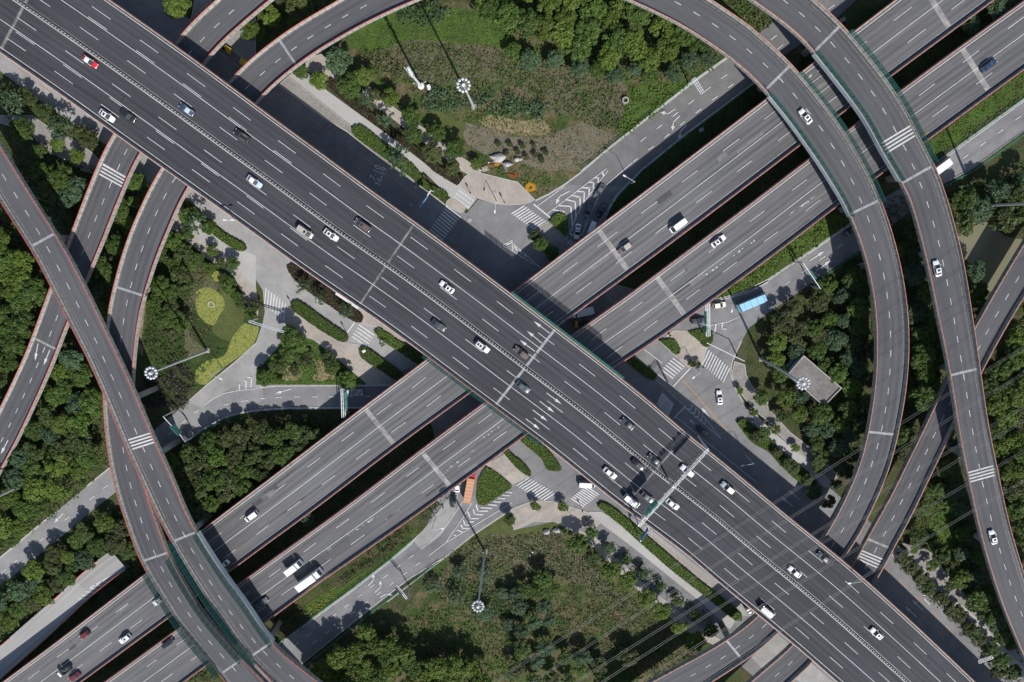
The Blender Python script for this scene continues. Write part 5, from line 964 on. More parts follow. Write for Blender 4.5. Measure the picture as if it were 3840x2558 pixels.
n += wood(G(3, 2, 1200, 830, 1300, 760, 1330, 1000, 1330, 1100, 1380, 1180, 1290, 1340, 1130, 1380, 1080, 1280, 1150, 1100), 5.2, (3.0, 3.8), 'aa', 'dark tree between the curved ramp and the straight ramp, lower right', 'trees between ramps at lower right', seed=12)
n += wood(G(3, 1, 500, 1030, 650, 960, 830, 880, 920, 1200, 960, 1568, (3, 2), 960, 200, 940, 400, 880, 800, 830, 1000, 740, 1200, 620, 1130, 500, 1000, 300, 820, 180, 640, 130, 330, 20, 330, (3, 1), 20, 1340, 180, 1230), 5.3, (2.3, 3.4), 'aabdc', 'round tree in the grove around the small flat-roofed building', 'grove around the small building', hs=.9, seed=13)
n += wood(G(3, 1, 1660, 290, 1900, 190, 2352, 20, 2420, 20, 2420, 600, 2170, 560, 1960, 380, 1730, 520), 5.3, (2.9, 4.0), 'aadc', 'tree in the wood above the green pond', 'wood above the pond', seed=14)
n += wood(G(3, 1, 1810, 840, 1920, 940, 1990, 1100, 2040, 1180, 1890, 1400), 4.6, (2.4, 3.2), 'ac', 'tree on the bank between the pond and the outermost flyover', 'pond bank trees', seed=15)
n += wood(G(3, 1, 2230, 1568, 2400, 1250, (3, 2), 2400, 1568, 2200, 1568, 2110, 1050, 2000, 500, 2000, 300, 2150, 60), 5.0, (2.8, 3.8), 'abd', 'sunlit tree in the wood outside the outermost flyover, right edge', 'right edge wood', seed=16)
n += wood(G(3, 3, 2210, 0, 2400, 0, 2400, 620, 2300, 300), 4.8, (2.8, 3.6), 'ab', 'tree at the lower right edge beyond the outermost flyover', 'lower right edge wood', seed=17)
n += wood(G(3, 2, 1640, 1010, 1740, 900, 1810, 1200, 1880, 1568, (3, 3), 1960, 330, 2060, 640, 2200, 1060, 2330, 1430, 2240, 1380, 2080, 1050, 1950, 700, 1800, 480, 1700, 60, (3, 2), 1560, 1200), 6.0, (2.2, 3.0), 'ac', 'low shaded tree in the wedge between the right ramps', 'shaded wedge on the right', hs=.7, seed=18)
n += wood(G(3, 2, 1480, 1400, 1600, 1200, 1720, 1500, 1560, 1568, 1400, 1568), 5.5, (2.2, 3.0), 'ab', 'bush-like tree in the planted patch beside the straight ramp', 'planted patch beside the straight ramp', hs=.7, seed=19)
n += wood(G(0, 1, 190, 40, 580, 0, 820, 100, 720, 300, 600, 560, 540, 560, 380, 300), 5.0, (2.7, 3.5), 'acd', 'shaded tree in the wedge between the left flyover and the straight ramp', 'shaded wedge on the left', seed=20)
n += wood(G(0, 1, 840, 1000, 960, 1080, 940, 1300, 860, 1100), 5.0, (2.2, 2.8), 'ac', 'small shaded tree in the narrow gap beside the left flyover', 'narrow left gap', hs=.7, seed=21)
n += wood(G(1, 3, 1600, 720, 1900, 560, 2352, 620, 2352, 1150, 2100, 1050, 1850, 980), 7.5, (2.0, 2.9), 'cs', 'scattered shrubby tree in the lower clearing left of the lamp mast', 'scattered trees in the lower clearing', hs=.6, seed=22, maxn=16)
n += wood(G(2, 3, 0, 1150, 400, 1200, 700, 1350, 1100, 1330, 1150, 1568, 0, 1568), 5.6, (2.4, 3.3), 'acd', 'tree in the lower fringe of the clearing at the bottom edge', 'bottom fringe of the clearing', hs=.8, seed=23)
print('wood trees', n, 'all', len(TREES))
# --- ground cover that nobody could count
def thicket(name, P, mats, dens, size, hmax, mound, label=None, seed=1, pz=.5, z0=0.05, cover=1.0, cluster=0):
    rg = np.random.default_rng(seed); Wd = [(q.x, q.y) for q in W(P, pz)]; A = np.array(Wd)
    x0, y0 = A.min(0); x1, y1 = A.max(0); area = abs(sum(A[i, 0]*A[(i+1) % len(A), 1]-A[(i+1) % len(A), 0]*A[i, 1] for i in range(len(A))))/2
    nm = int(area/mound**2*1.5)+3
    def sample(n):
        out = np.empty((0, 2))
        while len(out) < n:
            q = rg.uniform((x0, y0), (x1, y1), (n*2+20, 2)); j = len(A)-1; ins = np.zeros(len(q), bool)
            for i in range(len(A)):
                c = ((A[i, 1] > q[:, 1]) != (A[j, 1] > q[:, 1])) & (q[:, 0] < (A[j, 0]-A[i, 0])*(q[:, 1]-A[i, 1])/(A[j, 1]-A[i, 1]+1e-12)+A[i, 0]); ins ^= c; j = i
            out = np.vstack([out, q[ins]])
        return out[:n]
    mc = sample(nm); mr = mound*(.5+.9*rg.random(nm)); mh = hmax*(.35+.65*rg.random(nm)); ml = rg.random(nm)
    n = int(area*dens*cover); idx = rg.choice(nm, n, p=mr**2/(mr**2).sum()); a = rg.random(n)*6.283; f = np.sqrt(rg.random(n))
    P2 = np.c_[mc[idx, 0]+np.cos(a)*f*mr[idx], mc[idx, 1]+np.sin(a)*f*mr[idx], z0+mh[idx]*np.sqrt(np.maximum(0, 1-f**2))*(.75+.35*rg.random(n))]
    Nn = np.c_[np.cos(a)*f, np.sin(a)*f, np.ones(n)*.9]+rg.normal(size=(n, 3))*.35; lv = .3*ml[idx]+.6*rg.random(n)+.05
    me = quads(P2, Nn, size, lv, name, M[mats]); o = link(name, me); o['kind'] = 'stuff'
    return o
T = thicket
T('shrub_thicket', G(1, 0, 1400, 830, 1600, 800, 1800, 850, 2050, 820, 2352, 860, (2, 0), 120, 900, 430, 980, 470, 1040, 300, 1090, 100, 1050, (1, 0), 2300, 1050, 2050, 1000, 1850, 1000, 1650, 1010, 1480, 960), 'leaf_c', 7, .5, 1.8, 1.6, seed=1)
T('shrub_thicket', G(1, 0, 2050, 1010, 2200, 990, 2352, 1040, 2150, 1090, 2040, 1110, 1900, 1080), 'leaf_a', 6, .45, 1.0, 1.3, seed=2)
T('shrub_thicket', G(1, 0, 1300, 110, 1550, 20, 1800, 30, 1750, 150, 1600, 200, 1480, 230, 1350, 190), 'leaf_c', 7, .5, 1.8, 1.6, seed=3)
T('shrub_thicket', G(1, 0, 1000, 460, 1250, 480, 1350, 700, 1300, 800, 1100, 700, 1000, 600, 900, 480), 'leaf_d', 6, .45, 1.2, 1.3, seed=4)
T('weed_thicket', G(1, 0, 1180, 500, 1350, 380, 1800, 400, 2352, 460, (2, 0), 500, 600, 950, 720, 1080, 850, 1000, 1230, 700, 1100, 400, 990, (1, 0), 2352, 790, 1600, 770, 1300, 720), 'leaf_a', 3.4, .42, .8, 1.1, seed=5)
T('dry_brush_thicket', G(1, 0, 1180, 500, 1350, 380, 1800, 400, 2352, 460, (2, 0), 500, 600, 950, 720, 1080, 850, 1000, 1230, 700, 1100, 400, 990, (1, 0), 2352, 790, 1600, 770, 1300, 720), 'leaf_brown', 1.4, .42, .5, 1.0, seed=6)
T('weed_thicket', G(2, 0, 980, 1240, 1080, 800, 1400, 730, 1680, 760, 1880, 580, 1960, 540, 1660, 770, 1300, 1060, 1000, 1270), 'leaf_b', 4, .42, .8, 1.1, seed=7)
T('weed_thicket', G(2, 0, 0, 380, 500, 480, 1100, 620, 1900, 500, 1690, 690, 1100, 780, 600, 640, 0, 560), 'leaf_a', 4, .45, 1.0, 1.2, seed=8)
T('long_grass', G(1, 0, 860, 340, 1500, 80, 2200, 140, 2352, 300, 2352, 460, 1500, 360, 1180, 470), 'leaf_hedge', 3, .35, .3, .9, seed=9)
T('undergrowth', G(2, 0, 0, -20, 1090, -20, 1700, 400, 1560, 500, 1300, 580, 950, 580, 620, 520, 420, 420, 0, 360, (1, 0), 2000, 80), 'leaf_a', 5, .45, 1.8, 1.5, seed=10)
T('undergrowth', G(0, 1, -120, 250, 100, 500, 440, 1090, 280, 1500, (0, 2), 100, 400, -120, 650), 'leaf_a', 5, .45, 1.8, 1.5, seed=11)
T('undergrowth', G(0, 2, 540, 90, 740, 60, 900, 400, 960, 1150, 600, 1500, (0, 3), 0, 380, -120, 430, (0, 2), -120, 1250, 100, 1050, 400, 400), 'leaf_a', 5, .45, 2.2, 1.5, seed=12)
T('undergrowth', G(0, 3, 880, 20, 1120, 20, 1300, 520, 1160, 600, 1100, 490, 940, 410, 550, 750, 0, 1240, -120, 1300, -120, 800, 500, 300), 'leaf_a', 5, .5, 2.2, 1.6, seed=13)
T('undergrowth', G(0, 3, 1150, 540, 1310, 570, 800, 950, 340, 1290, 0, 1540, 400, 1180, 700, 900), 'leaf_d', 5, .42, .8, 1.1, seed=14)
T('undergrowth', G(0, 2, 1700, 1000, 2100, 720, (1, 2), 0, 680, 900, 690, 0, 1340, (0, 2), 2000, 1568, 1760, 1568, 1530, 1080), 'leaf_d', 5, .45, 1.8, 1.5, seed=15)
T('undergrowth', G(1, 2, 0, 640, 700, 640, 980, 620, 900, 700, 600, 680, 0, 700), 'leaf_d', 4, .42, .6, 1.0, seed=16)
T('weed_thicket', G(1, 3, 1220, 1100, 1500, 900, 1750, 750, 2352, 640, (2, 3), 480, 700, 420, 1150, 300, 1400, 0, 1568, (1, 3), 1400, 1500, 1000, 1050), 'leaf_a', 3.2, .45, 1.1, 1.3, seed=17)
T('shrub_thicket', G(1, 3, 1500, 640, 1750, 520, 2000, 600, 2352, 700, (2, 3), 200, 900, 0, 1200, (1, 3), 2200, 1050, 1900, 850, 1600, 760), 'leaf_c', 3.5, .45, 1.5, 1.4, seed=18)
T('dry_brush_thicket', G(1, 3, 1750, 430, 2050, 230, 2352, 230, (2, 3), 200, 200, 480, 190, 500, 350, 700, 420, 1100, 800, 1300, 980, 900, 820, 550, 640, 300, 560, 0, 620, (1, 3), 2200, 630, 1900, 560), 'leaf_brown', 2.0, .42, .6, 1.0, seed=19)
T('weed_thicket', G(1, 3, 1750, 430, 2050, 230, 2352, 230, (2, 3), 200, 200, 480, 190, 500, 350, 700, 420, 1100, 800, 1300, 980, 900, 820, 550, 640, 300, 560, 0, 620, (1, 3), 2200, 630, 1900, 560), 'leaf_d', 3.4, .42, .7, 1.0, seed=20)
T('weed_thicket', G(2, 3, 540, 650, 900, 830, 1250, 970, 1480, 1080, 1450, 1200, 1200, 1400, 700, 1400, 400, 1250, 450, 900), 'leaf_d', 4.4, .40, .5, 1.0, seed=21)
T('dry_brush_thicket', G(2, 3, 540, 650, 900, 830, 1250, 970, 1480, 1080, 1450, 1200, 1200, 1400, 700, 1400, 400, 1250, 450, 900), 'leaf_brown', 1.2, .42, .6, 1.0, seed=22)
T('undergrowth', G(2, 3, 1150, 1350, 1450, 1220, 1600, 1300, 1800, 1200, 1500, 1450, 1300, 1568, 900, 1568), 'leaf_d', 3, .45, .9, 1.2, seed=23)
T('shrub_thicket', G(1, 3, 770, 690, 1250, 380, 1500, 120, 1300, 180, 1000, 400, 750, 640), 'leaf_d', 5, .42, .9, 1.1, seed=24)
T('shrub_thicket', G(1, 2, 1590, 1560, 1800, 1380, 1740, 1500, 1640, 1568, (1, 3), 1560, 120, 1500, 130, 1580, 0), 'leaf_c', 5, .42, .9, 1.1, seed=25)
T('yellow_shrub_thicket', G(1, 3, 440, 870, 600, 800, 720, 700, 740, 760, 560, 930, 500, 940), 'leaf_yellow', 5, .38, .6, .9, seed=26)
T('undergrowth', G(1, 3, 80, 1120, 380, 870, 480, 930, 560, 960, 200, 1230, 120, 1200), 'leaf_d', 5, .45, 1.5, 1.3, seed=27)
T('undergrowth', G(0, 3, 800, 1530, 1600, 990, 1640, 1080, 1000, 1540), 'leaf_d', 3, .42, .6, 1.0, seed=28)
T('undergrowth', G(0, 3, 1700, 1568, 1900, 1430, 2050, 1568), 'leaf_a', 5, .45, 1.4, 1.2, seed=29)
T('undergrowth', G(1, 3, 0, 380, 540, 0, 740, 0, 0, 540), 'leaf_d', 3, .42, .7, 1.0, seed=30)
T('undergrowth', G(1, 2, 540, 1540, 1600, 760, 1700, 830, 760, 1540), 'leaf_d', 3, .42, .7, 1.0, seed=31)
T('undergrowth', G(2, 1, 1020, 1030, 2352, 30, 2352, 180, 1120, 1080), 'leaf_d', 3, .42, .5, 1.0, seed=32)
T('undergrowth', G(3, 0, 1120, 730, 2050, 40, 2300, 30, 1230, 830), 'leaf_d', 3, .42, .4, 1.0, seed=33)
T('long_grass', G(2, 0, 1180, 1568, 2230, 770, 2352, 870, 1480, 1568), 'leaf_d', 4, .38, .5, 1.0, seed=34)
T('long_grass', G(2, 1, 1180, 200, 960, 240, 850, 460, 830, 500, 1480, 0, 1190, 0), 'leaf_d', 4, .38, .5, 1.0, seed=35)
T('long_grass', G(3, 0, 1480, 1310, 2352, 660, 2352, 830, 1600, 1400, 1540, 1460), 'leaf_hedge', 4, .36, .5, .9, seed=36)
T('reed_strip', G(3, 0, 1560, 1440, 2352, 830, 2352, 890, 1600, 1450), 'leaf_brown', 4, .4, .7, .9, seed=37)
T('shrub_thicket', G(3, 1, 0, 820, 540, 430, 560, 600, 270, 820, 0, 980, (2, 1), 2200, 1080, 1840, 1190, 2100, 970), 'leaf_hedge', 6, .4, .9, 1.1, seed=38)
T('shrub_thicket', G(3, 1, 560, 420, 680, 320, 760, 490, 600, 590), 'leaf_d', 5, .4, .9, 1.1, seed=39)
T('undergrowth', G(3, 1, 1080, 300, 1210, 140, 1320, 400, 1120, 520), 'leaf_d', 4, .42, .8, 1.1, seed=40)
T('undergrowth', G(3, 1, 480, 1000, 850, 760, 970, 1200, 990, 1568, (3, 2), 960, 300, 860, 900, 760, 1280, 560, 1080, 300, 820, 100, 330, 0, 300, (3, 1), 0, 1350, 200, 1200), 'leaf_d', 3.5, .42, .7, 1.1, seed=41)
T('undergrowth', G(3, 1, 1150, 520, 1330, 450, 1500, 1100, 1590, 1568, (3, 2), 1690, 600, 1530, 650, 1300, 1080, 1140, 1180, 1290, 300, (3, 1), 1280, 1200), 'leaf_d', 3.5, .45, 1.0, 1.3, seed=42)
T('undergrowth', G(3, 1, 1620, 200, 2352, -60, 2400, 600, 2170, 590, 1990, 460, 1730, 540), 'leaf_d', 3.5, .45, 1.0, 1.3, seed=43)
T('undergrowth', G(3, 2, 2000, 300, 2352, -50, 2400, 1568, 2190, 1568, 2110, 1050), 'leaf_d', 4, .5, 1.5, 1.4, seed=44)
T('undergrowth', G(3, 2, 1560, 1000, 1760, 880, 1910, 1500, (3, 3), 2150, 820, 2352, 1400, 2100, 1100, 1720, 640, 1700, 0, (3, 2), 1620, 1300), 'leaf_a', 4.5, .45, .8, 1.2, seed=45)
T('shrub_rows', G(3, 2, 1480, 1300, 1640, 1200, 1700, 1568, (3, 3), 1750, 200, 1860, 520, 1600, 400, 1300, 250, 1340, 30, (3, 2), 1400, 1450), 'leaf_hedge', 5, .42, .9, 1.0, seed=46)
T('undergrowth', G(0, 1, 170, 20, 650, -20, 870, 80, 640, 560, 560, 620, 400, 340), 'leaf_d', 4, .45, 1.2, 1.3, seed=47)
T('undergrowth', G(0, 1, 1220, 20, 1400, 100, 1180, 600, 1020, 1200, 980, 1380, 800, 1000, 1080, 300), 'leaf_a', 4, .45, 1.2, 1.2, seed=48)
T('garden_shrubs', G(0, 1, 1500, 600, 1800, 760, 1950, 900, 1750, 1100, 1700, 1568, 1330, 1568, 1400, 1000), 'leaf_d', 4, .42, 1.0, 1.1, seed=49)
T('purple_brown_thicket', G(0, 2, 1400, 320, 1560, 200, 1780, 240, 1760, 430, 1680, 590, 1500, 620, 1280, 600, 1260, 480), 'leaf_dusk', 8, .45, 1.8, 1.3, seed=50)
T('flowering_ground_cover', G(0, 2, 1790, 240, 1900, 130, 2080, 60, 1960, 200, 1810, 330, 1790, 420, 1690, 500, 1700, 430), 'leaf_a', 6, .36, .5, .8, seed=51)
T('garden_shrubs', G(0, 2, 1320, 0, 1700, 0, 1740, 180, 1560, 210, 1430, 210), 'leaf_d', 6, .42, 1.4, 1.1, seed=52)
T('dry_garden_thicket', G(0, 1, 1740, 870, 1850, 860, 2000, 1050, 1860, 1070, 1800, 1180, 1800, 1400, 1950, 1450, 1900, 1568, 1720, 1568), 'leaf_brown', 3, .4, .5, .9, seed=53)
T('undergrowth', G(0, 0, 0, 900, 250, 850, 520, 1050, 980, 1360, 920, 1440, 560, 1200, 300, 1060, 0, 1060), 'leaf_d', 5, .42, 1.0, 1.1, seed=54)
T('undergrowth', G(0, 0, 0, 1140, 300, 1250, 600, 1470, 880, 1540, (0, 1), 850, 60, 600, 20, 150, 0, (0, 0), 80, 1400), 'leaf_d', 4, .42, 1.0, 1.1, seed=55)
T('undergrowth', G(1, 0, 50, 30, 380, -40, 760, -40, 350, 190, 200, 330, 60, 380), 'leaf_d', 5, .45, 1.4, 1.2, seed=56)
T('undergrowth', G(2, 0, 1880, -20, 2200, -20, 2352, 150, 2352, 240, 2250, 290, 2050, 100), 'leaf_a', 5, .45, 1.3, 1.2, seed=57)
T('grove_shrubs', G(1, 2, 30, 290, 220, 60, 520, 10, 960, 350, 900, 385, 40, 385), 'leaf_hedge', 3.0, .4, .8, 1.0, seed=58)
T('garden_shrubs', G(2, 0, 0, 1420, 300, 1568, (2, 1), 400, 60, 330, 200, 220, 260, 60, 90, (1, 1), 2352, 60, (1, 0), 2080, 1540, 1950, 1420), 'leaf_a', 2.2, .4, .6, .9, seed=59)
T('street_shrubs', G(1, 0, 760, 830, 1000, 960, 1300, 1200, 1640, 1480, 1900, 1568, 1700, 1500, 1500, 1420, 1150, 1130, 900, 960), 'leaf_d', 3, .42, .8, .9, seed=60)
T('street_shrubs', G(2, 3, 760, 160, 1000, 330, 1300, 560, 1700, 880, 1950, 1080, 1900, 1120, 1600, 900, 1180, 620, 860, 350), 'leaf_d', 5, .4, .7, .9, seed=61)
T('street_shrubs', G(3, 3, 1130, 380, 1300, 450, 1560, 720, 1800, 960, 2150, 1350, 2352, 1568, 2150, 1568, 1850, 1150, 1640, 960, 1400, 740), 'leaf_d', 5, .42, 1.0, 1.0, seed=62)
T('street_shrubs', G(3, 3, 1420, 200, 1800, 560, 2050, 900, 2352, 1400, 2352, 1300, 2250, 1250, 1950, 760, 1700, 420), 'leaf_a', 4, .45, 1.0, 1.1, seed=63)
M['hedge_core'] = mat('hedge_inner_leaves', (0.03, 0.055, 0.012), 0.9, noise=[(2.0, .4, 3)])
T('long_grass', G(1, 0, 1900, 1110, 2050, 1080, 2352, 1110, (2, 0), 300, 1100, 640, 1125, 980, 1260, 880, 1370, 300, 1530, 0, 1480, (1, 0), 2352, 1420, 1950, 1330), 'leaf_brown', .9, .38, .3, .8, seed=70)
T('long_grass', G(1, 0, 1980, 1060, 2200, 1020, 2352, 1080, (2, 0), 300, 1060, 420, 1170, 380, 1260, 150, 1290, (1, 0), 2352, 1260, 2100, 1180, 1960, 1140), 'leaf_hedge', 1.6, .38, .35, .8, seed=71)
T('long_grass', G(2, 0, 560, 1080, 700, 1080, 1000, 1240, 880, 1400, 640, 1560, 400, 1568, 500, 1500, 860, 1330, 920, 1250, 640, 1150), 'leaf_a', 2.0, .38, .4, .8, seed=72)
# --- clipped hedges
def hedge(P, label, mt='leaf_hedge', h=1.0, dens=16, size=.34, curve=True, group=None):
    if curve:
        Q = np.array(list(P)+[P[0]], float); P = [tuple(q) for q in resample(Q, len(P)*4)[:-1]]
    o = empty('hedge', at(*P[0], 0), 0, label, 'hedge', group); base = o.location.copy(); Wp = W(P, 0); A = np.array([(q.x, q.y) for q in Wp]); n = len(A)
    area = abs(sum(A[i, 0]*A[(i+1) % n, 1]-A[(i+1) % n, 0]*A[i, 1] for i in range(n)))/2
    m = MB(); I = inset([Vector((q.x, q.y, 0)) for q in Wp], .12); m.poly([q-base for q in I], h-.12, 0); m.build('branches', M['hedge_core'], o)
    rg = np.random.default_rng(int(area*100) % 9999); N_ = int(area*dens); out = np.empty((0, 2)); x0, y0 = A.min(0); x1, y1 = A.max(0)
    while len(out) < N_:
        q = rg.uniform((x0, y0), (x1, y1), (N_+50, 2)); j = n-1; ins = np.zeros(len(q), bool)
        for i in range(n):
            ins ^= ((A[i, 1] > q[:, 1]) != (A[j, 1] > q[:, 1])) & (q[:, 0] < (A[j, 0]-A[i, 0])*(q[:, 1]-A[i, 1])/(A[j, 1]-A[i, 1]+1e-12)+A[i, 0]); j = i
        out = np.vstack([out, q[ins]])
    out = out[:N_]; P3 = np.c_[out, h-.1+.22*rg.random(N_)]; Nn = np.c_[rg.normal(size=(N_, 2))*.5, np.ones(N_)]
    per = np.linalg.norm(A-np.roll(A, -1, 0), axis=1); tot = per.sum(); k = int(tot*h*dens); s = rg.random(k)*tot; c = np.r_[0, np.cumsum(per)]; i = np.clip(np.searchsorted(c, s)-1, 0, n-1); f = ((s-c[i])/np.maximum(per[i], 1e-6))[:, None]
    e = A[i]*(1-f)+A[(i+1) % n]*f; dd = A[(i+1) % n]-A[i]; dd /= np.linalg.norm(dd, axis=1)[:, None]+1e-9
    P3 = np.vstack([P3, np.c_[e, rg.random(k)*h]]); Nn = np.vstack([Nn, np.c_[dd[:, 1], -dd[:, 0], np.ones(k)*.4]+rg.normal(size=(k, 3))*.3])
    P3 -= np.array(base); link('foliage', quads(P3, Nn, size, rg.random(len(P3)), 'foliage', M[mt]), o); return o
hedge(G(1, 0, 640, 770, 690, 712, 740, 760, 900, 900, 1200, 1140, 1500, 1370, 1700, 1530, (1, 1), 1780, 0, 1905, 50, 1850, 135, 1750, 80, 1640, 10, (1, 0), 1450, 1400, 1150, 1180, 880, 990), 'long maroon hedge beside the cycle track at upper centre', 'leaf_maroon', .8, curve=False)
hedge(G(1, 0, 880, 1180, 960, 1150, 1130, 1270, 1300, 1400, 1480, 1550, (1, 1), 1560, 100, 1770, 215, 1720, 270, 1540, 155, (1, 0), 1350, 1568, 1215, 1480, 1040, 1350, 900, 1240), 'long green hedge between the shaded street and the pale cycle track', 'leaf_hedge', 1.0)
hedge(G(1, 1, 290, 880, 350, 855, 500, 950, 760, 1150, 990, 1335, 950, 1400, 700, 1250, 450, 1080, 320, 950), 'maroon hedge with sparse trees in it, left of the dark viaduct', 'leaf_maroon', .8)
hedge(G(1, 1, 330, 1215, 380, 1190, 440, 1215, 650, 1370, 850, 1510, 850, 1555, 790, 1568, 600, 1460, 340, 1270), 'long green hedge with a dark groove between the two crosswalks at left', 'leaf_hedge', 1.0)
hedge(G(1, 2, 950, 90, 985, 45, 1040, 65, 1200, 180, 1350, 300, 1300, 350, 1150, 260, 980, 150), 'green hedge with a white box on it beside the grey viaduct', 'leaf_hedge', 1.0)
hedge(G(1, 1, 1090, 1480, 1125, 1440, 1200, 1480, 1330, 1568, (1, 2), 1560, 130, 1500, 205, 1350, 110, 1180, 0), 'green hedge running under the net beside the dark viaduct', 'leaf_hedge', .8)
hedge(G(0, 1, 1680, 270, 1750, 290, 1900, 430, 2100, 590, 2260, 680, 2265, 730, 2200, 735, 2100, 680, 1950, 570, 1800, 430, 1690, 330), 'long planted hedge island beside the pale street at left', 'leaf_hedge', 1.0)
hedge(G(2, 1, 340, 470, 400, 405, 460, 392, 500, 430, 515, 480, 500, 600, 430, 545), 'clipped hedge on the traffic island by the chevron markings', 'leaf_hedge', .9)
hedge(G(2, 2, 1350, -10, 1480, -20, 1535, 50, 1540, 90, 1500, 118, 1430, 60), 'small dark hedge at the tip of the beige island on the right', 'leaf_hedge', .9)
hedge(G(2, 2, 1050, 180, 1110, 150, 1220, 220, 1330, 310, 1290, 355, 1180, 290), 'dark shaded hedge below the green net of the dark viaduct', 'leaf_hedge', .7)
hedge(G(2, 1, 1610, 1478, 1800, 1445, 1838, 1490, 1835, 1568, (2, 2), 1790, 50, 1740, 30, (2, 1), 1720, 1568), 'green hedge corner beneath the sign gantry on the right', 'leaf_hedge', .6)
hedge(G(2, 2, 2062, 745, 2080, 715, 2130, 712, 2250, 800, 2352, 880, (3, 2), 120, 1010, 300, 1150, 450, 1290, 420, 1320, 290, 1290, 100, 1120, (2, 2), 2352, 1010, 2200, 920), 'very long hedge between the right street and the cycle track', 'leaf_hedge', 1.0)
hedge(G(2, 2, 80, 910, 130, 860, 270, 935, 370, 1040, 455, 1165, 430, 1185, 320, 1165, 280, 1080), 'tapered hedge below the dark viaduct by the three crosswalks', 'leaf_hedge', .9)
hedge(G(1, 2, 2260, 1000, 2300, 970, (2, 2), 0, 1030, 100, 1110, 172, 1195, 165, 1235, 60, 1170), 'short hedge finger between two streets below the dark viaduct', 'leaf_hedge', .9)
hedge(G(1, 2, 2120, 1150, 2200, 1190, 2352, 1330, 2300, 1370, 2100, 1500, 2045, 1490, 2030, 1400, 2050, 1250), 'triangular clipped hedge plot beside the orange lorry', 'leaf_hedge', .6)
hedge(G(2, 2, 780, 1500, 810, 1470, 860, 1480, 980, 1560, (2, 3), 1130, 120, 1300, 270, 1700, 610, 2100, 930, 2105, 990, 2040, 985, 1800, 790, 1500, 560, 1200, 300, 1000, 120, 850, 0), 'very long double hedge between the cycle track and the pale street', 'leaf_hedge', 1.0)
for x, y, l in ((1637, 205, 'left'), (1692, 212, 'right')):
    q = at(*g(2, 2, x, y), .6); o = empty('round_bush', (q.x, q.y, 0.15), 0, f'{l} one of the two clipped round bushes on the beige island', 'bush')
    o.scale = (.42, .42, .34); link('foliage', CR['d'][0 if l == 'left' else 1], o); s_ = MB(); s_.tube((0, 0, -.1), (0, 0, 3.2), .2, .12, 6); s_.build('stem', M['bark'], o)
for i, (x, y, k, lb) in enumerate(((2228, 1450, 'rock', 'largest pale boulder in the rock garden above the plaza'), (2310, 1510, 'rock', 'smaller pale boulder at the right of the rock garden'))):
    q = at(*g(1, 0, x, y), .5); rg = random.Random(i+3); bm_v = []; m = MB(); s = (2.2, 1.3)[i]
    ring = [[(q.x+s*math.cos(a)*rr*(1+.3*math.sin(a*3+i))*(.9+.2*rg.random()), q.y+s*.6*math.sin(a)*rr*(.9+.2*rg.random()), z) for a in [j*6.283/9 for j in range(9)]] for rr, z in ((1, 0), (1.05, .6), (.7, 1.1), (.25, 1.45))]
    m.grid(ring, closed=True); m.face(ring[-1]); tag(m.build('boulder', M['rock']), lb, 'boulder')
for i, (x, y, lb) in enumerate(((315, 190, 'dark-sided boulder lying beside the fan-paved plaza'), (410, 175, 'upright pale boulder right of the dark-sided one below the plaza'))):
    q = at(*g(2, 3, x, y), .5); rg = random.Random(i+9); m = MB(); s = 1.25
    ring = [[(q.x+s*math.cos(a)*rr*(.85+.3*rg.random()), q.y+s*.75*math.sin(a)*rr*(.85+.3*rg.random()), z) for a in [j*6.283/8 for j in range(8)]] for rr, z in ((1, 0), (1.05, .5), (.7, 1.0), (.2, 1.3))]
    m.grid(ring, closed=True); m.face(ring[-1]); tag(m.build('boulder', M['rock']), lb, 'boulder')
# flower ring of the plaza garden and the round stone of the golden bed
def ringbed(c, r, x, y, ro, ri, mt, name, lb, cat, h=.3):
    q = at(*g(c, r, x, y), 0); m = MB(); A = [(q.x+ro*math.cos(t), q.y+ro*math.sin(t)*.95) for t in np.linspace(0, 6.283, 24, endpoint=False)]
    B = [(q.x+ri*math.cos(t), q.y+ri*math.sin(t)*.95) for t in np.linspace(0, 6.283, 24, endpoint=False)]
    rows = [[(*p, 0.03) for p in A], [(*p, h) for p in A], [(*p, h) for p in B], [(*p, 0.03) for p in B]]
    m.grid(rows, closed=True); return tag(m.build(name, mt), lb, cat)
M['flower_orange'] = blend('orange_flowers', [(0.45, 0.17, 0.01), (0.5, 0.26, 0.02), (0.10, 0.12, 0.02)], 1.2, 4.0)
M['flower_red'] = blend('red_flowers', [(0.28, 0.03, 0.03), (0.12, 0.08, 0.03), (0.3, 0.06, 0.02)], 1.2, 4.0)
ringbed(2, 1, 170, 155, 1.6, .5, M['flower_orange'], 'flower_bed', 'small orange ring of flowers at the lower garden edge', 'flower bed')
ringbed(0, 1, 1942, 1227, 1.05, .75, M['kerb'], 'stone_ring', 'round stone ring in the middle of the golden shrub bed', 'planter')
def bed(name, P, mt, label, cat, h=.25):
    Q = np.array(list(P)+[P[0]], float); P = [tuple(q) for q in resample(Q, len(P)*4)[:-1]]; m = MB(); m.poly(W(P, 0), h, 0.0); return tag(m.build(name, mt), label, cat)
M['flower_purple'] = blend('purple_flowers', [(0.20, 0.13, 0.19), (0.12, 0.12, 0.07), (0.24, 0.16, 0.22)], 1.2, 4.0)
M['flower_brown'] = blend('rusty_flowers', [(0.16, 0.07, 0.035), (0.10, 0.09, 0.04), (0.2, 0.09, 0.05)], 1.2, 4.0)
def z7(x, y): return (1780+x*180/1008, 560+y*160/896)
bed('flower_bed', [z7(*p) for p in ((330, 285), (400, 250), (500, 240), (600, 280), (650, 350), (690, 400), (680, 480), (630, 470), (600, 370), (540, 300), (430, 290))], M['flower_purple'], 'curved purple flower band in front of the largest boulder', 'flower bed', .3)
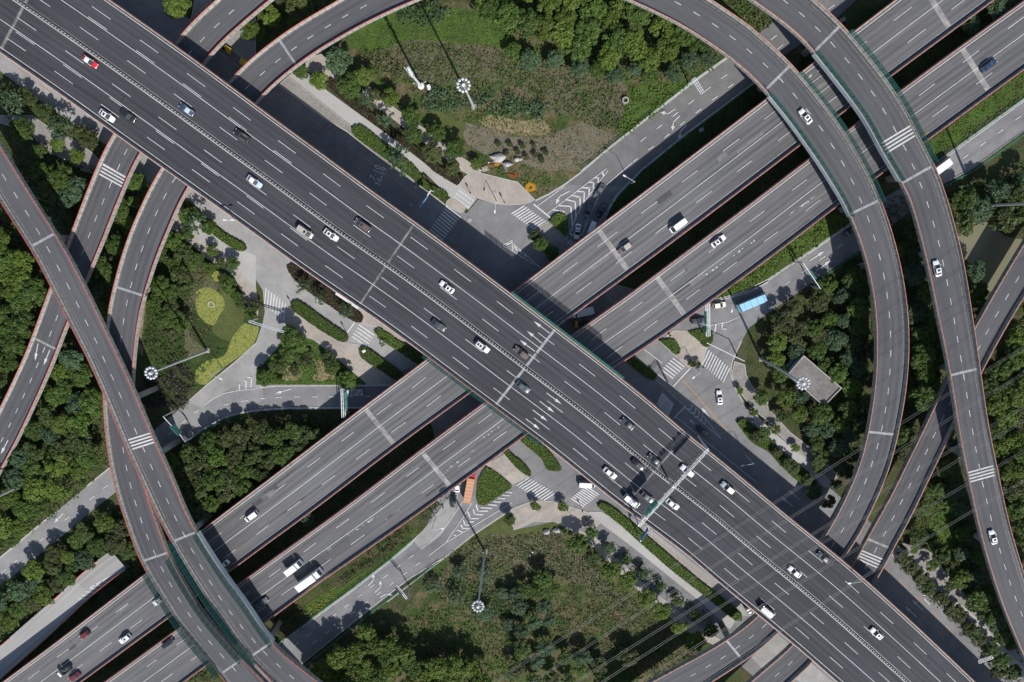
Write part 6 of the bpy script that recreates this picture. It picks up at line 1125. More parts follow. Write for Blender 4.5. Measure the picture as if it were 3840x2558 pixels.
bed('flower_bed', [z7(*p) for p in ((400, 320), (430, 300), (520, 300), (548, 325), (520, 355), (430, 355))], M['flower_orange'], 'bright orange flower patch inside the purple flower band', 'flower bed', .36)
bed('flower_bed', [z7(*p) for p in ((180, 360), (260, 320), (400, 325), (420, 365), (340, 390), (280, 375))], M['flower_brown'], 'rust coloured flower patch next to the square stone slab', 'flower bed', .33)
bed('flower_bed', [z7(*p) for p in ((680, 500), (780, 530), (850, 540), (840, 470), (890, 480), (905, 540), (840, 600), (740, 580))], M['flower_red'], 'dark red crescent of flowers beside the beige plaza', 'flower bed', .3)
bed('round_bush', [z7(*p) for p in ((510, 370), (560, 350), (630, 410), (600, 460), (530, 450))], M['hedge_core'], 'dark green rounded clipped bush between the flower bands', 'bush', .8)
m = MB(); m.poly(W([z7(*p) for p in ((150, 370), (280, 360), (300, 445), (170, 480))], 0), .3, 0.0); q = at(*z7(232, 412), .3); m.tube((q.x, q.y, .3), (q.x, q.y, .45), .42, .38, 14); tag(m.build('stone_slab', M['pave']), 'square beige stone slab with a round disc at the plaza corner', 'slab')
struct(MB().build('x', M['pave'])) if False else None
for i, (x, y, s_, lb) in enumerate(((295, 275, .35, 'small white stone left of the purple flower band'), (880, 215, .9, 'dark and white boulder at the right end of the rock garden'), (960, 210, .7, 'pale speckled boulder, rightmost in the rock garden'))):
    q = at(*z7(x, y), .3); rg = random.Random(i+30); m = MB()
    ring = [[(q.x+s_*math.cos(a)*rr*(.8+.35*rg.random()), q.y+s_*.8*math.sin(a)*rr*(.8+.35*rg.random()), z*s_) for a in [j*6.283/8 for j in range(8)]] for rr, z in ((1, 0), (1.05, .5), (.7, 1.0), (.2, 1.3))]
    m.grid(ring, closed=True); m.face(ring[-1]); tag(m.build('boulder', M['rock']), lb, 'boulder')
for i, (x, y) in enumerate(((2305, 1415), (2400, 1400), (2480, 1450), (2330, 1330), (2450, 1340), (2560, 1420), (2550, 1340), (2620, 1470), (2660, 1400), (2230, 1330))):
    xx, yy = (960+x/2.45, y/2.45); q = at(xx, yy, .6); o = empty('round_bush', (q.x, q.y, 0), R.random()*6, 'round clipped bush scattered in the garden above the beige plaza', 'bush', 'clipped bushes in the plaza garden'); k = .26+.1*R.random(); o.scale = (k, k, k*.8)
    link('foliage', CR['d'][i % 4], o); t_ = MB(); t_.tube((0, 0, -.1), (0, 0, 3.2), .2, .12, 6); t_.build('stem', M['bark'], o)
# ================================================================ vehicles
PAINT = {}
def paint(key):
    cols = dict(white=(.80, .80, .79), black=(.018, .02, .024), dark=(.05, .058, .068), grey=(.13, .135, .14), silver=(.42, .43, .44), red=(.55, .02, .035), darkred=(.17, .018, .025), blue=(.035, .05, .12), darkblue=(.02, .045, .10),
                beige=(.42, .38, .33), brown=(.13, .095, .09), green=(.62, .74, .60), lightblue=(.45, .55, .68), cream=(.78, .75, .66), skyblue=(.30, .56, .72), orange=(.50, .24, .12), yellow=(.6, .36, .04), greygreen=(.09, .12, .12), palegrey=(.55, .58, .58))
    if key not in PAINT: PAINT[key] = mat('car_paint_'+key, cols[key], 0.32, spec=.5, coat=.7)
    return PAINT[key]
SHAPES = {  # stations: x, half width, top height ; cabin: x, base half width, top half width, top height
 'sedan': dict(L=4.75, st=[(-2.37, .55, .62), (-2.30, .76, .80), (-2.05, .86, .96), (-1.5, .90, 1.0), (-.3, .91, .93), (.9, .91, .93), (1.5, .88, .88), (2.05, .82, .78), (2.30, .70, .66), (2.37, .5, .52)],
               cab=[(-1.85, .74, .70, .99), (-1.25, .84, .68, 1.36), (-.5, .86, .71, 1.45), (.15, .86, .70, 1.43), (1.05, .78, .72, .95)], roof=(-1.2, .12)),
 'suv': dict(L=4.7, st=[(-2.35, .62, .7), (-2.30, .82, .98), (-2.1, .90, 1.08), (-1.2, .93, 1.06), (.8, .93, 1.04), (1.5, .91, 1.0), (2.05, .85, .9), (2.28, .74, .76), (2.35, .55, .6)],
             cab=[(-2.22, .82, .76, 1.08), (-1.95, .86, .74, 1.60), (-.6, .88, .77, 1.70), (.1, .87, .75, 1.66), (.98, .8, .74, 1.06)], roof=(-1.95, .08)),
 'mpv': dict(L=5.1, st=[(-2.55, .68, .7), (-2.5, .88, 1.0), (-2.3, .93, 1.1), (-1.2, .94, 1.08), (1.2, .94, 1.05), (1.9, .9, .98), (2.3, .82, .84), (2.5, .7, .68), (2.55, .55, .55)],
             cab=[(-2.45, .84, .8, 1.1), (-2.25, .88, .79, 1.72), (-.6, .89, .81, 1.78), (.75, .88, .78, 1.70), (1.75, .8, .74, 1.05)], roof=(-2.25, .72)),
 'hatch': dict(L=4.1, st=[(-2.05, .6, .65), (-2.0, .8, .9), (-1.75, .87, 1.0), (-.3, .88, .97), (1.0, .88, .95), (1.5, .85, .88), (1.9, .74, .74), (2.05, .55, .55)],
               cab=[(-1.9, .78, .72, 1.0), (-1.5, .82, .69, 1.42), (-.5, .83, .71, 1.5), (.15, .83, .69, 1.46), (1.0, .76, .7, .97)], roof=(-1.5, .12)),
 'minibus': dict(L=5.4, st=[(-2.7, .78, .8), (-2.65, .92, 1.2), (-2.3, .95, 1.25), (1.9, .95, 1.2), (2.35, .92, 1.1), (2.65, .82, .9), (2.7, .7, .7)],
                 cab=[(-2.66, .92, .90, 1.25), (-2.6, .93, .84, 2.15), (0, .93, .86, 2.25), (1.55, .92, .84, 2.2), (2.35, .88, .82, 1.12)], roof=(-2.6, 1.5)),
}
PROTO = {}
def car_mesh(kind, col, roofcol=None, sunroof=0, fancy=None):
    key = (kind, col, roofcol, sunroof, fancy)
    if key in PROTO: return copy_tree(PROTO[key])
    S = SHAPES[kind]; root = empty('car', (0, 0, 0)); body = MB(); rows = []
    for x, w, t in S['st']:
        b = .28 if abs(x) > S['L']/2-.12 else .22
        rows.append([(x, -w*.9, b), (x, -w, .45), (x, -w*.985, t*.72), (x, -w*.93, t-.05), (x, -w*.6, t), (x, 0, t+.025), (x, w*.6, t), (x, w*.93, t-.05), (x, w*.985, t*.72), (x, w, .45), (x, w*.9, b)])
    body.grid(rows); body.face(rows[0]); body.face(rows[-1][::-1])
    ob = body.build('body', paint(col), root, smooth=True); md = ob.modifiers.new('b', 'EDGE_SPLIT'); md.split_angle = .7
    gl = MB(); rows = []
    for x, wb, wt, h in S['cab']:
        z0 = .88 if kind in ('sedan', 'hatch') else 1.0
        rows.append([(x, -wb, min(z0, h-.02)), (x, -wt, h-.03), (x, -wt*.85, h), (x, wt*.85, h), (x, wt, h-.03), (x, wb, min(z0, h-.02))])
    gl.grid(rows[::-1]); gl.build('windows', M['glass'], root)
    rf = MB(); x0, x1 = S['roof']; xs = [c[0] for c in S['cab']]; N_ = 6; rr = []
    for i in range(N_+1):
        x = x0+(x1-x0)*i/N_; wt = np.interp(x, xs, [c[2] for c in S['cab']]); h = np.interp(x, xs, [c[3] for c in S['cab']])+.02
        e = .94 if i in (0, N_) else 1.0
        rr.append([(x, -wt*1.03*e, h-.07), (x, -wt*.9*e, h), (x, 0, h+.03), (x, wt*.9*e, h), (x, wt*1.03*e, h-.07)])
    rf.grid(rr[::-1])
    for sg in (-1, 1):   # pillars
        c = S['cab']; rf.beam((x1, sg*np.interp(x1, xs, [q[2] for q in c])*.99, c[-2][3]-.02), (c[-1][0], sg*c[-1][1]*.97, c[-1][3]+.0), .07, .05); rf.beam((x0, sg*np.interp(x0, xs, [q[2] for q in c])*.99, c[1][3]-.02), (c[0][0], sg*c[0][1]*.97, c[0][3]), .09, .05)
    ro = rf.build('roof', paint(roofcol or col), root, smooth=False)
    if sunroof:
        q = MB(); h = S['cab'][2][3]+.06
        q.box((S['roof'][1]-.62, 0, h), (.62 if sunroof < 3 else 1.4, .78, .02))
        if sunroof == 2: q.box((S['roof'][1]-1.45, 0, h), (.5, .78, .02))
        q.build('sunroof', M['glass'], ro)
    wx = S['L']*.29
    for sx in (-1, 1):
        for sy in (-1, 1):
            wl = MB(); y = sy*(S['st'][4][1]-.08); wl.tube((sx*wx, y-.1, .32), (sx*wx, y+.1, .32), .33, n=14); wl.tube((sx*wx, y+sy*.1, .32), (sx*wx, y+sy*.115, .32), .2, n=10, m=1); wl.build('wheel', [M['tyre'], M['rim']], root)
    t1 = S['st'][-2]; t0 = S['st'][1]
    for sy in (-1, 1):
        q = MB(); q.box((t1[0]-.1, sy*t1[1]*.80, t1[2]-.02), (.34, .26, .08), sy*-.35); q.build('headlight', M['lamp_lens'], root)
        q = MB(); q.box((t0[0]+.03, sy*t0[1]*.82, t0[2]-.08), (.14, .28, .14), 0); q.build('tail_light', M['tail_lens'], root)
        xm = S['cab'][-1][0]-.25; q = MB(); q.box((xm, sy*(S['st'][4][1]+.12), .98 if kind != 'minibus' else 1.2), (.14, .2, .14), sy*.2); q.build('mirror', paint(col), root)
    q = MB(); q.box((-S['L']/2+.02, 0, .42), (.1, 1.2, .16)); q.box((S['L']/2-.02, 0, .42), (.1, 1.1, .16)); q.build('bumper', M['plastic'], root)
    if fancy == 'lightbar':
        q = MB(); q.box((-.45, 0, 1.56), (.28, 1.15, .12)); q.build('light_bar', M['tail_lens'], root)
        q = MB(); q.box((-.45, .3, 1.565), (.285, .55, .125))
        q.build('light_bar', M['sign_blue'], root)
    if fancy == 'rails' :
        for sy in (-1, 1): q = MB(); q.beam((S['roof'][0]+.1, sy*.6, S['cab'][2][3]+.08), (S['roof'][1]-.1, sy*.6, S['cab'][2][3]+.08), .06, .05); q.build('roof_rail', M['steel'], root)
    PROTO[key] = root; return root
def ang(a, b, z): A, B = at(*a, z), at(*b, z); return math.atan2(B.y-A.y, B.x-A.x)
def put(o, px, rb=None, z=0.1, face=None, h=.8):
    """px = picture point of the roof centre; on deck rb, heading towards picture point face"""
    if rb is not None:
        st, u = rb.locate(px[0], px[1], h); q = rb.p(st, u); z = q.z; a = rb.head(st); f = at(*face, z); 
        if math.cos(a)*(f.x-q.x)+math.sin(a)*(f.y-q.y) < 0: a += math.pi
        o.location = (q.x, q.y, z+.01)
    else:
        q = at(px[0], px[1], z+h); f = at(*face, z+h); a = math.atan2(f.y-q.y, f.x-q.x); o.location = (q.x, q.y, z)
    o.rotation_euler = (0, 0, a); return o
def car(kind, col, T_, rb, D, label, cat='car', roof=None, sun=0, fancy=None, name=None):
    """T_ = (sheet column, row, x, y); D = heading as a picture offset"""
    o = car_mesh(kind, col, roof, sun, fancy); o.name = name or {'suv': 'parked_car', 'mpv': 'van', 'minibus': 'minibus'}.get(kind, 'car').replace('parked_car', 'car')
    for k in ('label', 'category', 'group'):
        if k in o: del o[k]
    tag(o, label, cat); px = g(*T_); put(o, px, rb, z=.06, face=(px[0]+D[0], px[1]+D[1])); return o
DR, UL = (100, 80), (-100, -80); SW, NE = (-100, 75), (100, -75); mn = main
car('sedan', 'red', (0, 0, 823, 565), mn, DR, 'bright red car with a white roof in the upper left', roof='white')
car('sedan', 'white', (0, 0, 980, 1062), mn, DR, 'white car with a black sunroof in the outer lane beside a black car', sun=1)
car('sedan', 'black', (0, 0, 1172, 1062), mn, DR, 'black car driving right next to the white car with a sunroof')
car('sedan', 'blue', (0, 0, 1715, 1007), mn, UL, 'dark blue car with a reflection painted on its roof near the median, upper left', roof='lightblue')  # pale roof colour is a painted reflection; the car itself is dark blue
car('suv', 'black', (0, 0, 2222, 1248), mn, UL, 'black off-roader with roof rails on the dark viaduct, upper left', fancy='rails')
car('sedan', 'lightblue', (0, 1, 2335, 100), mn, DR, 'pale bluish white car alone in the lane below the median', roof='white')
car('mpv', 'beige', (1, 1, 450, 560), mn, DR, 'beige van with a dark sunroof on the dark viaduct', 'van', sun=1, name='van')
car('sedan', 'white', (1, 1, 688, 590), mn, DR, 'white car with a large black sunroof beside the beige van', sun=1)
car('mpv', 'grey', (1, 1, 980, 500), mn, UL, 'dark grey van above the median with a small sunroof', 'van', sun=1, name='van', roof='brown')
car('sedan', 'white', (1, 1, 1753, 1070), mn, UL, 'white car with a sunroof alone above the median at the centre', sun=1)
car('sedan', 'dark', (1, 1, 1678, 1420), mn, DR, 'dark grey car below the median near the centre of the dark viaduct')
car('suv', 'white', (1, 2, 2080, 50), mn, DR, 'white off-roader with two dark roof windows below the median', sun=2)
car('suv', 'brown', (2, 2, 85, 105), mn, UL, 'brown boxy off-roader beside the white lane arrows')
car('sedan', 'greygreen', (2, 2, 100, 420), mn, DR, 'dark teal car just below the crossing joint at the centre')
car('sedan', 'dark', (2, 2, 1065, 760), mn, UL, 'dark car alone above the median, right of the centre')
car('sedan', 'dark', (2, 2, 1312, 1090), mn, UL, 'dark car touching the gantry shadow above the median')
car('sedan', 'black', (2, 2, 1160, 1135), mn, DR, 'black car just below the median beside the sign shadow')
car('sedan', 'white', (2, 2, 900, 1212), mn, DR, 'white car in the middle lane left of the gantry')
car('suv', 'white', (2, 2, 1610, 1190), mn, UL, 'white off-roader passing beneath the white truss gantry')
car('minibus', 'white', (2, 2, 1100, 1465), mn, DR, 'white minibus in the outer lane beside the truss gantry', 'minibus', name='minibus')
car('sedan', 'grey', (2, 2, 1248, 1437), mn, DR, 'dark grey car between the white minibus and the green sign')
car('sedan', 'green', (2, 2, 1475, 1497), mn, DR, 'pale green and white taxi just past the green sign', 'taxi', roof='white', name='taxi')
car('suv', 'silver', (2, 2, 1980, 1345), mn, UL, 'silver estate car with a pale roof right of the gantry', roof='cream')
car('sedan', 'white', (3, 3, 245, 558), mn, UL, 'white car above the median, left of a dark one, lower right')
car('sedan', 'dark', (3, 3, 515, 425), mn, UL, 'dark grey car in the outer lane by the ramp gap, lower right')
car('sedan', 'white', (3, 3, 1000, 1125), mn, UL, 'lowermost white car on the dark viaduct, lower right', sun=1)
car('minibus', 'silver', (3, 3, -10, 915), mn, DR, 'silver and black minibus near the power lines in the outer lane', 'minibus', name='minibus')
car('minibus', 'white', (2, 1, 1525, 505), artA, SW, 'white van on the upper grey viaduct left of the curved ramp', 'van', name='van')
car('suv', 'brown', (2, 1, 1035, 712), artA, SW, 'dark brown car crossing the pale joint of the upper grey viaduct', roof='beige')
car('mpv', 'white', (0, 3, 2310, 45), artA, SW, 'white people carrier on the upper grey viaduct, lower left', 'van', name='van')
car('sedan', 'white', (0, 3, 2050, 495), artA, SW, 'white car half hidden in the flyover shade, lower left')
car('sedan', 'palegrey', (0, 3, 1458, 820), artA, SW, 'grey car seen through the green net, lower left')
car('hatch', 'darkred', (0, 3, 775, 1135), artA, SW, 'dark red hatchback on the upper grey viaduct, lower left')
car('suv', 'white', (0, 3, 1148, 1170), artA, SW, 'white car in the inner lane between the red and the black cars', sun=1)
car('sedan', 'darkred', (0, 3, 682, 1520), artA, SW, 'dark red saloon cut by the bottom edge, lower left')
car('sedan', 'white', (2, 1, 1898, 648), artB, NE, 'white car on the lower grey viaduct left of the curved ramp', sun=1)
car('sedan', 'darkblue', (3, 0, 2032, 600), artB, NE, 'dark blue car beside the pale joint at top right')
car('suv', 'grey', (1, 3, 55, 840), artB, NE, 'grey off-roader in the flyover shade below the large white lorry', sun=1)
car('suv', 'black', (0, 3, 1542, 1208), artB, NE, 'black car on the lower grey viaduct beside the green net, lower left')
car('sedan', 'white', (3, 0, 345, 1070), rI, UL, 'white car on the curved right ramp with the green nets', sun=1)
car('sedan', 'white', (3, 1, 1556, 900), rU, (-10, -100), 'upper white car on the outermost flyover', sun=1)
car('sedan', 'white', (3, 3, 2068, 240), rU, (-20, -100), 'lower white car on the outermost flyover', sun=1)
car('sedan', 'grey', (2, 1, 803, 190), None, (-48, 80), 'silver grey saloon, rearmost in the short queue of cars beside the chevrons')
car('suv', 'dark', (2, 1, 700, 370), None, (-40, 90), 'dark car in the left lane of the queue beside the chevrons')
car('sedan', 'black', (2, 1, 817, 365), None, (-45, 85), 'black car in the right lane of the queue beside the chevrons')
car('sedan', 'white', (2, 1, 603, 560), None, (-14, 100), 'white patrol car with a light bar heading the queue', 'patrol car', fancy='lightbar')
car('minibus', 'white', (2, 1, 728, 545), None, (-30, 80), 'white van half hidden under the edge of the upper grey viaduct', 'van', name='van')
car('hatch', 'cream', (2, 1, 1905, 1237), None, (95, -15), 'small cream hatchback behind the blue lorry', roof='cream')
car('suv', 'dark', (2, 1, 1715, 1378), None, (95, -3), 'dark car left of the white sign gantry on the right')
car('sedan', 'white', (2, 2, 1907, 518), None, (-8, -100), 'white car driving up the street at the right intersection', sun=1)
car('sedan', 'black', (2, 2, 1750, 822), None, (-95, -80), 'black car in the shade beside the white chevrons, right', sun=3)
car('minibus', 'white', (2, 2, 690, 1312), None, (98, 5), 'white van at the crosswalk below the dark viaduct', 'van', name='van')
car('sedan', 'black', (1, 2, 1812, 1465), None, (8, -100), 'black car on the street left of the orange lorry')
car('sedan', 'white', (1, 2, 1850, 1325), None, (5, -100), 'white car half hidden beneath the lower grey viaduct')
car('sedan', 'black', (2, 3, 2172, 900), None, (60, 90), 'black car in the shade at the foot of the lower street')
car('sedan', 'black', (3, 1, 765, 548), None, (95, -65), 'black car disappearing under the curved right ramp')
# ---- lorries
def lorry(label, cat, T_, rb, D, L, Wd, Hh, cabcol, boxcol, cabL=2.0, zt=None, ribs=0, open_=False, gap=.35, deflector=True, name='lorry', z=.06, ribcol='dark'):
    root = empty(name, (0, 0, 0), 0, label, cat); x1 = L/2; cb = MB(); hc = min(2.9, Hh)
    pr = [(x1-cabL, .55), (x1-cabL, hc*.97), (x1-cabL+.3, hc), (x1-.75, hc-.08), (x1-.12, hc*.60), (x1, hc*.5), (x1, .5)]
    rows = [[(x, y*Wd/2*(0.93 if (z_ > hc*.7) else 1), z_) for x, z_ in pr] for y in (-1, -.9, .9, 1)]
    cb.grid(rows, closed=True); cb.face(rows[0]); cb.face(rows[-1][::-1]); c = cb.build('cab', paint(cabcol), root)
    w_ = MB(); a, b = pr[3], pr[4]; o_ = .02; w_.face([(a[0]+o_, -Wd*.41, a[1]), (b[0]+o_, -Wd*.45, b[1]), (b[0]+o_, Wd*.45, b[1]), (a[0]+o_, Wd*.41, a[1])]); w_.build('windscreen', M['glass'], c)
    for sy in (-1, 1):
        q = MB(); q.box((x1-.3, sy*(Wd/2+.18), hc*.62), (.16, .24, .5)); q.build('mirror', M['plastic'], c)
        q = MB(); q.box((x1+.01, sy*Wd*.36, .75), (.06, .32, .22)); q.build('headlight', M['lamp_lens'], root)
        q = MB(); q.box((-x1-.01, sy*Wd*.38, .75), (.05, .25, .16)); q.build('tail_light', M['tail_lens'], root)
    ch = MB(); ch.box((0, 0, .7), (L-.4, .9, .35)); ch.build('chassis', M['dark_steel'], root)
    bl = L-cabL-gap; bx = -L/2+bl/2; bm_ = MB()
    if open_:
        bm_.box((bx, 0, .95), (bl, Wd, .12))
        for sy in (-1, 1): bm_.box((bx, sy*(Wd/2-.04), 1.3), (bl, .08, .65))
        for sx in (-1, 1): bm_.box((bx+sx*(bl/2-.04), 0, 1.3), (.08, Wd-.16, .65))
        b_ = bm_.build('cargo_bed', paint(boxcol), root)
        q = MB(); rg = random.Random(int(L*10))
        for _ in range(14): q.box((bx+rg.uniform(-.4, .4)*bl, rg.uniform(-.35, .35)*Wd, 1.15+rg.random()*.4), (.3+rg.random()*.8, .2+rg.random()*.5, .3), rg.random()*3)
        tag(q.build('load', M['dark_steel' if cabcol != 'palegrey' else 'joint'], b_))
    else:
        P = [(-Wd/2, .9), (-Wd/2, Hh-.08), (-Wd/2+.1, Hh), (Wd/2-.1, Hh), (Wd/2, Hh-.08), (Wd/2, .9)]
        rows = [[(x, y, z_) for y, z_ in P] for x in (-L/2, -L/2+bl)]; bm_.grid(rows[::-1], closed=True); bm_.face(rows[0]); bm_.face(rows[1][::-1]); b_ = bm_.build('cargo_box', paint(boxcol), root)
        if ribs:
            q = MB()
            for k in range(1, ribs+1): q.box((-L/2+bl*k/(ribs+1), 0, Hh+.01), (.07, Wd*.96, .04))
            q.build('roof_rib', paint(ribcol) if ribcol != 'line' else M['joint'], b_)
        if deflector and Hh > hc+.2:
            q = MB(); r2 = [[(x1-cabL+.1, y, hc-.02), (x1-cabL+.1, y, Hh-.15), (x1-cabL*.45, y, hc+.0)] for y in (-Wd*.42, Wd*.42)]; q.grid(r2, closed=True); q.face(r2[0]); q.face(r2[1][::-1]); q.build('wind_deflector', paint(cabcol), c)
    for x in ([x1-.9, -L/2+1.2] + ([-L/2+2.3] if L > 8 else []) + ([-L/2+3.4] if L > 11 else [])):
        for sy in (-1, 1): q = MB(); q.tube((x, sy*(Wd/2-.3), .48), (x, sy*(Wd/2-.02), .48), .48, n=14); q.build('wheel', M['tyre'], root)
    px = g(*T_); put(root, px, rb, z=z, face=(px[0]+D[0], px[1]+D[1]), h=zt or Hh*.8); return root
lorry('smaller white box lorry ahead on the lower grey viaduct, lower left', 'lorry', (1, 3, 340, 525), artB, NE, 6.2, 2.1, 2.7, 'white', 'white', 1.7)
lorry('large white box lorry with a rounded cab on the lower grey viaduct', 'lorry', (1, 3, 482, 637), artB, NE, 9.6, 2.45, 3.5, 'white', 'white', 2.1)
lorry('long sky blue covered lorry at the right intersection', 'lorry', (2, 1, 2215, 1213), None, (96, -40), 9.6, 2.45, 3.3, 'skyblue', 'skyblue', 1.5, ribs=3, gap=.1, ribcol='darkblue')
lorry('long orange topped lorry with a red cab going under the viaduct', 'lorry', (1, 2, 1962, 1335), None, (18, -100), 11.0, 2.45, 3.2, 'red', 'orange', 2.1, ribs=6, gap=.5, ribcol='cream')
lorry('small lorry with a loaded grey bed behind the green sign gantry', 'lorry', (1, 2, 897, 475), None, (-100, 0), 5.6, 2.05, 2.3, 'palegrey', 'palegrey', 1.3, open_=True)
lorry('pale lorry in the dark gap between the parallel grey viaducts', 'lorry', (2, 1, 640, 1305), None, (-100, 22), 7.6, 2.3, 3.0, 'palegrey', 'palegrey', 1.8)
lorry('yellow works lorry in the dark gap between the parallel grey viaducts', 'lorry', (2, 1, 632, 1412), None, (-100, 0), 5.2, 2.1, 2.6, 'yellow', 'brown', 1.6, open_=True)
lorry('black pickup lorry with a cream cab at the lower left', 'pickup', (0, 3, 597, 1462), artA, SW, 5.4, 1.9, 2.1, 'cream', 'dark', 1.5, open_=True, name='pickup', zt=1.0)
def digger(label, T_, face, s=1.0):
    root = empty('excavator', (0, 0, 0), 0, label, 'digger')
    for sy in (-1, 1): q = MB(); q.box((0, sy*.9, .4), (3.0, .5, .75)); q.build('track', M['dark_steel'], root)
    q = MB(); q.box((-.3, 0, 1.3), (2.6, 2.0, .9)); b = q.build('body', paint('yellow'), root)
    q = MB(); q.box((.5, .55, 2.1), (1.2, .9, 1.2)); q.build('cab', M['glass'], b)
    q = MB(); q.beam((.8, -.3, 1.5), (2.2, -.3, 2.9), .35); q.beam((2.2, -.3, 2.9), (3.3, -.3, 1.4), .28); q.box((3.4, -.3, 1.0), (.6, .8, .7)); q.build('arm', paint('yellow'), root)
    root.scale = (s, s, s); px = g(*T_); put(root, px, None, z=.05, face=(px[0]+face[0], px[1]+face[1]), h=1); return root
digger('yellow digger standing on the shaded street between the upper ramps', (0, 0, 2085, 452), (-90, -60), .8)
lorry('white delivery van emerging from under the outermost flyover, upper right', 'van', (3, 0, 1610, 1530), None, (100, -75), 6.6, 2.15, 2.75, 'white', 'white', 1.5, gap=.02, name='van', deflector=False)
o = empty('cart', (0, 0, 0), 0, 'brown yellow cargo load half under the upper curved ramp', 'cart'); m = MB(); m.box((0, 0, .9), (2.4, 1.8, .9)); m.build('load', paint('yellow'), o); m = MB(); m.box((0, 0, .4), (2.5, 1.9, .15)); m.build('bed', M['dark_steel'], o)
for sx in (-.8, .8):
    for sy in (-.85, .85): m = MB(); m.tube((sx, sy-.1, .3), (sx, sy+.1, .3), .3, n=12); m.build('wheel', M['tyre'], o)
put(o, g(0, 0, 2245, 575), None, z=.05, face=g(0, 0, 2200, 545))
# ================================================================ people
SKIN = mat('skin', (.42, .26, .19), .6); HAIR = mat('black_hair', (.015, .012, .01), .6)
def person(label, px, face, top, pants, hat=None, bend=0.0, z=.1):
    q = at(*px, z); f = at(*face, z); a = math.atan2(f.y-q.y, f.x-q.x); o = empty('person', (q.x, q.y, z), a, label, 'person')
    b = bend; cx, cz = 0.0, .92; sh = Vector((math.sin(b)*.5, 0, cz+math.cos(b)*.5)); nk = sh+Vector((math.sin(b)*.1, 0, math.cos(b)*.1+.01)); hd = nk+Vector((math.sin(b)*.16+.02, 0, math.cos(b)*.16))
    V = [Vector((0, 0, cz)), Vector((math.sin(b)*.25, 0, cz+math.cos(b)*.25)), sh, nk, hd]; E = [(0, 1), (1, 2), (2, 3), (3, 4)]; Rd = [.15, .14, .15, .06, .105]
    for s_ in (-1, 1):
        i = len(V); V += [Vector((0, s_*.10, .86)), Vector((.04*s_, s_*.11, .47)), Vector((-.05+.06*s_, s_*.11, .07)), Vector((.12+.06*s_, s_*.12, .04))]; E += [(0, i), (i, i+1), (i+1, i+2), (i+2, i+3)]; Rd += [.095, .065, .045, .04]
        i = len(V); V += [sh+Vector((0, s_*.18, -.03)), sh+Vector((.04+b*.12, s_*.25, -.30)), sh+Vector((.20+b*.1, s_*.20, -.50)), sh+Vector((.27+b*.1, s_*.19, -.56))]; E += [(2, i), (i, i+1), (i+1, i+2), (i+2, i+3)]; Rd += [.06, .045, .032, .035]
    me = bpy.data.meshes.new('body'); me.from_pydata([tuple(v) for v in V], E, []); me.materials.append(SKIN); ob = link('body', me, o)
    md = ob.modifiers.new('skin', 'SKIN'); sk = me.skin_vertices[0].data if me.skin_vertices else None
    if sk is None:
        bpy.context.view_layer.objects.active = ob; bpy.ops.mesh.customdata_skin_add(); sk = me.skin_vertices[0].data
    for i, r in enumerate(Rd): sk[i].radius = (r, r)
    sk[0].use_root = True; ob.modifiers.new('sub', 'SUBSURF').levels = 1
    m = MB(); u_ = Vector((math.sin(b), 0, math.cos(b))); n_ = Vector((math.cos(b), 0, -math.sin(b))); base = Vector((0, 0, cz-.06)); rows = []
    for t, rx, ry in ((0, .15, .19), (.28, .15, .20), (.5, .14, .24), (.6, .08, .12)): rows.append([base+u_*t+n_*(rx*math.cos(k*.628))+Vector((0, ry*math.sin(k*.628), 0)) for k in range(10)])
    for s_ in (-1, 1):
        m.tube(sh+Vector((0, s_*.18, -.03)), sh+Vector((.04+b*.12, s_*.25, -.30)), .075, .06, 8)
    m.grid(rows, closed=True); m.face(rows[-1]); m.build('jacket', top, o)
    m = MB()
    for s_ in (-1, 1): m.tube((0, s_*.10, .92), (.04*s_, s_*.11, .47), .115, .085, 9); m.tube((.04*s_, s_*.11, .47), (-.05+.06*s_, s_*.11, .1), .085, .065, 9)
    m.build('trousers', pants, o)
    m = MB(); 
    if hat is not None: m.tube(hd+Vector((0, 0, .06)), hd+Vector((0, 0, .09)), .24, .22, 12); m.tube(hd+Vector((0, 0, .09)), hd+Vector((0, 0, .18)), .12, .09, 10); m.build('hat', hat, o)
    else: m.tube(hd+Vector((-.01, 0, .0)), hd+Vector((-.01, 0, .12)), .115, .07, 10); m.build('hair', HAIR, o)
    return o
cloth = lambda n, c: mat('cloth_'+n, c, .9)
K_ = dict(red=cloth('dark_red', (.30, .03, .05)), white=cloth('white', (.75, .74, .72)), orange=cloth('orange', (.75, .16, .06)), blue=cloth('navy', (.03, .04, .08)), black=cloth('black', (.02, .02, .022)), green=cloth('dark_green', (.05, .12, .10)), grey=cloth('grey', (.2, .2, .2)))
person('person in a dark red top and white hat bending in the lower clearing', (1996, 2058), (2000, 2075), K_['red'], K_['blue'], K_['white'], .7)
person('person in a white top stooping lower left of the one in dark red', (1988, 2076), (1980, 2090), K_['white'], K_['grey'], None, .8)
person('person in an orange jacket working in the lower clearing', (2042, 2087), (2042, 2100), K_['orange'], K_['grey'], None, .6)
def scooter(label, px, face, col):
    q = at(*px, .15); f = at(*face, .15); o = empty('scooter', (q.x, q.y, .15), math.atan2(f.y-q.y, f.x-q.x), label, 'scooter')
    for x in (-.6, .6): m = MB(); m.tube((x, -.05, .25), (x, .05, .25), .25, n=12); m.build('wheel', M['tyre'], o)
    m = MB(); m.box((-.35, 0, .5), (.8, .28, .35)); m.box((.15, 0, .3), (.5, .3, .08)); m.beam((.4, 0, .3), (.62, 0, .95), .12, .3); m.build('body', col, o)
    m = MB(); m.box((-.35, 0, .72), (.7, .26, .1)); m.build('seat', M['plastic'], o); m = MB(); m.tube((.58, -.33, 1.0), (.58, .33, 1.0), .025, n=6); m.build('handlebar', M['dark_steel'], o); return o
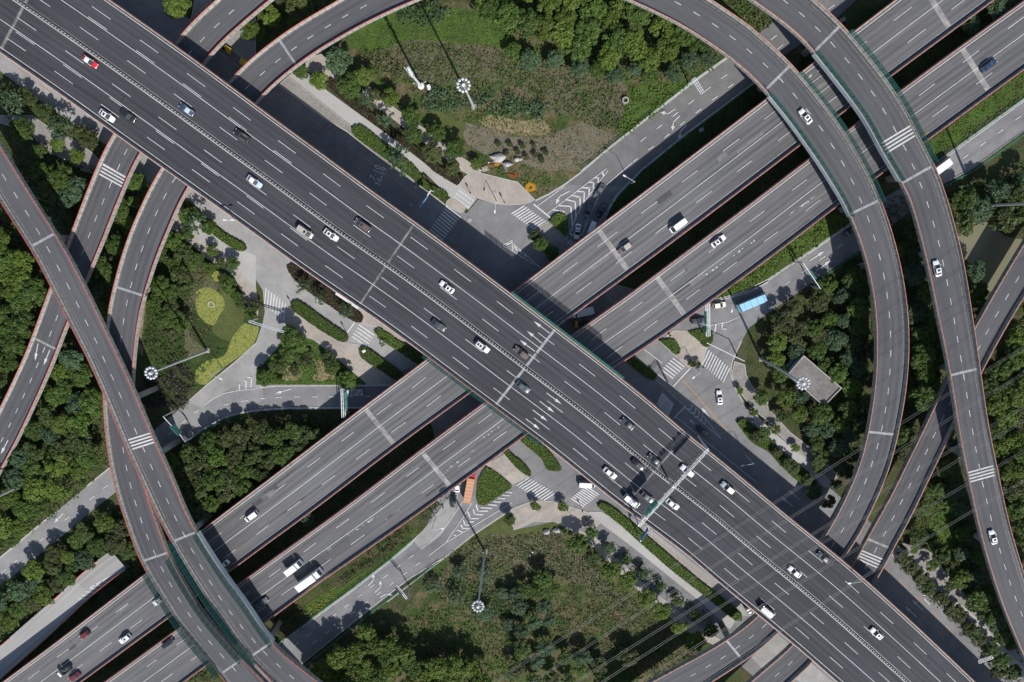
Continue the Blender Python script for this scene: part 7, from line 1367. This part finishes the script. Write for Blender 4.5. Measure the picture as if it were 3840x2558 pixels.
scooter('dark scooter parked in tree shade on the fan-paved plaza', (2196, 1944), (2210, 1965), paint('black')); person('person in black next to the scooter on the fan-paved plaza', (2204, 1957), (2196, 1944), K_['black'], K_['blue'], None, .1, .15)
person('person in dark clothes at the lower edge of the plaza shade', (2213, 1977), (2203, 1960), K_['blue'], K_['black'], None, .05, .15)
scooter('green scooter on the beige pavement beside the grey viaduct edge', (2506, 1252), (2512, 1258), paint('greygreen')); person('person in black and white beside the green scooter', (2513, 1258), (2506, 1252), K_['black'], K_['white'], None, .15, .15)
# warning board on the flyover parapet
st, u = rU.locate(*g(3, 0, 1400, 1240), 1.0); q = rU.p(st, 1, -.3, 0); o = empty('height_board', (q.x, q.y, q.z), rU.head(st), 'yellow warning board standing on the outermost flyover edge', 'sign')
m = MB(); m.tube((0, 0, -.2), (0, 0, 4.4), .1, .08, 8); m.build('post', M['dark_steel'], o); m = MB(); m.box((0, 0, 2.9), (.12, .8, 1.0)); m.box((0, 0, 4.0), (.12, .8, .8)); m.build('board', paint('yellow'), o)
# ================================================================ lamps, gantries, signs, fences, cables, building
def mast(label, base, hgt=34.0, top=None):
    q = at(*base, 0); o = empty('mast_lamp', (q.x, q.y, 0), 0, label, 'lamp mast', 'high mast lamps')
    m = MB(); m.tube((0, 0, 0), (0, 0, hgt-1), .42, .22, 14); m.build('pole', M['steel'], o)
    m = MB(); m.box((0, 0, .15), (1.6, 1.6, .3)); m.build('base', M['pave_grey'], o)
    m = MB(); m.tube((0, 0, hgt-.9), (0, 0, hgt+.1), .42, .46, 6); m.tube((0, 0, hgt+.1), (0, 0, hgt+.25), .46, .3, 6); m.build('hub', M['white_steel'], o)
    m = MB(); n = 16
    for k in range(11):
        a = 6.2832*k/11; m.tube((.4*math.cos(a), .4*math.sin(a), hgt-.4), (1.3*math.cos(a), 1.3*math.sin(a), hgt-.5), .05, .05, 6)
    m.build('arm_ring', M['steel'], o)
    for k in range(11):
        a = 6.2832*k/11; c = (1.5*math.cos(a), 1.5*math.sin(a)); m = MB()
        m.tube((*c, hgt-.65), (*c, hgt-.35), .40, .36, 12); m.tube((*c, hgt-.35), (*c, hgt-.2), .36, .16, 12); m.build('lamp_head', M['steel'], o)
    return o
for b, l in ((g(1, 0, 2001, 985), 'white mast with a ring of lamps above the teal shrubs, upper centre'), (g(0, 2, 1905, 85), 'mast with a ring of lamps leaning over the dark brown shrubs, left'),
             (g(1, 3, 2105, 365), 'mast with a ring of lamps in the lower clearing'), ((2855, 1346), 'mast with a ring of lamps in front of the flat-roofed building')):
    mast(l, b)
for b, l in ((g(3, 1, 1930, 322), 'lamp mast above the pond whose head lies outside the right edge'), (g(0, 2, 250, 1290), 'lamp mast in the left wood whose head lies outside the left edge')):
    o = mast(l, b)
# white antenna tower
q = at(*g(1, 0, 1522, 800), 0); o = empty('antenna_tower', (q.x, q.y, 0), 0, 'white antenna tower with boxes at its head in the rough clearing', 'tower')
m = MB(); m.tube((0, 0, 0), (0, 0, 24), .42, .26, 14); m.build('pole', M['white_steel'], o)
m = MB(); m.tube((0, 0, 1), (0, 0, 1.4), .95, .95, 16); m.build('collar', M['white_steel'], o)
for z, r in ((16, .5), (19, .5), (21.5, .5), (23.8, .55)):
    m = MB(); m.tube((0, 0, z), (0, 0, z+.12), r, r, 14); m.build('platform', M['white_steel'], o)
    for k in range(3 if z < 23 else 4):
        a = k*2.09+z; m = MB(); m.box(((r+.15)*math.cos(a), (r+.15)*math.sin(a), z+1.0), (.14, .24, 1.6), a); m.build('antenna', M['steel'], o)
for a in (.5, 2.9):
    m = MB(); m.tube((0, 0, 3), (1.9*math.cos(a), 1.9*math.sin(a), 3.2), .05, .05, 6); m.tube((1.9*math.cos(a), 1.9*math.sin(a), 3.1), (1.9*math.cos(a), 1.9*math.sin(a), 3.3), .15, .15, 8); m.build('arm', M['white_steel'], o)
q = at(*g(1, 0, 1598, 808), 0); m = MB(); m.box((q.x, q.y, .7), (.8, 1.3, 1.4), .3); m.box((q.x-.1, q.y-.1, 1.45), (1.0, 1.5, .1), .3); tag(m.build('equipment_box', M['white_steel']), 'small white equipment box beside the white antenna tower', 'cabinet')
# ---- sign helper: vertical board between two ground-plan points
def board(root, p, q, z0, z1, mt, thick=.1, name='sign_board', marks=(), back=True):
    p = Vector((p[0], p[1], 0)); q = Vector((q[0], q[1], 0)); d = q-p; L = d.length; t = d/L; n = Vector((-t.y, t.x, 0)); m = MB(); c = (p+q)/2; m.box((c.x, c.y, (z0+z1)/2), (L, thick, z1-z0), math.atan2(t.y, t.x)); b = m.build(name, M[mt], root)
    m = MB()
    rim = [(0.01, 0, .012, 1), (.988, 0, .012, 1)]
    for (u, v, du, dv) in marks:
        for sg in (-1, 1):
            o_ = n*sg*(thick/2+.012); P = [p+t*L*(u)+o_+Vector((0, 0, z0+(z1-z0)*v)), p+t*L*(u+du)+o_+Vector((0, 0, z0+(z1-z0)*v)), p+t*L*(u+du)+o_+Vector((0, 0, z0+(z1-z0)*(v+dv))), p+t*L*u+o_+Vector((0, 0, z0+(z1-z0)*(v+dv)))]
            m.face(P if sg < 0 else P[::-1])
    if marks: m.build('lettering', M['sign_white'] if mt != 'sign_white' else M['dark_steel'], b)
    return b
def textmarks(rows, u0, u1, seed=1, glyph=.045, arrow=None):
    rg = random.Random(seed); out = []
    for v, h in rows:
        u = u0
        while u < u1:
            for k in range(3): out.append((u+rg.random()*glyph*.3, v+h*k*.36, glyph*(.5+.4*rg.random()), h*.14))
            out.append((u+glyph*.35*rg.random()+.005, v, glyph*.16, h*.9)); u += glyph*1.35
    return out
FR = [(0, 0, .012, 1), (.988, 0, .012, 1), (0, 0, 1, .03), (0, .97, 1, .03)]
def truss(root, a, b, z, mt='white_steel', w=1.0, h=1.0, step=1.1, name='truss'):
    a = Vector((a[0], a[1], z)); b = Vector((b[0], b[1], z)); d = b-a; L = d.length; t = d/L; n = Vector((-t.y, t.x, 0)); m = MB(); up = Vector((0, 0, h))
    ch = [a-n*w/2, a+n*w/2, a-n*w/2+up, a+n*w/2+up]
    for c in ch: m.beam(c, c+d, .09)
    k = int(L/step)
    for i in range(k+1):
        x = t*(L*i/k); y = t*(L*min(i+1, k)/k)
        m.beam(ch[2]+x, ch[3]+x, .045); m.beam(ch[0]+x, ch[2]+x, .045); m.beam(ch[1]+x, ch[3]+x, .045)
        if i < k:
            m.beam((ch[2] if i % 2 else ch[3])+x, (ch[3] if i % 2 else ch[2])+y, .045); m.beam((ch[0] if i % 2 else ch[2])+x, (ch[2] if i % 2 else ch[0])+y, .04)
    return m.build(name, M[mt], root)
# ---- truss gantry across the dark viaduct
zt = 16.8+7.0; A = at(*g(2, 2, 1800, 992), zt); B = at(*g(2, 3, 1165, 132), zt)
o = empty('sign_gantry', (0, 0, 0), 0, 'long white truss gantry with a green sign across the dark viaduct', 'gantry')
truss(o, A, B, zt-.4, 'steel', w=.72, h=.75)
for P, nm in ((A, 0), (B, 1)):
    m = MB(); q = P; m.tube((q.x, q.y, 15.2 if 0 else 12), (q.x, q.y, zt), .3, .26, 10); m.build('post', M['white_steel'], o)
mid = A.lerp(B, .5); 
m = MB(); m.tube((mid.x, mid.y, 16.8), (mid.x, mid.y, zt-.4), .3, .26, 10); m.build('post', M['white_steel'], o)
d = (B-A).normalized(); n = Vector((-d.y, d.x, 0)); n = n if n.y < 0 else -n
P = A.lerp(B, .70); Q = A.lerp(B, .875); nn = Vector((-n.x, -n.y, 0)) if (-n).dot(Vector((-478, 1061, 0))) > 0 else n
off = Vector((-d.y, d.x, 0))*.62
if off.dot(Vector((0, 1, 0))) < 0: off = -off
board(o, P+off, Q+off, zt-2.6, zt+1.0, 'sign_green', marks=FR+textmarks([(.66, .2), (.38, .18), (.12, .16)], .05, .36, 5, .05)+textmarks([(.66, .2), (.38, .18), (.12, .16)], .66, .94, 6, .05)+[(.49, .12, .05, .7), (.455, .62, .12, .08), (.475, .72, .08, .08)])
P2 = A.lerp(B, .885); Q2 = A.lerp(B, .935); board(o, P2+off, Q2+off, zt-1.4, zt+.6, 'sign_white', marks=FR)
for f in (.09, .17, .24, .39, .43):
    q = A.lerp(B, f)+off*1.2; m = MB(); m.box((q.x, q.y, zt-.3), (.5, .9, .6), math.atan2(d.y, d.x)); m.build('camera_box', M['dark_steel'], o)
P3 = A.lerp(B, .10); Q3 = A.lerp(B, .33); board(o, P3-off*1.1, Q3-off*1.1, zt-2.3, zt-.6, 'dark_steel' if 'dark_steel' in M else 'sign_green', name='display_board')
# ---- smaller gantries
def gantry(label, a, b, h, posts=(1, 1), boards=(), bars=1, mt='white_steel', arms=(), w=.22, group=None):
    """a, b = picture points of the two ends of the beam at height h; posts: which ends stand on the ground"""
    A, B = at(*a, h), at(*b, h); o = empty('sign_gantry', (0, 0, 0), 0, label, 'gantry', group); d = (B-A).normalized(); n = Vector((-d.y, d.x, 0))
    m = MB()
    for k in range(bars):
        off = n*((k-(bars-1)/2)*.55); m.beam(A+off, B+off, w)
    if bars > 1:
        for f in np.linspace(0, 1, 7): m.beam(A.lerp(B, f)-n*.5*(bars-1)/2*1.1, A.lerp(B, f)+n*.5*(bars-1)/2*1.1, .1)
    m.build('beam', M[mt], o)
    for s_, P in zip(posts, (A, B)):
        if s_: m = MB(); m.tube((P.x, P.y, 0), (P.x, P.y, h+.2), .22, .17, 10); m.build('post', M['steel'], o)
    for (f0, f1, z0, z1, mt2, seed, so) in boards:
        off = n*so; board(o, A.lerp(B, f0)+off, A.lerp(B, f1)+off, h+z0, h+z1, mt2, marks=FR+(textmarks([(.7, .16), (.45, .16), (.2, .14)], .08, .9, seed, .06) if seed else []))
    return o
gantry('gantry with a bright green sign and a white sign over the lower left street', g(0, 2, 1500, 692), g(0, 2, 1708, 918), 7.0, boards=[(.38, .72, -1.5, 1.7, 'sign_green', 3, .25), (.86, 1.02, -1.2, .9, 'sign_white', 4, .25)])
gantry('white gantry with green boards over the slip road beside the triangular grove', g(1, 2, 797, 440), g(1, 2, 806, 700), 7.0, bars=3, boards=[(.08, .33, -1.2, 1.2, 'sign_green', 7, .9), (.36, .78, -1.2, 1.2, 'sign_green', 8, .9)], posts=(1, 1))
gantry('white gantry with a dark green board beside the dark car on the right', g(2, 1, 1797, 1225), g(2, 1, 1802, 1520), 7.0, bars=3, boards=[(.22, .62, -1.2, 1.2, 'sign_green', 9, -.7), (.66, .85, -1.0, 1.0, 'sign_green', 0, -.7)])
gantry('single-beam gantry with a green board over the slip road left of the curved ramp', g(3, 1, 322, 850), g(3, 1, 480, 1083), 7.2, boards=[(.30, .62, -1.4, 1.5, 'sign_green', 12, .25)], posts=(1, 1))
gantry('three-bar cantilever gantry over the slip road at upper right', g(2, 0, 1668, 722), g(2, 0, 1752, 857), 6.5, posts=(1, 0), bars=3, w=.13)
gantry('dark cantilever gantry over the lower slip road beside the clearing', g(1, 3, 1385, 800), g(1, 3, 1290, 682), 7.0, posts=(1, 0), bars=2, mt='steel', boards=[(.3, .95, -.9, .9, 'dark_steel', 0, .45)])
gantry('cantilever post with a blue direction sign over the shaded street', g(1, 1, 1608, 182), g(1, 1, 1502, 335), 6.5, posts=(1, 0), boards=[(.33, 1.0, -1.0, 1.0, 'sign_blue', 15, .2)], w=.3)
gantry('cantilever post with a blue sign over the long hedge, lower centre', g(2, 3, 1180, 272), g(2, 3, 1255, 160), 6.5, posts=(1, 0), boards=[(.1, 1.0, -1.0, 1.0, 'sign_blue', 16, .2)], w=.25)
gantry('three-bar cantilever gantry in the planted strip at the lower right corner', g(3, 3, 2062, 1338), g(3, 3, 1935, 1385), 6.5, posts=(1, 0), bars=3, w=.12)
gantry('thin white traffic signal arm in front of the crosswalk, right', g(2, 2, 2130, 180), g(2, 2, 1790, 15), 6.5, posts=(1, 0), w=.18)
gantry('pale green signal gantry over the crosswalk street, left', g(1, 1, 250, 1480), g(0, 1, 2290, 1385), 6.8, posts=(1, 1), bars=2, mt='steel')
# ---- street lamps
def lamp(label, base, head, hgt=9.0, zb=0.0, double=False):
    b = at(*base, zb); h = at(*head, zb+hgt); o = empty('street_lamp', (b.x, b.y, zb), 0, label, 'street lamp', 'street lamps'); v = Vector((h.x-b.x, h.y-b.y, 0)); L = min(v.length, 3.5); v = v.normalized() if v.length > .1 else Vector((1, 0, 0))
    m = MB(); m.tube((0, 0, 0), (0, 0, hgt-.3), .14, .08, 8); m.build('pole', M['white_steel'], o)
    for sg in ((1, -1) if double else (1,)):
        e = v*L*sg; m = MB(); m.tube((0, 0, hgt-.3), (e.x, e.y, hgt), .06, .05, 6); m.build('arm', M['white_steel'], o)
        m = MB(); m.box((e.x, e.y, hgt), (.95, .42, .16), math.atan2(v.y, v.x)); m.build('lamp_head', M['white_steel'], o)
    return o
lamp('white lamp on the verge beside the queue of cars', g(2, 1, 1085, 120), g(2, 1, 955, 5), 10)
lamp('white lamp reaching over the lower slip road by the gore chevrons', g(1, 3, 1650, 52), g(1, 3, 1830, 140), 10)
lamp('white lamp beside the yellow shrub bed on the left', g(0, 2, 2045, 250), g(0, 2, 2128, 385), 9)
lamp('white lamp by the twin round bushes on the right', g(2, 2, 1678, 235), g(2, 2, 1668, 335), 8)
lamp('white lamp over the shaded street right of the gantry', g(2, 2, 2140, 1040), g(2, 2, 2030, 1155), 9)
lamp('white lamp at the crosswalk edge of the beige plaza', g(1, 1, 2215, 290), g(1, 1, 2195, 378), 8)
lamp('white lamp behind the blue lorry', g(2, 1, 1955, 1200), g(2, 1, 2020, 1290), 9)
sd = main
for T_, hd, l in (((0, 1, 2155, 455), (0, 1, 2065, 455), 'white double lamp on the lower parapet of the dark viaduct, left'), ((3, 3, 800, 590), (3, 3, 738, 662), 'white lamp on the upper parapet of the dark viaduct, lower right')):
    lamp(l, g(*T_), g(*hd), 4.0, zb=17.6, double='double' in l)
# ---- traffic signal posts on the corners
def signal(label, px):
    b = at(*px, 0); o = empty('traffic_signal', (b.x, b.y, 0), 0, label, 'traffic light', 'traffic signal posts'); m = MB(); m.tube((0, 0, 0), (0, 0, 3.2), .08, .08, 8); m.build('pole', M['dark_steel'], o)
    m = MB(); m.box((0, .2, 3.1), (.4, .35, 1.0)); m.build('signal_head', M['plastic'], o); m = MB(); m.box((0, 0, .1), (.5, .5, .2)); m.build('base', M['kerb'], o); return o
for px, l in ((g(1, 1, 1975, 212), 'signal post at the upper edge of the beige plaza'), (g(1, 1, 2285, 300), 'signal post at the lower edge of the beige plaza'), (g(2, 2, 1735, 225), 'signal post beside the twin round bushes'),
              (g(1, 1, 340, 1245), 'signal post at the tip of the grooved hedge, left'), (g(2, 2, 505, 1520), 'signal post on the fan-paved plaza near the small tree'), (g(2, 2, 640, 1530), 'signal post at the right crosswalk below the dark viaduct'), (g(1, 1, 830, 1480), 'signal post at the stop line left of the dark viaduct')):
    signal(l, px)
# ---- fences along the slip roads
def fence(label, pts, h=1.1, mt='green_fence', step=3.0):
    P = W(pts, 0); o = empty('fence', (P[0].x, P[0].y, 0), 0, label, 'fence'); b = o.location.copy(); m = MB(); pm = MB(); acc = 0
    for a, c in zip(P[:-1], P[1:]):
        for z in (h, h*.45): m.beam(a-b+Vector((0, 0, z)), c-b+Vector((0, 0, z)), .1)
        L = (c-a).length; k = max(1, int(L/step))
        for i in range(k): q = a.lerp(c, i/k)-b; pm.box((q.x, q.y, h/2), (.1, .1, h+.1))
    m.build('rail', M[mt], o); pm.build('post', M[mt], o); return o
fence('green fence along the wood side of the upper slip road', G(2, 0, 640, 1560, 890, 1355, 1390, 955, 1670, 735, 1965, 525))
fence('green fence along the verge side of the upper slip road', G(2, 0, 2235, 765, 1610, 1240, 1195, 1568, (2, 1), 1095, 110, 975, 235))
fence('green fence on the grass side of the right slip road', G(3, 0, 2352, 895, 1640, 1412, 1545, 1480))
fence('green fence along the lower edge of the right slip road', G(3, 0, 2352, 1230, 1880, 1568, (3, 1), 1610, 145))
fence('green fence below the right slip road left of the curved ramp', G(3, 1, 830, 745, 480, 995, 390, 1060))
fence('green fence along the hedge side of the lower slip road', G(1, 3, 190, 1220, 560, 940, 900, 690, 1230, 435, 1440, 255))
fence('green fence along the clearing side of the lower slip road', G(1, 3, 440, 1420, 1010, 960, 1290, 750, 1480, 610, 1690, 455))
fence('green fence below the lower left street by the sign gantry', G(0, 2, 1700, 940, 1850, 840, 2040, 735, 2200, 665))
# kerbs of the slip roads
def kerb(pts, w=.45, h=.14, name='kerb'):
    P = W(pts, 0); m = MB()
    for a, c in zip(P[:-1], P[1:]): m.beam(a+Vector((0, 0, h/2)), c+Vector((0, 0, h/2)), w, h)
    o = m.build(name, M['kerb']); o['kind'] = 'structure'; return o
kerb(G(2, 0, 640, 1575, 890, 1362, 1400, 962, 1680, 742, 1975, 532), .7); kerb(G(2, 1, 215, 275, 340, 215, 480, 130, 640, 12), .5); kerb(G(3, 1, 0, 1005, 270, 822, 540, 640, 760, 485), .7); kerb(G(3, 0, 2352, 908, 1640, 1422, 1550, 1485), .6)
kerb(G(2, 1, 1200, -5, 1080, 105, 970, 225, 895, 350, 845, 470), .4); kerb(G(1, 3, 200, 1222, 560, 955, 900, 703, 1240, 442, 1450, 265, 1570, 150, 1660, 25), .7); kerb(G(1, 3, 1205, 830, 1705, 445, 2000, 212, 2290, 20), .4)
kerb(G(0, 2, 1700, 920, 1900, 790, 2050, 708, 2200, 660, 2352, 638, (1, 2), 250, 618, 980, 612), .5); kerb(G(1, 2, 0, 425, 250, 402, 800, 400, 1230, 400), .4); kerb(G(2, 1, 1830, 1195, 2200, 1095, 2352, 1025), .4)
kerb(G(2, 0, 2235, 752, 1600, 1232, 1180, 1572), .4); kerb(G(0, 3, 0, 428, 200, 262, 490, 20), .6); kerb(G(0, 2, 800, 1330, 1010, 1162), .5); kerb(G(0, 2, 1640, 632, 1900, 402, 2150, 202, 2352, 20), .35)
kerb(G(2, 2, 2110, -5, 2060, 95, 2020, 195, 2008, 300, 2055, 440, 2125, 560), .35); kerb(G(1, 0, 200, 772, 620, 1082, 880, 1232, 1210, 1488, (1, 1), 1530, 148, 1735, 315), .4)
# ---- power lines
def cable(a, b, h, sep=.9, label='', sag=2.5, ext=.35, strands=2):
    A, B = at(*a, h), at(*b, h); d = B-A; A = A-d*ext; B = B+d*ext; d = B-A; n = Vector((-d.y, d.x, 0)).normalized(); o = empty('power_line', (0, 0, 0), 0, label, 'power line')
    for k in range(strands):
        m = MB(); off = n*((k-(strands-1)/2)*sep); N_ = 40; P = [A.lerp(B, i/N_)+off+Vector((0, 0, -sag*(1-(2*i/N_-1)**2))) for i in range(N_+1)]
        for p, q in zip(P[:-1], P[1:]): m.beam(p, q, .035)
        m.build('cable', M['wire'], o)
    return o
hw = 40
for i, (a, b, l) in enumerate((((1920, 2530), (3840, 1317), 'uppermost pair of overhead cables'), ((2018, 2558), (3840, 1415), 'second pair of overhead cables from the top'), ((2185, 2558), (3840, 1541), 'third pair of overhead cables from the top'),
                               ((2283, 2558), (3840, 1594), 'fourth pair of overhead cables, the thickest looking'), ((2422, 2558), (3840, 1709), 'fifth pair of overhead cables, second from the bottom'), ((2900, 2400), (3840, 1823), 'lowermost pair of overhead cables'))):
    cable(a, b, hw, .55, l+' crossing the lower right corner', strands=2)
# ---- flat-roofed building
RP = W(G(3, 2, 330, 128, 682, 430, 515, 602, 182, 302), 5.6); o = empty('service_building', (0, 0, 0), 0, 'small flat-roofed concrete building among the trees on the right', 'building')
m = MB(); I = inset(RP, .35); n_ = 4
for i in range(4):
    j = (i+1) % 4; m.face([(RP[i].x, RP[i].y, 0), (RP[j].x, RP[j].y, 0), (RP[j].x, RP[j].y, 5.6), (RP[i].x, RP[i].y, 5.6)])
m.build('wall', M['wall_blue'], o)
m = MB(); m.poly(I, 5.2); m.build('roof', M['roof_concrete'], o)
m = MB()
for i in range(4):
    j = (i+1) % 4; a, b, c, d_ = RP[i], RP[j], I[j], I[i]
    m.face([(a.x, a.y, 5.61), (b.x, b.y, 5.61), (c.x, c.y, 5.61), (d_.x, d_.y, 5.61)]); m.face([(d_.x, d_.y, 5.61), (c.x, c.y, 5.61), (c.x, c.y, 5.2), (d_.x, d_.y, 5.2)])
m.build('roof_parapet', M['concrete'], o)
a, b = RP[3], RP[0]; t = (b-a).normalized(); nrm = Vector((-t.y, t.x, 0)); nrm = nrm if nrm.x < 0 else -nrm; c = a.lerp(b, .55)+nrm*.06
m = MB(); m.box((c.x, c.y, 3.2), ((b-a).length*.7, .1, 1.3), math.atan2(t.y, t.x)); m.build('window', M['glass_light'], o)
c = (RP[0]+RP[1]+RP[2]+RP[3])/4
m = MB(); q = a.lerp(b, 1.05)+nrm*1.6; m.box((q.x, q.y, 1.6), (2.6, 3.0, 3.2), math.atan2(t.y, t.x)); m.build('porch', M['wall_blue'], o)
# round shaft, small cabinets, manholes
q = at(*g(2, 0, 1040, 925), 0); m = MB(); m.tube((q.x, q.y, 0), (q.x, q.y, 1.0), 1.15, 1.0, 14, caps=False); m.tube((q.x, q.y, 1.0), (q.x, q.y, 1.01), 1.0, .6, 14, caps=False); m.tube((q.x, q.y, .2), (q.x, q.y, 1.0), .6, .6, 14, caps=False); m.tube((q.x, q.y, .0), (q.x, q.y, .25), .6, .6, 14, m=1)
tag(m.build('concrete_shaft', [M['concrete'], M['dark_steel']]), 'broken concrete shaft ring in the weeds left of the slip road', 'shaft')
for T_, l, dm in (((1, 2, 1000, 85), 'white box on the hedge between the grey viaduct and the crosswalk', (1.0, .7, 1.3)), ((3, 0, 675, 190), 'pale box in the dark verge between the two right ramps', (1.6, 1.0, .8)), ((2, 0, 1735, 1195), 'pale square cabinet on the dark verge below the upper slip road', (1.4, 1.0, .7)), ((1, 1, 1160, 0), '', None)):
    if not dm: continue
    q = at(*g(*T_), 0); m = MB(); m.box((q.x, q.y, dm[2]/2), dm, .5); m.box((q.x, q.y, dm[2]+.04), (dm[0]+.1, dm[1]+.1, .08), .5); tag(m.build('cabinet', M['white_steel' if 'white' in l else 'pave_grey']), l, 'cabinet')
m = MB()
for T_, r in (((1, 1, 1962, 455), .75), ((1, 1, 1470, 148), .6), ((1, 1, 1735, 518), .45), ((1, 1, 1425, 312), .5), ((1, 1, 2195, 200), .6), ((2, 2, 1405, 400), .6)):
    q = at(*g(*T_), 0); m.tube((q.x, q.y, .2), (q.x, q.y, .285), r, r, 16)
struct(m.build('manhole_cover', M['joint']))
# white awning roof beside the viaduct
P = W(G(1, 1, 728, 1135, 745, 1110, 955, 1255, 935, 1275), 4.0); o = empty('shelter', (0, 0, 0), 0, 'long white shelter roof tucked against the lower edge of the dark viaduct', 'shelter')
m = MB(); m.poly(P, 4.1, 3.9); m.build('roof', M['white_steel'], o)
for p in P: m = MB(); m.tube((p.x, p.y, 0), (p.x, p.y, 3.9), .1, .1, 6); m.build('post', M['steel'], o)
